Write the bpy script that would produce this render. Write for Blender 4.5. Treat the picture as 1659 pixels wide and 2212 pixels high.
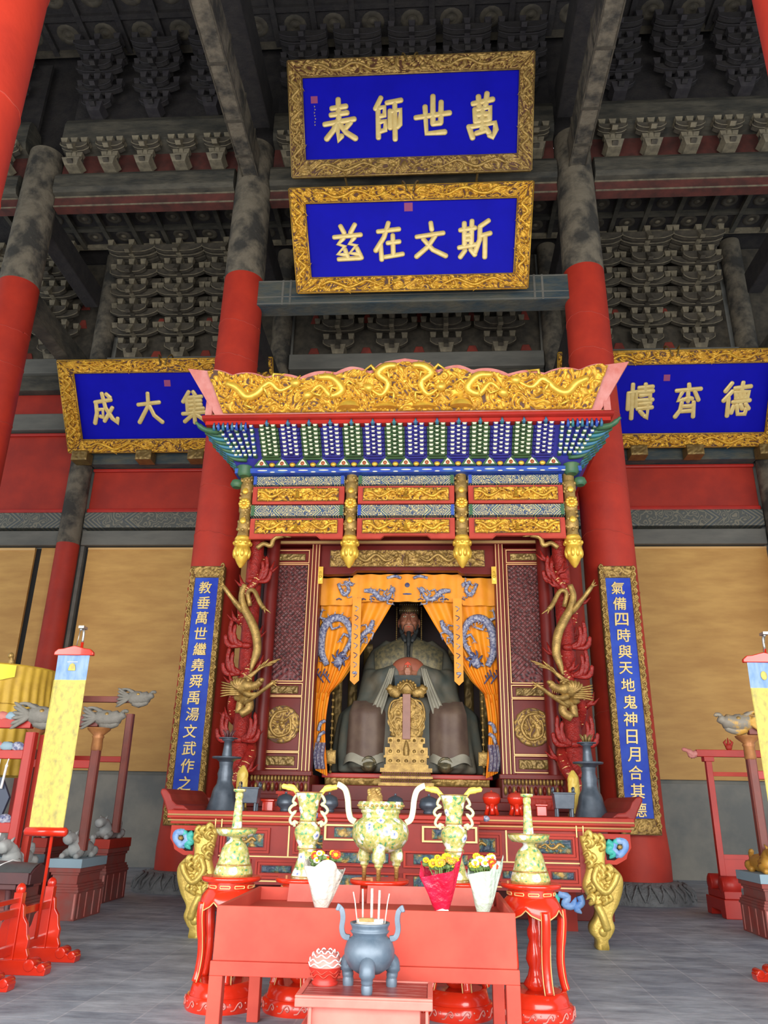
import bpy, math, random
from mathutils import Vector, Matrix, noise
PI = math.pi
random.seed(7)
SC = bpy.context.scene
COL = SC.collection
for o in list(bpy.data.objects):
    bpy.data.objects.remove(o)

# ------------------------------------------------------------------ camera
def camera():
    t, p, r = math.radians(20.9), math.radians(3.7), math.radians(1.05)
    F = Vector((-math.sin(p)*math.cos(t), math.cos(p)*math.cos(t), math.sin(t)))
    R0 = Vector((math.cos(p), math.sin(p), 0))
    U0 = R0.cross(F)
    R = math.cos(r)*R0 + math.sin(r)*U0
    U = -math.sin(r)*R0 + math.cos(r)*U0
    cd = bpy.data.cameras.new('camera')
    cd.sensor_fit = 'VERTICAL'
    cd.sensor_height = 36.0
    cd.lens = 36.0*1661/2212
    cd.clip_end = 300
    co = bpy.data.objects.new('camera', cd)
    COL.objects.link(co)
    m = Matrix((R, U, -F)).transposed().to_4x4()
    m.translation = Vector((0.46, 0, 1.6))
    co.matrix_world = m
    SC.camera = co
camera()

# ------------------------------------------------------------------ world, daylight, exposure
W = bpy.data.worlds.new('world')
SC.world = W
W.use_nodes = True
bgn = W.node_tree.nodes['Background']
bgn.inputs[0].default_value = (0.86, 0.93, 1.0, 1)
bgn.inputs[1].default_value = 0.72
def area(name, loc, size, energy, target, color=(1, 1, 1)):
    ld = bpy.data.lights.new(name, 'AREA')
    ld.shape = 'RECTANGLE'
    ld.size, ld.size_y = size
    ld.energy = energy
    ld.color = color
    lo = bpy.data.objects.new(name, ld)
    COL.objects.link(lo)
    lo.location = loc
    d = Vector(target)-Vector(loc)
    lo.rotation_euler = d.to_track_quat('-Z', 'Y').to_euler()
    return lo
area('daylight_through_doors', (0.5, -2.6, 3.6), (26, 6.4), 4000, (0.5, 12, 4.4), (1.0, 0.975, 0.94))
SC.view_settings.view_transform = 'Standard'
SC.view_settings.look = 'None'
SC.view_settings.exposure = 0.3
SC.view_settings.gamma = 1.0
SC.view_settings.use_curve_mapping = False
SC.cycles.use_denoising = True
SC.cycles.max_bounces = 6
SC.cycles.diffuse_bounces = 4
SC.cycles.glossy_bounces = 3
SC.cycles.sample_clamp_indirect = 6.0

# ------------------------------------------------------------------ materials
MATS = {}
def rgba(c): return (c[0], c[1], c[2], 1)
def mat(name, col, col2=None, scale=3.0, rough=0.55, metal=0.0, bump=None, stretch=(1, 1, 1), ramp=(0.35, 0.65), spec=0.5, coat=0.0):
    if name in MATS: return MATS[name]
    m = bpy.data.materials.new(name)
    m.use_nodes = True
    nt = m.node_tree
    b = nt.nodes['Principled BSDF']
    b.inputs['Base Color'].default_value = rgba(col)
    b.inputs['Roughness'].default_value = rough
    b.inputs['Metallic'].default_value = metal
    b.inputs['Specular IOR Level'].default_value = spec
    b.inputs['Coat Weight'].default_value = coat
    tc = nt.nodes.new('ShaderNodeTexCoord')
    mp = nt.nodes.new('ShaderNodeMapping')
    mp.inputs['Scale'].default_value = stretch
    nt.links.new(tc.outputs['Object'], mp.inputs['Vector'])
    if col2:
        n = nt.nodes.new('ShaderNodeTexNoise')
        n.inputs['Scale'].default_value = scale
        n.inputs['Detail'].default_value = 5
        n.inputs['Roughness'].default_value = 0.6
        nt.links.new(mp.outputs['Vector'], n.inputs['Vector'])
        cr = nt.nodes.new('ShaderNodeValToRGB')
        cr.color_ramp.elements[0].position = ramp[0]
        cr.color_ramp.elements[1].position = ramp[1]
        cr.color_ramp.elements[0].color = rgba(col)
        cr.color_ramp.elements[1].color = rgba(col2)
        nt.links.new(n.outputs['Fac'], cr.inputs['Fac'])
        nt.links.new(cr.outputs['Color'], b.inputs['Base Color'])
    if bump:
        n2 = nt.nodes.new('ShaderNodeTexNoise')
        n2.inputs['Scale'].default_value = bump[0]
        n2.inputs['Detail'].default_value = 4
        nt.links.new(mp.outputs['Vector'], n2.inputs['Vector'])
        bp = nt.nodes.new('ShaderNodeBump')
        bp.inputs['Strength'].default_value = bump[1]
        bp.inputs['Distance'].default_value = bump[2] if len(bump) > 2 else 0.05
        nt.links.new(n2.outputs['Fac'], bp.inputs['Height'])
        nt.links.new(bp.outputs['Normal'], b.inputs['Normal'])
    MATS[name] = m
    return m

def ramp_node(nt, stops, const=False):
    cr = nt.nodes.new('ShaderNodeValToRGB')
    el = cr.color_ramp.elements
    while len(el) < len(stops): el.new(0.5)
    for e, (p, c) in zip(el, stops):
        e.position = p
        e.color = rgba(c)
    if const: cr.color_ramp.interpolation = 'CONSTANT'
    return cr

def mat_cells(name, stops, scale, rough=0.35, noise_amt=0.0, metal=0.0, coord='Object', bumpd=0.0):
    """voronoi rings: flowers / enamel cells; stops by distance from the cell centre"""
    m = bpy.data.materials.new(name)
    m.use_nodes = True
    nt = m.node_tree
    b = nt.nodes['Principled BSDF']
    b.inputs['Roughness'].default_value = rough
    b.inputs['Metallic'].default_value = metal
    tc = nt.nodes.new('ShaderNodeTexCoord')
    v = nt.nodes.new('ShaderNodeTexVoronoi')
    v.inputs['Scale'].default_value = scale
    src = tc.outputs[coord]
    if noise_amt:
        n = nt.nodes.new('ShaderNodeTexNoise')
        n.inputs['Scale'].default_value = scale*1.6
        nt.links.new(src, n.inputs['Vector'])
        mx = nt.nodes.new('ShaderNodeVectorMath')
        mx.operation = 'MULTIPLY_ADD'
        mx.inputs[1].default_value = (noise_amt,)*3
        nt.links.new(n.outputs['Color'], mx.inputs[0])
        nt.links.new(src, mx.inputs[2])
        src = mx.outputs[0]
    nt.links.new(src, v.inputs['Vector'])
    cr = ramp_node(nt, stops)
    nt.links.new(v.outputs['Distance'], cr.inputs['Fac'])
    nt.links.new(cr.outputs['Color'], b.inputs['Base Color'])
    if bumpd:
        bp = nt.nodes.new('ShaderNodeBump')
        bp.inputs['Distance'].default_value = bumpd
        nt.links.new(v.outputs['Distance'], bp.inputs['Height'])
        nt.links.new(bp.outputs['Normal'], b.inputs['Normal'])
    MATS[name] = m
    return m

def mat_floor():
    m = bpy.data.materials.new('stone_floor')
    m.use_nodes = True
    nt = m.node_tree
    b = nt.nodes['Principled BSDF']
    tc = nt.nodes.new('ShaderNodeTexCoord')
    br = nt.nodes.new('ShaderNodeTexBrick')
    br.inputs['Scale'].default_value = 1.0
    br.offset = 0.5
    br.inputs['Brick Width'].default_value = 0.62
    br.inputs['Row Height'].default_value = 0.62
    br.inputs['Mortar Size'].default_value = 0.008
    br.inputs['Mortar Smooth'].default_value = 0.3
    br.inputs['Color1'].default_value = (0.29, 0.345, 0.41, 1)
    br.inputs['Color2'].default_value = (0.36, 0.41, 0.465, 1)
    br.inputs['Mortar'].default_value = (0.42, 0.46, 0.51, 1)
    mp = nt.nodes.new('ShaderNodeMapping')
    mp.inputs['Rotation'].default_value = (0, 0, PI/2)
    nt.links.new(tc.outputs['Object'], mp.inputs['Vector'])
    nt.links.new(mp.outputs['Vector'], br.inputs['Vector'])
    n = nt.nodes.new('ShaderNodeTexNoise')
    n.inputs['Scale'].default_value = 1.6
    n.inputs['Detail'].default_value = 8
    n.inputs['Roughness'].default_value = 0.7
    mp2 = nt.nodes.new('ShaderNodeMapping')
    mp2.inputs['Scale'].default_value = (1, 2.6, 1)
    nt.links.new(tc.outputs['Object'], mp2.inputs['Vector'])
    nt.links.new(mp2.outputs['Vector'], n.inputs['Vector'])
    cr = ramp_node(nt, [(0.32, (0.5, 0.52, 0.55)), (0.7, (1.4, 1.38, 1.34))])
    nt.links.new(n.outputs['Fac'], cr.inputs['Fac'])
    mx = nt.nodes.new('ShaderNodeMix')
    mx.data_type = 'RGBA'
    mx.blend_type = 'MULTIPLY'
    mx.inputs['Factor'].default_value = 1
    nt.links.new(br.outputs['Color'], mx.inputs['A'])
    nt.links.new(cr.outputs['Color'], mx.inputs['B'])
    nt.links.new(mx.outputs['Result'], b.inputs['Base Color'])
    b.inputs['Roughness'].default_value = 0.62
    b.inputs['Specular IOR Level'].default_value = 0.35
    bp = nt.nodes.new('ShaderNodeBump')
    bp.inputs['Strength'].default_value = 0.4
    bp.inputs['Distance'].default_value = 0.02
    nt.links.new(n.outputs['Fac'], bp.inputs['Height'])
    nt.links.new(bp.outputs['Normal'], b.inputs['Normal'])
    return m

def mat_caihua(name, ground, line, accent, accent2, scale=1.0):
    """painted timber: banded swirls of two inks on a ground, chevrons by generated x"""
    m = bpy.data.materials.new(name)
    m.use_nodes = True
    nt = m.node_tree
    b = nt.nodes['Principled BSDF']
    b.inputs['Roughness'].default_value = 0.5
    tc = nt.nodes.new('ShaderNodeTexCoord')
    sep = nt.nodes.new('ShaderNodeSeparateXYZ')
    nt.links.new(tc.outputs['Generated'], sep.inputs[0])
    def math_(op, a, bb=None):
        n = nt.nodes.new('ShaderNodeMath')
        n.operation = op
        for i, q in enumerate((a, bb)):
            if q is None: continue
            if isinstance(q, (int, float)): n.inputs[i].default_value = q
            else: nt.links.new(q, n.inputs[i])
        return n.outputs[0]
    ax = math_('ABSOLUTE', math_('SUBTRACT', sep.outputs['X'], 0.5))
    az = math_('ABSOLUTE', math_('SUBTRACT', sep.outputs['Z'], 0.5))
    chev = math_('ADD', ax, math_('MULTIPLY', az, 0.12))
    n = nt.nodes.new('ShaderNodeTexNoise')
    n.inputs['Scale'].default_value = 7*scale
    n.inputs['Detail'].default_value = 1
    nt.links.new(tc.outputs['Object'], n.inputs['Vector'])
    sw = math_('ABSOLUTE', math_('SINE', math_('MULTIPLY', n.outputs['Fac'], 26)))
    cr = ramp_node(nt, [(0, ground), (0.55, ground), (0.66, accent), (0.78, accent2), (0.9, line)])
    nt.links.new(sw, cr.inputs['Fac'])
    bands = ramp_node(nt, [(0, (0, 0, 0)), (0.225, (1, 1, 1)), (0.275, (0, 0, 0)), (0.43, (1, 1, 1))], True)
    nt.links.new(chev, bands.inputs['Fac'])
    st = math_('FRACT', math_('MULTIPLY', chev, 36))
    cs = ramp_node(nt, [(0, line), (0.4, accent2), (0.75, accent)], True)
    nt.links.new(st, cs.inputs['Fac'])
    mx = nt.nodes.new('ShaderNodeMix')
    mx.data_type = 'RGBA'
    nt.links.new(bands.outputs['Color'], mx.inputs['Factor'])
    nt.links.new(cr.outputs['Color'], mx.inputs['A'])
    nt.links.new(cs.outputs['Color'], mx.inputs['B'])
    nt.links.new(mx.outputs['Result'], b.inputs['Base Color'])
    MATS[name] = m
    return m

def mat_enamel():
    """cloisonne enamel: yellow-green ground, green leaves, white and blue blossoms"""
    m = bpy.data.materials.new('cloisonne_enamel')
    m.use_nodes = True
    nt = m.node_tree
    b = nt.nodes['Principled BSDF']
    b.inputs['Roughness'].default_value = 0.28
    tc = nt.nodes.new('ShaderNodeTexCoord')
    n = nt.nodes.new('ShaderNodeTexNoise')
    n.inputs['Scale'].default_value = 30
    n.inputs['Detail'].default_value = 2
    nt.links.new(tc.outputs['Object'], n.inputs['Vector'])
    leaf = ramp_node(nt, [(0, (0.03, 0.17, 0.10)), (0.36, (0.08, 0.26, 0.12)), (0.41, (0.36, 0.36, 0.10)), (0.50, (0.40, 0.38, 0.11)), (0.58, (0.46, 0.45, 0.20)), (0.66, (0.54, 0.54, 0.40))])
    nt.links.new(n.outputs['Fac'], leaf.inputs['Fac'])
    v = nt.nodes.new('ShaderNodeTexVoronoi')
    v.inputs['Scale'].default_value = 9.5
    nt.links.new(tc.outputs['Object'], v.inputs['Vector'])
    n2 = nt.nodes.new('ShaderNodeTexNoise')
    n2.inputs['Scale'].default_value = 34
    nt.links.new(tc.outputs['Object'], n2.inputs['Vector'])
    ad = nt.nodes.new('ShaderNodeMath')
    ad.operation = 'MULTIPLY_ADD'
    ad.inputs[1].default_value = 0.35
    nt.links.new(n2.outputs['Fac'], ad.inputs[0])
    nt.links.new(v.outputs['Distance'], ad.inputs[2])
    fl = ramp_node(nt, [(0, (0.10, 0.14, 0.42)), (0.26, (0.16, 0.22, 0.55)), (0.33, (0.66, 0.68, 0.66)), (0.50, (0.66, 0.68, 0.62))])
    nt.links.new(ad.outputs[0], fl.inputs['Fac'])
    mk = ramp_node(nt, [(0, (1, 1, 1)), (0.50, (1, 1, 1)), (0.54, (0, 0, 0))])
    nt.links.new(ad.outputs[0], mk.inputs['Fac'])
    mx = nt.nodes.new('ShaderNodeMix')
    mx.data_type = 'RGBA'
    nt.links.new(mk.outputs['Color'], mx.inputs['Factor'])
    nt.links.new(leaf.outputs['Color'], mx.inputs['A'])
    nt.links.new(fl.outputs['Color'], mx.inputs['B'])
    nt.links.new(mx.outputs['Result'], b.inputs['Base Color'])
    MATS['enamel'] = m
    return m

M = dict(
    floor=mat_floor(),
    column=mat('red_lacquer_column', (0.52, 0.034, 0.013), (0.40, 0.024, 0.011), 1.4, 0.62, bump=(9, 0.15, 0.02)),
    red=mat('red_paint', (0.50, 0.022, 0.012), (0.40, 0.02, 0.012), 2.0, 0.45),
    dullred=mat('dull_red_paint', (0.46, 0.030, 0.012), (0.32, 0.020, 0.010), 1.2, 0.65),
    lacquer=mat('bright_red_lacquer', (0.66, 0.030, 0.008), (0.56, 0.022, 0.008), 3.0, 0.22, coat=0.4),
    pinkred=mat('sun_faded_red_paint', (0.52, 0.070, 0.045), (0.43, 0.048, 0.032), 2.4, 0.6, spec=0.25),
    maroon=mat('maroon_lacquer', (0.17, 0.014, 0.010), (0.125, 0.010, 0.008), 2.0, 0.4, spec=0.25),
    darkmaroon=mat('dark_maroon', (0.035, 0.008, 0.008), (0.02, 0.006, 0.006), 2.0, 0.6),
    goldline=mat('gold_line', (0.80, 0.50, 0.20), rough=0.45, metal=0.3),
    gold=mat('gilding', (0.82, 0.48, 0.05), (0.52, 0.26, 0.03), 9.0, 0.40, 0.5, bump=(70, 0.5, 0.012)),
    goldbright=mat('bright_gilding', (0.92, 0.62, 0.085), (0.74, 0.43, 0.05), 7.0, 0.36, 0.45, bump=(50, 0.2, 0.01)),
    goldold=mat('aged_gilding', (0.52, 0.34, 0.10), (0.28, 0.17, 0.05), 8.0, 0.46, 0.5, bump=(60, 0.5, 0.012)),
    golddull=mat('dull_gilding', (0.30, 0.20, 0.06), (0.20, 0.13, 0.045), 8.0, 0.45, 0.5, bump=(50, 0.3, 0.01)),
    brassy=mat('gilt_letter', (0.80, 0.63, 0.26), (0.72, 0.52, 0.18), 6.0, 0.45, 0.2),
    blue=mat('ultramarine_panel', (0.004, 0.004, 0.45), (0.003, 0.003, 0.38), 1.0, 0.6, spec=0.12),
    blue2=mat('couplet_blue', (0.016, 0.045, 0.46), (0.035, 0.10, 0.56), 1.6, 0.5, spec=0.2),
    bluepaint=mat('mineral_blue', (0.022, 0.055, 0.42), (0.04, 0.12, 0.42), 5.0, 0.5),
    greenpaint=mat('mineral_green', (0.03, 0.12, 0.07), (0.065, 0.15, 0.05), 5.0, 0.5),
    teal=mat('teal_paint', (0.03, 0.20, 0.22), (0.05, 0.14, 0.36), 3.0, 0.5),
    cream=mat('cream_paint', (0.82, 0.80, 0.56), rough=0.5),
    white=mat('white_paint', (0.80, 0.80, 0.78), rough=0.5),
    pinkwood=mat('pink_primed_wood', (0.52, 0.13, 0.10), (0.62, 0.25, 0.22), 3.0, 0.6),
    sootshadewood=mat('soot_and_shade_timber', (0.018, 0.016, 0.018), (0.034, 0.030, 0.028), 3.5, 0.8, bump=(14, 0.5, 0.03)),  # soot tone deepened so the colour carries the light fading towards the roof
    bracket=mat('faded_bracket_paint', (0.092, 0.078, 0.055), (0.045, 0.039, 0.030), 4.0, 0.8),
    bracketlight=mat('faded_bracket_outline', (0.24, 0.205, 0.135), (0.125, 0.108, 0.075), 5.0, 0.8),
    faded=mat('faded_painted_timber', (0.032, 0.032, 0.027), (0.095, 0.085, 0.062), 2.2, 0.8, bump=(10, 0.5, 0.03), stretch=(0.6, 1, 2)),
    fadedblue=mat('faded_blue_timber', (0.032, 0.056, 0.070), (0.10, 0.10, 0.075), 2.0, 0.8, bump=(12, 0.5, 0.03), stretch=(0.7, 1, 2.5)),
    fadedcol=mat('flaking_column_paint', (0.165, 0.14, 0.10), (0.040, 0.037, 0.031), 1.6, 0.85, bump=(5, 0.8, 0.05), ramp=(0.42, 0.6)),
    rustred=mat('faded_red_board', (0.13, 0.034, 0.026), (0.06, 0.022, 0.018), 2.5, 0.8),
    greytimber=mat('grey_timber', (0.17, 0.165, 0.14), (0.12, 0.12, 0.105), 1.6, 0.75, stretch=(0.5, 1, 2)),
    board=mat('tan_plywood', (0.66, 0.375, 0.105), (0.52, 0.27, 0.070), 1.1, 0.6, stretch=(0.6, 1, 2.6)),
    plaster=mat('grey_plaster', (0.30, 0.29, 0.25), (0.19, 0.20, 0.19), 0.9, 0.9, bump=(5, 0.2, 0.02)),
    stone=mat('carved_grey_stone', (0.20, 0.21, 0.215), (0.14, 0.15, 0.155), 5.0, 0.85, bump=(14, 0.9, 0.05)),
    black=mat('black_gap', (0.012, 0.012, 0.012), rough=0.8),
    pewter=mat('dark_pewter', (0.060, 0.080, 0.105), (0.095, 0.12, 0.15), 7.0, 0.38, 0.35),
    greyiron=mat('blue_grey_bronze', (0.070, 0.105, 0.145), (0.115, 0.155, 0.20), 9.0, 0.42, 0.15),
    ash=mat('pale_ash', (0.82, 0.80, 0.74), (0.6, 0.57, 0.52), 20.0, 0.9),
    greywood=mat('bare_grey_wood', (0.27, 0.255, 0.22), (0.17, 0.165, 0.14), 4.0, 0.8, bump=(12, 0.6, 0.03)),
    palebeast=mat('pale_grey_beast', (0.43, 0.44, 0.42), (0.30, 0.32, 0.32), 4.0, 0.7, bump=(8, 0.4, 0.03)),
    pedestal=mat('dusty_red_stone', (0.33, 0.055, 0.042), (0.25, 0.10, 0.085), 3.5, 0.75),
    orange=mat('orange_silk', (0.86, 0.33, 0.010), (0.78, 0.26, 0.008), 3.0, 0.55),
    silkblue=mat('blue_grey_embroidery', (0.085, 0.10, 0.22), (0.46, 0.47, 0.54), 26.0, 0.6, ramp=(0.4, 0.62)),
    silkdark=mat('navy_embroidery', (0.035, 0.04, 0.11), (0.12, 0.13, 0.25), 14.0, 0.6),
    yellowsilk=mat('yellow_silk', (0.66, 0.42, 0.04), (0.50, 0.30, 0.03), 4.0, 0.6),
    lemon=mat('lemon_silk', (0.82, 0.72, 0.05), rough=0.6),
    scroll=mat('pale_yellow_brocade', (0.66, 0.57, 0.13), (0.40, 0.35, 0.12), 13.0, 0.75, stretch=(1.3, 1, 0.8), ramp=(0.42, 0.68)),
    scrollblue=mat('pale_blue_brocade', (0.17, 0.30, 0.56), (0.30, 0.43, 0.66), 9.0, 0.75, stretch=(1.5, 1, 0.5)),
    robe=mat('teal_grey_robe', (0.085, 0.10, 0.085), (0.15, 0.13, 0.09), 2.2, 0.6, bump=(5, 0.3, 0.03)),
    skin=mat('brown_gilt_face', (0.40, 0.165, 0.09), (0.30, 0.11, 0.065), 5.0, 0.45),
    beard=mat('black_beard', (0.010, 0.012, 0.013), (0.03, 0.035, 0.035), 14.0, 0.6, stretch=(3, 3, 0.6)),
    sleeve=mat('pale_sleeve_lining', (0.42, 0.40, 0.31), (0.29, 0.28, 0.22), 3.0, 0.7),
    rustsleeve=mat('rust_red_cuff', (0.38, 0.11, 0.055), (0.28, 0.08, 0.045), 4.0, 0.6),
    robegold=mat('bronze_brocade', (0.24, 0.20, 0.10), (0.085, 0.085, 0.062), 14.0, 0.5, 0.3),
    brownpanel=mat('brown_gown_panel', (0.17, 0.115, 0.08), (0.12, 0.075, 0.058), 3.0, 0.6),
    paperwhite=mat('white_wrapping', (0.56, 0.55, 0.50), (0.47, 0.45, 0.38), 5.0, 0.6, bump=(22, 0.6, 0.03)),
    papergreen=mat('pale_green_wrapping', (0.38, 0.50, 0.39), (0.50, 0.59, 0.50), 5.0, 0.5, bump=(22, 0.6, 0.03)),
    paperred=mat('crimson_wrapping', (0.50, 0.006, 0.03), (0.64, 0.02, 0.07), 6.0, 0.32, bump=(20, 0.6, 0.03)),
    petalw=mat('white_petal', (0.74, 0.74, 0.70), rough=0.6),
    petaly=mat('yellow_petal', (0.90, 0.62, 0.01), rough=0.6),
    petalr=mat('red_petal', (0.6, 0.05, 0.01), rough=0.6),
    leaf=mat('leaf_green', (0.10, 0.17, 0.04), rough=0.6),
    incense=mat('pale_incense', (0.62, 0.55, 0.48), (0.32, 0.28, 0.25), 26.0, 0.8),
    steel=mat('steel_hook', (0.45, 0.45, 0.42), rough=0.35, metal=0.8),
    darkstone=mat('dark_blue_stone', (0.045, 0.06, 0.10), rough=0.5),
    zither=mat('grey_black_lacquer', (0.10, 0.105, 0.105), (0.07, 0.075, 0.075), 5.0, 0.4),
    darkred=mat('dark_red_wood', (0.10, 0.030, 0.030), (0.075, 0.025, 0.028), 4.0, 0.5),
    brownred=mat('worn_red_brown_pole', (0.24, 0.055, 0.038), (0.17, 0.045, 0.035), 3.0, 0.5),
    sealred=mat('seal_red', (0.30, 0.05, 0.16), rough=0.6),
    copper=mat('coppery_gilt', (0.50, 0.22, 0.07), (0.36, 0.14, 0.05), 8.0, 0.45, 0.3),
    ochre=mat('ochre_gilt', (0.60, 0.33, 0.05), (0.42, 0.20, 0.04), 5.0, 0.5, 0.2),
    paleblue=mat('pale_blue_paint', (0.28, 0.40, 0.47), rough=0.7),
    candle=mat('yellow_wax', (0.82, 0.62, 0.12), (0.70, 0.48, 0.08), 12.0, 0.45),
)
M['cream2'] = mat('ivory_enamel', (0.58, 0.56, 0.33), (0.50, 0.50, 0.28), 14.0, 0.35)
M['teal2'] = mat('turquoise_paint', (0.03, 0.42, 0.34), (0.10, 0.55, 0.50), 9.0, 0.5)
M['paleblue2'] = mat('sky_blue_paint', (0.10, 0.26, 0.62), (0.30, 0.46, 0.72), 9.0, 0.5)
M['goldleg'] = mat('pale_gilding', (0.72, 0.54, 0.13), (0.55, 0.38, 0.08), 7.0, 0.42, 0.4, bump=(40, 0.4, 0.01))
M['goldwood'] = mat('half_gilt_grey_wood', (0.27, 0.24, 0.19), (0.62, 0.36, 0.07), 3.0, 0.6, 0.1, ramp=(0.5, 0.56))
M['brownred2'] = mat('reddish_brown_strip', (0.30, 0.12, 0.075), (0.24, 0.085, 0.05), 5.0, 0.4)
M['reliefground'] = mat('brown_lacquer_ground', (0.10, 0.036, 0.012), (0.07, 0.022, 0.008), 4.0, 0.6)
M['tiergreen'] = mat('olive_green_bracket', (0.050, 0.115, 0.035), (0.035, 0.08, 0.03), 5.0, 0.5)
M['tierblue'] = mat('violet_blue_bracket', (0.030, 0.030, 0.27), (0.025, 0.02, 0.19), 5.0, 0.5)
M['redpatch'] = mat('red_infill', (0.30, 0.045, 0.028), (0.17, 0.035, 0.026), 3.0, 0.75)
M['bracketdark'] = mat('soot_and_shade_bracket', (0.045, 0.040, 0.042), (0.024, 0.021, 0.026), 4.0, 0.85)  # darker copy of the bracket paint; dimness high up is put into the colour
M['dragonred'] = mat('scaled_dark_red', (0.20, 0.012, 0.009), (0.32, 0.022, 0.016), 16.0, 0.35, bump=(38, 0.6, 0.02), spec=0.3)
M['tablered'] = mat('altar_red', (0.30, 0.030, 0.022), (0.21, 0.020, 0.016), 2.0, 0.5, spec=0.3)
M['dustytop'] = mat('dusty_red_top', (0.22, 0.035, 0.03), (0.46, 0.25, 0.22), 5.0, 0.4, stretch=(0.8, 5, 1), ramp=(0.48, 0.72))
M['pinkred2'] = mat('pale_sun_faded_red', (0.60, 0.16, 0.125), (0.52, 0.11, 0.085), 3.0, 0.5)
M['enamel'] = mat_enamel()
M['friezeblue'] = mat_caihua('painted_frieze', (0.055, 0.085, 0.15), (0.64, 0.52, 0.24), (0.04, 0.07, 0.30), (0.04, 0.14, 0.09), 1.6)
M['oldfrieze'] = mat_caihua('old_painted_beam', (0.095, 0.10, 0.085), (0.20, 0.185, 0.135), (0.085, 0.095, 0.11), (0.075, 0.09, 0.08), 0.5)
M['lattice'] = mat_cells('maroon_lattice', [(0, (0.03, 0.008, 0.010)), (0.35, (0.06, 0.014, 0.016)), (0.5, (0.17, 0.035, 0.035))], 15, 0.5, 0, 0, 'Object', 0.02)
M['carvepaint'] = mat_cells('painted_carving', [(0, (0.70, 0.48, 0.12)), (0.25, (0.40, 0.26, 0.08)), (0.36, (0.16, 0.13, 0.07)), (0.50, (0.07, 0.16, 0.14)), (0.64, (0.06, 0.09, 0.13))], 8, 0.5, 0.15, 0, 'Object', 0.03)
M['coffer'] = mat_cells('coffer_rosette', [(0, (0.12, 0.11, 0.085)), (0.2, (0.055, 0.05, 0.05)), (0.5, (0.11, 0.10, 0.08)), (0.75, (0.05, 0.045, 0.04))], 3, 0.85)

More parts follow.
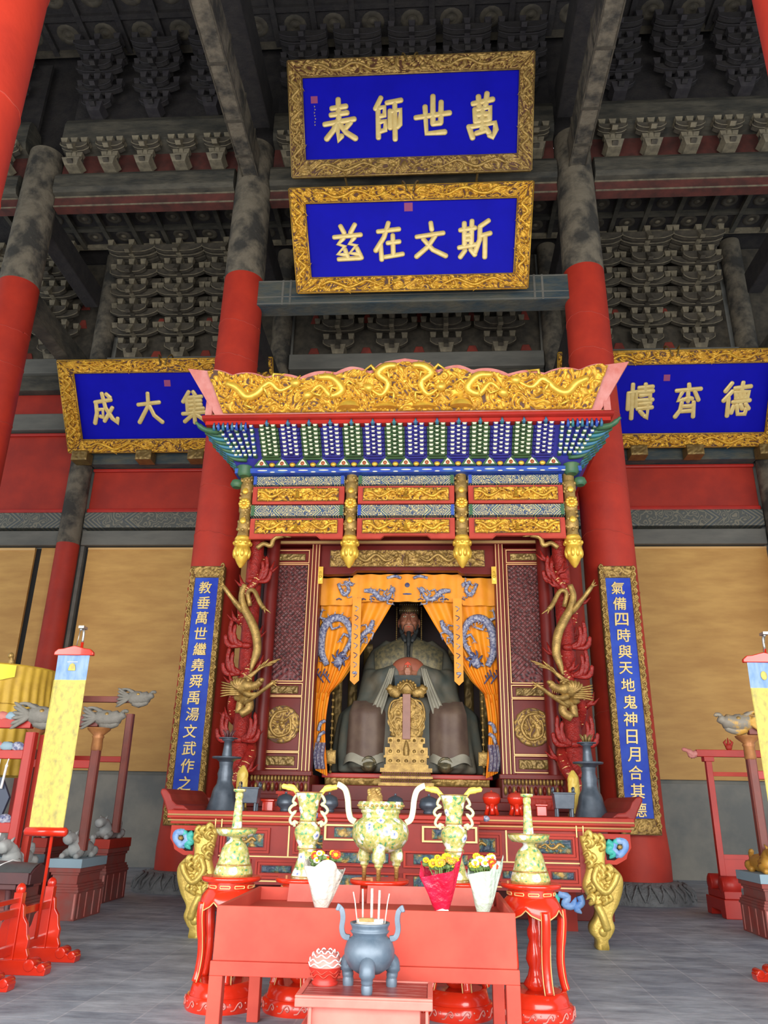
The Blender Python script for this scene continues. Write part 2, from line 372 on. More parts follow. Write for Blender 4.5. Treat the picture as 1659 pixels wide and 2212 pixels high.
# ------------------------------------------------------------------ mesh builder (world coordinates)
class MB:
    def __init__(s):
        s.v, s.f, s.m, s.s = [], [], [], []
    def add(s, vs, fs, m=0, sm=False):
        o = len(s.v)
        s.v += [tuple(v) for v in vs]
        for f in fs:
            s.f.append(tuple(i+o for i in f))
            s.m.append(m)
            s.s.append(sm)
    def box(s, x0, x1, y0, y1, z0, z1, m=0):
        vs = [(x, y, z) for z in (z0, z1) for y in (y0, y1) for x in (x0, x1)]
        s.add(vs, [(0, 2, 3, 1), (4, 5, 7, 6), (0, 1, 5, 4), (2, 6, 7, 3), (0, 4, 6, 2), (1, 3, 7, 5)], m)
    def cbox(s, c, sz, m=0, rot=None, taper=1.0):
        vs = []
        for k in (-1, 1):
            t = taper if k < 0 else 1
            for j in (-1, 1):
                for i in (-1, 1):
                    v = Vector((i*sz[0]/2*t, j*sz[1]/2*t, k*sz[2]/2))
                    if rot is not None: v = rot @ v
                    vs.append(v+Vector(c))
        s.add(vs, [(0, 2, 3, 1), (4, 5, 7, 6), (0, 1, 5, 4), (2, 6, 7, 3), (0, 4, 6, 2), (1, 3, 7, 5)], m)
    def lathe(s, prof, cx, cy, n=24, m=0, sm=True, cz=0, sx=1, sy=1, gon=False):
        vs, fs = [], []
        for r, z in prof:
            for i in range(n):
                a = 2*PI*i/n + (PI/n if gon else 0)
                vs.append((cx+r*math.cos(a)*sx, cy+r*math.sin(a)*sy, cz+z))
        k = len(prof)
        for j in range(k-1):
            for i in range(n):
                a, b = j*n+i, j*n+(i+1) % n
                fs.append((a, b, b+n, a+n))
        s.add(vs, fs, m, sm)
        s.add(vs[:n], [tuple(range(n))[::-1]], m)
        s.add(vs[-n:], [tuple(range(n))], m)
    def tube(s, pts, rad, n=8, m=0, sm=True, flat=1.0, flatdir=None):
        pts = [Vector(p) for p in pts]
        k = len(pts)
        if not isinstance(rad, (list, tuple)): rad = [rad]*k
        vs, fs = [], []
        t0 = (pts[1]-pts[0]).normalized()
        u = t0.orthogonal().normalized()
        for j in range(k):
            if j == 0: t = pts[1]-pts[0]
            elif j == k-1: t = pts[-1]-pts[-2]
            else: t = (pts[j+1]-pts[j]).normalized()+(pts[j]-pts[j-1]).normalized()
            if t.length < 1e-7: t = t0
            t = t.normalized()
            u = u - t*u.dot(t)
            if u.length < 1e-5: u = t.orthogonal()
            u.normalize()
            w = t.cross(u)
            for i in range(n):
                a = 2*PI*i/n
                d = (u*math.cos(a)+w*math.sin(a))*rad[j]
                if flatdir is not None:
                    fd = Vector(flatdir)
                    d = d - fd*d.dot(fd)*(1-flat)
                vs.append(pts[j]+d)
        for j in range(k-1):
            for i in range(n):
                a, b = j*n+i, j*n+(i+1) % n
                fs.append((a, b, b+n, a+n))
        fs.append(tuple(range(n))[::-1])
        fs.append(tuple(range((k-1)*n, k*n)))
        s.add(vs, fs, m, sm)
    def stroke(s, pts, r, depth, m=0, n=10):
        """brush stroke: tube along a polyline with rounded ends, flattened along y"""
        pts = [Vector(p) for p in pts]
        a, b = pts[0], pts[-1]
        da, db = (pts[0]-pts[1]).normalized(), (pts[-1]-pts[-2]).normalized()
        P = [a+da*r*0.8, a+da*r*0.45]+pts+[b+db*r*0.45, b+db*r*0.8]
        k = len(pts)
        body = [r*(0.94+0.12*((i*7) % 3)/2) for i in range(k)]
        R = [r*0.45, r*0.85]+body+[r*0.85, r*0.4]
        s.tube(P, R, n, m, True, depth, (0, 1, 0))
    def prism(s, poly, axis, d0, d1, m=0):
        n = len(poly)
        def P(a, b, d):
            return {'y': (a, d, b), 'x': (d, a, b), 'z': (a, b, d)}[axis]
        vs = [P(a, b, d0) for a, b in poly]+[P(a, b, d1) for a, b in poly]
        fs = [tuple(range(n)), tuple(range(n, 2*n))[::-1]]
        fs += [(i, i+n, (i+1) % n+n, (i+1) % n) for i in range(n)]
        s.add(vs, fs, m)
    def grid(s, fn, nu, nv, m=0, sm=True):
        vs = [fn(i/nu, j/nv) for j in range(nv+1) for i in range(nu+1)]
        fs = [(j*(nu+1)+i, j*(nu+1)+i+1, (j+1)*(nu+1)+i+1, (j+1)*(nu+1)+i) for j in range(nv) for i in range(nu)]
        s.add(vs, fs, m, sm)
    def ball(s, c, r, m=0, n=12, k=8, bump=0, seed=0):
        if not isinstance(r, (list, tuple)): r = (r, r, r)
        def fn(u, v):
            a, b = 2*PI*u, PI*(v-0.5)
            q = Vector((math.cos(b)*math.cos(a), math.cos(b)*math.sin(a), math.sin(b)))
            e = 1+(bump*noise.noise(q*2.5+Vector((seed, 0, 0))) if bump else 0)
            return (c[0]+q.x*r[0]*e, c[1]+q.y*r[1]*e, c[2]+q.z*r[2]*e)
        s.grid(fn, n, k, m)
    def relief(s, p00, p10, p11, p01, N, res=0.03, amp=0.04, freq=5.0, seed=0, m=0, edge=True, ground=None, gl=0.40):
        """carved cloud-scroll relief over a quad; real raised geometry"""
        a, b, c, d = (Vector(q) for q in (p00, p10, p11, p01))
        N = Vector(N).normalized()
        L = max((b-a).length, (c-d).length)
        H = max((d-a).length, (c-b).length)
        nu, nv = max(2, int(L/res)), max(2, int(H/res))
        def fn(u, v):
            p = a*(1-u)*(1-v)+b*u*(1-v)+c*u*v+d*(1-u)*v
            X, Y = u*L*freq, v*H*freq
            w = noise.noise(Vector((X*0.45+seed*3.7, Y*0.45, seed)))
            w2 = noise.noise(Vector((X*1.1+9, Y*1.1, seed+5.3)))
            h = 0.55*abs(math.sin(w*10))**.7+0.45*abs(math.sin(w2*8))
            if edge and (u < 0.5/nu or u > 1-0.5/nu or v < 0.5/nv or v > 1-0.5/nv): h = 0.25
            return p+N*(h*amp)
        s.grid(fn, nu, nv, m, True)
        if ground is not None:      # lacquer ground board that shows between the carved scrolls
            s.add([q+N*amp*gl for q in (a, b, c, d)], [(0, 1, 2, 3)], ground)

def root_off(o):
    v = Vector((0, 0, 0))
    while o is not None:
        v += Vector(o.location)
        o = o.parent
    return v
def build(mb, name, mats, parent=None, loc=None, bevel=0, label=None, autosmooth=True):
    """link the collected shapes as ONE mesh object; shapes are given in world coordinates"""
    off = root_off(parent)
    l = Vector(loc) - off if loc is not None else Vector((0, 0, 0))
    off = off + l
    me = bpy.data.meshes.new(name)
    me.from_pydata([(x-off.x, y-off.y, z-off.z) for x, y, z in mb.v], [], mb.f)
    me.polygons.foreach_set('material_index', mb.m)
    me.polygons.foreach_set('use_smooth', mb.s)
    if not isinstance(mats, (list, tuple)): mats = [mats]
    for q in mats: me.materials.append(M[q] if isinstance(q, str) else q)
    me.update()
    o = bpy.data.objects.new(name, me)
    COL.objects.link(o)
    o.location = l
    o.parent = parent
    if bevel:
        bv = o.modifiers.new('bevel', 'BEVEL')
        bv.width = bevel
        bv.segments = 2
        bv.limit_method = 'ANGLE'
    if label: o['label'] = label
    return o
def tag(o, label, cat, group=None, kind='thing'):
    o['label'] = label
    o['category'] = cat
    if group: o['group'] = group
    if kind: o['kind'] = kind
    return o
def thing(name, label, cat, loc, group=None):
    o = bpy.data.objects.new(name, None)
    o.empty_display_size = 0.2
    COL.objects.link(o)
    o.location = loc
    return tag(o, label, cat, group)
def struct(mb, name, mats, loc=None, **k):
    o = build(mb, name, mats, None, loc, **k)
    o['kind'] = 'structure'
    return o
def single(mb, name, mats, label, cat, loc, group=None, **k):
    return tag(build(mb, name, mats, None, loc, **k), label, cat, group)
def copy_tree(o, parent=None):
    c = o.copy()
    COL.objects.link(c)
    c.parent = parent
    for ch in [q for q in o.children]:
        copy_tree(ch, c)
    return c
def copy_to(o, dloc, label=None):
    c = copy_tree(o)
    c.location = Vector(o.location)+Vector(dloc)
    if label: c['label'] = label
    return c
def lerp(a, b, t): return tuple(x+(y-x)*t for x, y in zip(a, b))
def smooth_path(pts, k=4):
    """Catmull-Rom through the points"""
    P = [Vector(p) for p in pts]
    P = [P[0]*2-P[1]]+P+[P[-1]*2-P[-2]]
    out = []
    for i in range(1, len(P)-2):
        for j in range(k):
            t = j/k
            a, b, c, d = P[i-1:i+3]
            out.append(0.5*((2*b)+(c-a)*t+(2*a-5*b+4*c-d)*t*t+(3*b-a-3*c+d)*t**3))
    out.append(P[-2])
    return out
def dragon_body(mb, pts, r, m=0, k=5, n=8, taper=True, spines=True, nrm=(0, -1, 0), legs=True):
    """sinuous carved dragon: tapering body, head with jaws, back spines and four clawed legs"""
    P = smooth_path(pts, k)
    L = len(P)
    R = [r*(0.35+0.75*math.sin(PI*min(1, 0.12+0.88*(1-i/(L-1)))**0.8)) if taper else r for i in range(L)]
    R = [max(q, r*0.22) for q in R]
    mb.tube(P, R, n, m)
    N = Vector(nrm)
    h, d = P[0], (P[0]-P[1]).normalized()
    side = d.cross(N).normalized()
    mb.tube([h-d*r*0.4, h+d*r*0.9, h+d*r*2.0], [r*1.15, r*1.25, r*0.55], n, m)
    mb.tube([h+d*r*1.0-side*r*0.7, h+d*r*2.4-side*r*1.3], [r*0.45, r*0.15], 6, m)
    for sg in (-1, 1):
        mb.tube([h+side*sg*r*0.6, h-d*r*1.2+side*sg*r*1.5+N*r*0.4, h-d*r*2.4+side*sg*r*1.7], [r*0.3, r*0.22, r*0.05], 5, m)
    if spines:
        for i in range(3, L-2, 2):
            t = (P[i+1]-P[i-1]).normalized()
            sd = t.cross(N).normalized()
            mb.tube([P[i]+sd*R[i]*0.7, P[i]+sd*R[i]*1.7-t*r*0.4], [r*0.28, r*0.04], 4, m)
    if legs:
        for q, i in enumerate((int(L*0.3), int(L*0.62))):
            t = (P[min(i+1, L-1)]-P[i-1]).normalized()
            sd = t.cross(N).normalized()
            for sg in (-1, 1):
                a = P[i]+sd*sg*R[i]*0.6
                e = a+sd*sg*r*1.6+t*r*0.7+N*r*0.4
                f = e+sd*sg*r*0.9-t*r*1.6
                mb.tube([a, e, f], [r*0.5, r*0.36, r*0.26], 6, m)
                for cl in (-1, 0, 1):
                    mb.tube([f, f-t*r*0.8+sd*cl*r*0.7+N*r*0.1], [r*0.18, r*0.04], 4, m)
ORD = ['first', 'second', 'third', 'fourth', 'fifth', 'sixth', 'seventh', 'eighth', 'ninth', 'tenth', 'eleventh', 'twelfth', 'thirteenth', 'fourteenth', 'fifteenth', 'sixteenth']
# ================================================================== THE HALL
CX, CY, BX, BY = 4.4, 16.5, 10.4, 21.32
mb = MB(); mb.box(-19, 19, -3.2, 21.9, -0.12, 0)
struct(mb, 'floor', 'floor')
mb = MB(); mb.box(-19, 19, 21.68, 21.95, 0, 24)
struct(mb, 'wall_back', 'plaster')
mb = MB(); mb.box(-19, 19, 21.5, 21.67, 0, 2.26)
struct(mb, 'baseboard_back', 'plaster')
mb = MB(); mb.box(-19, 19, -3.2, -2.9, 7.6, 24)
struct(mb, 'wall_front', 'plaster')

# aisle ceiling (painted coffers behind the main columns) and nave ceiling above them
def coffers(x0, x1, y0, y1, z, px, py, ribs):
    mb = MB()
    mb.box(x0, x1, y0, y1, z+0.06, z+0.16, 0)
    nx, ny = max(1, round((x1-x0)/px)), max(1, round((y1-y0)/py))
    dx, dy = (x1-x0)/nx, (y1-y0)/ny
    for i in range(nx+1):
        mb.box(x0+i*dx-ribs/2, x0+i*dx+ribs/2, y0, y1, z-0.09, z+0.06, 1)
    for j in range(ny+1):
        mb.box(x0, x1, y0+j*dy-ribs/2, y0+j*dy+ribs/2, z-0.06, z+0.06, 2 if j in (0, ny) else 1)
    for i in range(nx):
        for j in range(ny):
            cx, cy = x0+(i+.5)*dx, y0+(j+.5)*dy
            r = min(dx, dy)*0.3
            mb.lathe([(r, 0), (r*0.92, -0.025), (r*0.55, -0.03), (r*0.5, -0.012)], cx, cy, 14, 3, True, z+0.062)
            mb.lathe([(r*0.4, 0), (r*0.1, -0.04)], cx, cy, 10, 2, True, z+0.062)
    return mb
struct(coffers(-13, 13, 17.0, 20.4, 19.0, 0.95, 0.85, 0.14), 'ceiling', ['sootshadewood', 'faded', 'bracketlight', 'bracket'])
struct(coffers(-13, 13, 4.0, 16.2, 22.7, 1.15, 1.1, 0.16), 'ceiling', ['sootshadewood', 'sootshadewood', 'bracket', 'bracket'])
for q in ((-19, 19, -3.2, 4.0, 18, 18.2), (-19, 19, 20.45, 21.67, 19.3, 19.5), (-19, 19, 4, 17.0, 23.2, 23.4),
          (-19, -13.1, 4, 20.4, 19, 19.2), (13.1, 19, 4, 20.4, 19, 19.2), (-19, 19, 3.8, 4.0, 18.2, 23.4), (-19, 19, 17.0, 17.2, 19.4, 23.4)):
    mb = MB(); mb.box(*q)
    struct(mb, 'ceiling', 'sootshadewood')

# red lacquered columns
def column(x, y, r, ztop, label, base=True, painted=True):
    t = thing('red_column', label, 'column', (x, y, 0), 'red hall columns')
    zr = 14.4
    mb = MB()
    prof = [(r*1.08, 0.36), (r*1.09, 0.75), (r*1.04, 1.15), (r*1.02, 1.3), (r, 4), (r*0.94, 10), (r*0.89, zr)]
    mb.lathe(prof, x, y, 48, 0)
    for q, z in enumerate((3.4, 6.0, 7.25, 8.4, 10.3, 11.9, 12.9)):
        rr = (r*1.0 if z < 4 else r-(z-4)*r*0.0106)+0.002
        w = [rr*(1+0.002*math.sin(i)) for i in range(49)]
        pts = [(x+w[i]*math.cos(2*PI*i/48+q), y+w[i]*math.sin(2*PI*i/48+q), z+0.06*math.sin(2*PI*i/48*2+q*2)+0.01*math.sin(i*1.7)) for i in range(49)]
        mb.tube(pts, 0.011, 5, 1)
    build(mb, 'shaft', ['column', 'pinkred'], t)
    if painted:
        mb = MB()
        mb.lathe([(r*0.885, zr), (r*0.9, zr+.02), (r*0.86, 17.2), (r*0.84, ztop)], x, y, 40, 0)
        build(mb, 'painted_capital', 'fadedcol', t, label='weathered grey painted column head')
    if base:
        mb = MB()
        mb.lathe([(r*1.75, 0), (r*1.75, 0.05), (r*1.66, 0.2), (r*1.35, 0.33), (r*1.15, 0.36)], x, y, 40, 0)
        for i in range(24):
            a = 2*PI*i/24
            p = [(x+r*k*math.cos(a+d), y+r*k*math.sin(a+d), z) for k, d, z in ((1.74, -.12, .06), (1.69, -.06, .2), (1.42, 0, .325), (1.69, .06, .2), (1.74, .12, .06))]
            mb.tube(smooth_path(p, 3), 0.022, 5, 0)
        build(mb, 'stone_base', 'stone', t, label='grey stone base carved with petals')
    return t
column(-CX, CY, 0.575, 18.9, 'tall red column left of the shrine, carrying a blue couplet board')
column(CX, CY, 0.575, 18.9, 'tall red column right of the shrine, carrying a blue couplet board')
column(-BX-0.12, CY, 0.575, 18.9, 'red column with grey painted head at far left, left of the left blue plaque')
column(BX+0.12, CY, 0.575, 18.9, 'red column right of the right blue plaque, beyond the frame edge')
column(-CX, 5.75, 0.545, 17.5, 'near red column cut off by the top left corner of the photo')
column(CX, 5.75, 0.545, 17.5, 'near red column, only a sliver in the top right corner of the photo')

# rear wall pillars
for x, lab in ((-BX, 'slim painted pillar in back wall below the left blue plaque, red lower half'),
               (BX, 'slim painted pillar in back wall at right edge, below the right plaque'),
               (-CX, 'slim pillar in back wall hidden behind the left main column'),
               (CX, 'slim pillar in back wall hidden behind the right main column')):
    t = thing('wall_pillar', lab, 'pillar', (x, BY, 0), 'pillars of the back wall')
    mb = MB(); mb.lathe([(.335, 0), (.33, 8.75)], x, BY, 28); build(mb, 'shaft', 'dullred', t)
    mb = MB(); mb.lathe([(.33, 8.75), (.325, 14.4), (.325, 19.25)], x, BY, 28); build(mb, 'painted_capital', 'fadedcol', t, label='flaking grey painted upper half')

# back wall bays
bays = [('far left bay', -16.4, -BX), ('left bay', -BX, -CX), ('bay behind the shrine', -CX, CX), ('right bay', CX, BX), ('far right bay', BX, 16.4)]
for k, (nm, a, b) in enumerate(bays):
    x0, x1 = a+0.35, b-0.35
    if nm == 'far left bay':
        mb = MB(); mb.box(x0, -11.5, 21.52, 21.64, 2.36, 8.72); mb.box(x0, -11.5, 21.50, 21.53, 8.64, 8.72, 1)
        single(mb, 'plywood_panel', ['board', 'goldline'], 'tan plywood panel at the far left edge, left of the black gap', 'panel', ((x0-11.5)/2, 21.58, 2.36), 'plywood panels on the back wall')
        mb = MB(); mb.box(-11.30, -10.78, 21.52, 21.64, 2.36, 8.72)
        single(mb, 'plywood_panel', 'board', 'narrow tan plywood strip between the black gap and the slim red pillar', 'panel', (-11.04, 21.58, 2.36), 'plywood panels on the back wall')
        mb = MB(); mb.box(-11.5, -11.30, 21.60, 21.64, 2.36, 8.72)
        struct(mb, 'trim_1', 'black')
    else:
        mb = MB(); mb.box(x0+0.2, x1, 21.52, 21.64, 2.36, 8.72); mb.box(x0+0.2, x1, 21.50, 21.53, 8.66, 8.72, 1)
        lab = {'left bay': 'large tan plywood panel left of the shrine, behind the yellow banner',
               'right bay': 'large tan plywood panel right of the shrine, behind the small red rack',
               'bay behind the shrine': 'tan plywood panel hidden directly behind the shrine',
               'far right bay': 'tan plywood panel beyond the right edge of the photo'}[nm]
        single(mb, 'plywood_panel', ['board', 'goldline'], lab, 'panel', ((x0+x1)/2, 21.58, 2.36), 'plywood panels on the back wall')
        mb = MB(); mb.box(x0, x0+0.1, 21.44, 21.62, 2.36, 8.75); struct(mb, 'trim_%d' % (k*2+2), 'greytimber')
        mb = MB(); mb.box(x0+0.1, x0+0.2, 21.58, 21.64, 2.36, 8.75); struct(mb, 'trim_%d' % (k*2+3), 'black')
    def bar(z0, z1, y, m, lab, cat='beam', name='wall_beam', extra=None):
        mb = MB(); mb.box(x0, x1, y, 21.66, z0, z1)
        if extra: extra(mb)
        single(mb, name, [m, 'red', 'black', 'bracketlight', 'redpatch'], lab+' in the '+nm, cat, ((x0+x1)/2, y+.1, z0), name.replace('_', ' ')+'s of the back wall', bevel=0.03)
    bar(8.76, 9.22, 21.36, 'greytimber', 'plain grey timber lintel above the plywood', name='grey_lintel')
    bar(9.30, 9.80, 21.32, 'oldfrieze', 'worn painted tie beam just above the grey lintel', name='painted_tie_beam')
    top = 12.55 if nm.startswith('far') else 11.28
    def frame(mb, t=top):
        mb.box(x0, x1, 21.40, 21.5, 9.82, 9.95, 1)
        mb.box(x0, x1, 21.40, 21.5, t-.1, t, 1)
    bar(9.82, top, 21.5, 'dullred', 'deep red wall panel between two timber beams', 'panel', 'red_wall_panel', frame)
    if nm.startswith('far'):
        bar(12.62, 13.2, 21.3, 'greytimber', 'grey timber beam above the red panel', name='grey_lintel')
        bar(13.22, 14.0, 21.5, 'dullred', 'upper dark red panel strip', 'panel', 'red_wall_panel')
    else:
        bar(11.30, 11.78, 21.1, 'fadedblue', 'faded blue painted beam carrying the blue plaque' if 'shrine' not in nm else 'faded blue painted beam', name='painted_tie_beam')
        bar(11.82, 14.0, 21.5, 'faded', 'dark painted panel', 'panel', 'painted_wall_panel')
    bar(14.0, 14.55, 21.2, 'faded', 'soot-dark architrave beam', name='architrave_beam')
    bar(14.55, 15.1, 21.05, 'greytimber', 'wide plate beam under the bracket clusters', name='plate_beam')
    def patches(mb, nm=nm, x0=x0, x1=x1):
        c0, dx = {'left bay': (-9.46, 1.66), 'right bay': (5.75, 1.57), 'bay behind the shrine': (-2.48, 1.73)}.get(nm, (-13.9, 1.7))
        for k in range(-2, 6):
            x = c0+(k+.5)*dx
            if not x0+.4 < x < x1-.4: continue
            for z, w, h in ((15.25, .5, .4), (16.6, .34, .34), (17.35, .34, .34), (18.3, .55, .34)):
                mb.prism([(x-w/2, z), (x+w/2, z), (x+w*.22, z+h), (x-w*.22, z+h)], 'y', 21.56, 21.61, 4)
    bar(15.1, 19.25, 21.6, 'bracket', 'sooty backing board with red patches behind the bracket clusters', 'panel', 'bracket_backing_board', patches)

# bracket clusters (dougong)
def boat(w, h, lift):
    c = w*0.18
    return [(-w/2, h), (-w/2, h-lift), (-w/2+c*0.35, h*0.34), (-w/2+c, h*0.08), (-w/2+c*1.7, 0), (w/2-c*1.7, 0), (w/2-c, h*0.08), (w/2-c*0.35, h*0.34), (w/2, h-lift), (w/2, h)]
def bracket_cluster(mb, x, y, z0, H, tiers, step, wmax):
    dz = H/tiers
    mb.cbox((x, y-.05, z0+dz*0.25), (0.5, 0.5, dz*0.5), 1, taper=0.7)
    for k in range(tiers):
        z = z0+dz*(k+0.42)
        yf = y-step*(k+1)
        # projecting beak
        mb.prism([(y+.1, z), (yf+.12, z), (yf-.10, z-.14), (yf-.22, z-.10), (yf-.10, z+.06), (yf, z+dz*0.42), (y+.1, z+dz*0.42)], 'x', x-.075, x+.075, 1 if k % 2 else 0)
        rows = range(0, k+1)
        for q in rows:
            yy = y-step*(q+.5)
            w = wmax*(0.62 if (k-q) % 2 == 0 else 1.0)
            if k == tiers-1: w = wmax*1.0
            h = dz*0.46
            zz = z0+dz*(k+0.45)
            mb.prism([(x+a, zz+b) for a, b in boat(w, h, h*0.45)], 'y', yy-.07, yy+.07, 0)
            if q == k or q == k-1:
                # pale painted outline along the lower edge
                mb.tube([(x+a, yy-.075, zz+b) for a, b in boat(w, h, h*0.45)], 0.017, 4, 1)
                for s in (-1, 0, 1):
                    mb.cbox((x+s*(w/2-.09), yy, zz+h+dz*0.2), (0.2, 0.2, dz*0.3), 1, taper=0.72)
def cluster(x, y, z0, H, tiers, step, wmax, lab, grp, mm=('bracket', 'bracketlight')):
    mb = MB(); bracket_cluster(mb, x, y, z0, H, tiers, step, wmax)
    return single(mb, 'bracket_cluster', list(mm), lab, 'bracket', (x, y, z0), grp)
def cluster_row(xs, y, z0, H, tiers, step, wmax, where, mm=('bracket', 'bracketlight')):
    grp = 'bracket clusters '+where
    o = None
    for i, x in enumerate(xs):
        lab = 'sooty bracket cluster, %s from left, %s' % (ORD[i], where)
        if o is None: o = cluster(x, y, z0, H, tiers, step, wmax, lab, grp, mm)
        else: copy_to(o, (x-xs[0], 0, 0), lab)
Yr = 21.28
cluster_row([-13.7, -12.0], Yr, 15.1, 3.58, 6, 0.24, 1.56, 'above the far left red panel')
cluster_row([-9.3, -7.72, -6.14], Yr, 15.1, 3.58, 6, 0.24, 1.56, 'above the left blue plaque')
cluster_row([-2.48, -0.75, 0.98, 2.7], Yr, 15.1, 3.58, 6, 0.24, 1.6, 'behind the lower centre plaque')
cluster_row([5.75, 7.33, 8.91], Yr, 15.1, 3.58, 6, 0.24, 1.56, 'above the right blue plaque')

# beams on the main column line
mainbays = [('far left', -12.95, -BX-.66), ('left', -BX+.4, -CX-.5), ('central', -CX+.5, CX-.5), ('right', CX+.5, BX-.4)]
for nm, x0, x1 in mainbays:
    xm = (x0+x1)/2
    def bm(name, z0, z1, y0, y1, m, lab, cat='beam', rnd=False, extra=None):
        mb = MB()
        if rnd:
            n = 10
            ring = []
            for i in range(n):
                a = 2*PI*i/n+PI/n
                ring.append(((y0+y1)/2+(y1-y0)/2*1.04*math.copysign(abs(math.cos(a))**.5, math.cos(a)), (z0+z1)/2+(z1-z0)/2*1.04*math.copysign(abs(math.sin(a))**.5, math.sin(a))))
            mb.prism(ring, 'x', x0, x1)
        else: mb.box(x0, x1, y0, y1, z0, z1)
        if extra: extra(mb)
        return single(mb, name, [m, 'bracketlight', 'rustred'], lab+' of the '+nm+' bay', cat, (xm, (y0+y1)/2, z0), name.replace('_', ' ')+'s on the main column line')
    bm('carved_board', 17.02, 17.38, 16.42, 16.7, 'rustred', 'dark maroon carved board under the lower cross beam', 'board', extra=lambda mb: [mb.box(x0, x1, 16.39, 16.43, z, z+.03, 1) for z in (17.03, 17.34)])
    bm('cross_beam', 17.38, 18.08, 16.2, 16.8, 'faded', 'lower dusty painted cross beam', rnd=True)
    bm('backing_board', 18.1, 18.95, 16.5, 16.6, 'rustred', 'faded red board between the two cross beams', 'board')
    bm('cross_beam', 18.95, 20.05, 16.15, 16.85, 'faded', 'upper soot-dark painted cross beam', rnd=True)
    bm('backing_board', 20.05, 22.7, 16.55, 16.65, 'sootshadewood', 'soot-and-shade dark board behind the high bracket clusters', 'board')
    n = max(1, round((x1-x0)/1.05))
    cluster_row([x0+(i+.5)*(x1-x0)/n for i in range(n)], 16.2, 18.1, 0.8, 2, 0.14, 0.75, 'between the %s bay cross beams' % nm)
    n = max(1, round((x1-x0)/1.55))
    cluster_row([x0+(i+.5)*(x1-x0)/n for i in range(n)], 16.2, 20.1, 2.2, 4, 0.2, 1.35, 'above the %s bay upper cross beam' % nm, ('sootshadewood', 'bracketdark'))  # high row: soot plus painted-in dimness, darker than the rows below
mb = MB(); mb.box(-CX+.45, CX-.45, 16.25, 16.75, 13.5, 14.25)
for z in (13.52, 13.72, 14.2): mb.box(-CX+.45, CX-.45, 16.235, 16.26, z, z+.03, 1)
for x in (-3.3, -3.1, 3.1, 3.3): mb.box(x-.03, x+.03, 16.235, 16.26, 13.5, 14.25, 1)
single(mb, 'tie_beam', ['fadedblue', 'greytimber'], 'faded blue painted tie beam directly under the lower centre plaque', 'beam', (0, 16.5, 13.5), bevel=0.03)

# beams running from the doors to the main columns, and side aisle ties
for s, nm in ((-1, 'left'), (1, 'right')):
    x = s*CX
    t = thing('long_beam', 'long dark painted beam running overhead to the top of the %s main column' % nm, 'beam', (x, 11, 17.55), 'long overhead beams')
    mb = MB(); mb.box(x-.22, x+.22, 5.9, 16.05, 17.55, 18.45); build(mb, 'beam', 'fadedcol', t, bevel=.04)
    mb = MB()
    for y in (6.6, 9.3, 10.4, 12.6, 14.2, 15.3): mb.box(x-.24, x+.24, y, y+.07, 17.53, 18.47)
    mb.box(x-.23, x-.2, 5.9, 16.05, 17.54, 17.6); mb.box(x+.2, x+.23, 5.9, 16.05, 17.54, 17.6)
    build(mb, 'edge_moulding', 'bracket', t)
    mb = MB(); mb.box(x-.28-s*.15, x+.28-s*.15, 5.9, 16.1, 19.3, 20.4)
    single(mb, 'upper_long_beam', 'sootshadewood', 'upper soot-and-shade dark beam just above the long beam of the %s main column' % nm, 'beam', (x, 11, 19.3), 'upper overhead beams', bevel=.04)
    bx = s*(BX+.05)
    mb = MB(); mb.box(bx-.22, bx+.22, 16.95, 20.3, 16.5, 17.25)
    single(mb, 'aisle_tie_beam', 'sootshadewood', 'upper short tie beam behind the outer %s column' % nm, 'beam', (bx, 18.6, 16.5), 'aisle tie beams', bevel=.03)
    mb = MB(); mb.box(bx-.22, bx+.22, 16.95, 21.1, 13.85, 14.55)
    single(mb, 'aisle_tie_beam', 'faded', 'lower short tie beam behind the outer %s column' % nm, 'beam', (bx, 19, 13.85), 'aisle tie beams', bevel=.03)
    cx = s*CX
    mb = MB(); mb.box(cx-.2, cx+.2, 17.0, 21.1, 13.3, 14.1)
    single(mb, 'aisle_tie_beam', 'sootshadewood', 'lower tie beam behind the %s main column' % nm, 'beam', (cx, 19, 13.3), 'aisle tie beams', bevel=.03)
    mb = MB(); mb.box(cx-.2, cx+.2, 17.0, 20.3, 16.5, 17.3)
    single(mb, 'aisle_tie_beam', 'sootshadewood', 'upper tie beam behind the %s main column' % nm, 'beam', (cx, 18.6, 16.5), 'aisle tie beams', bevel=.03)

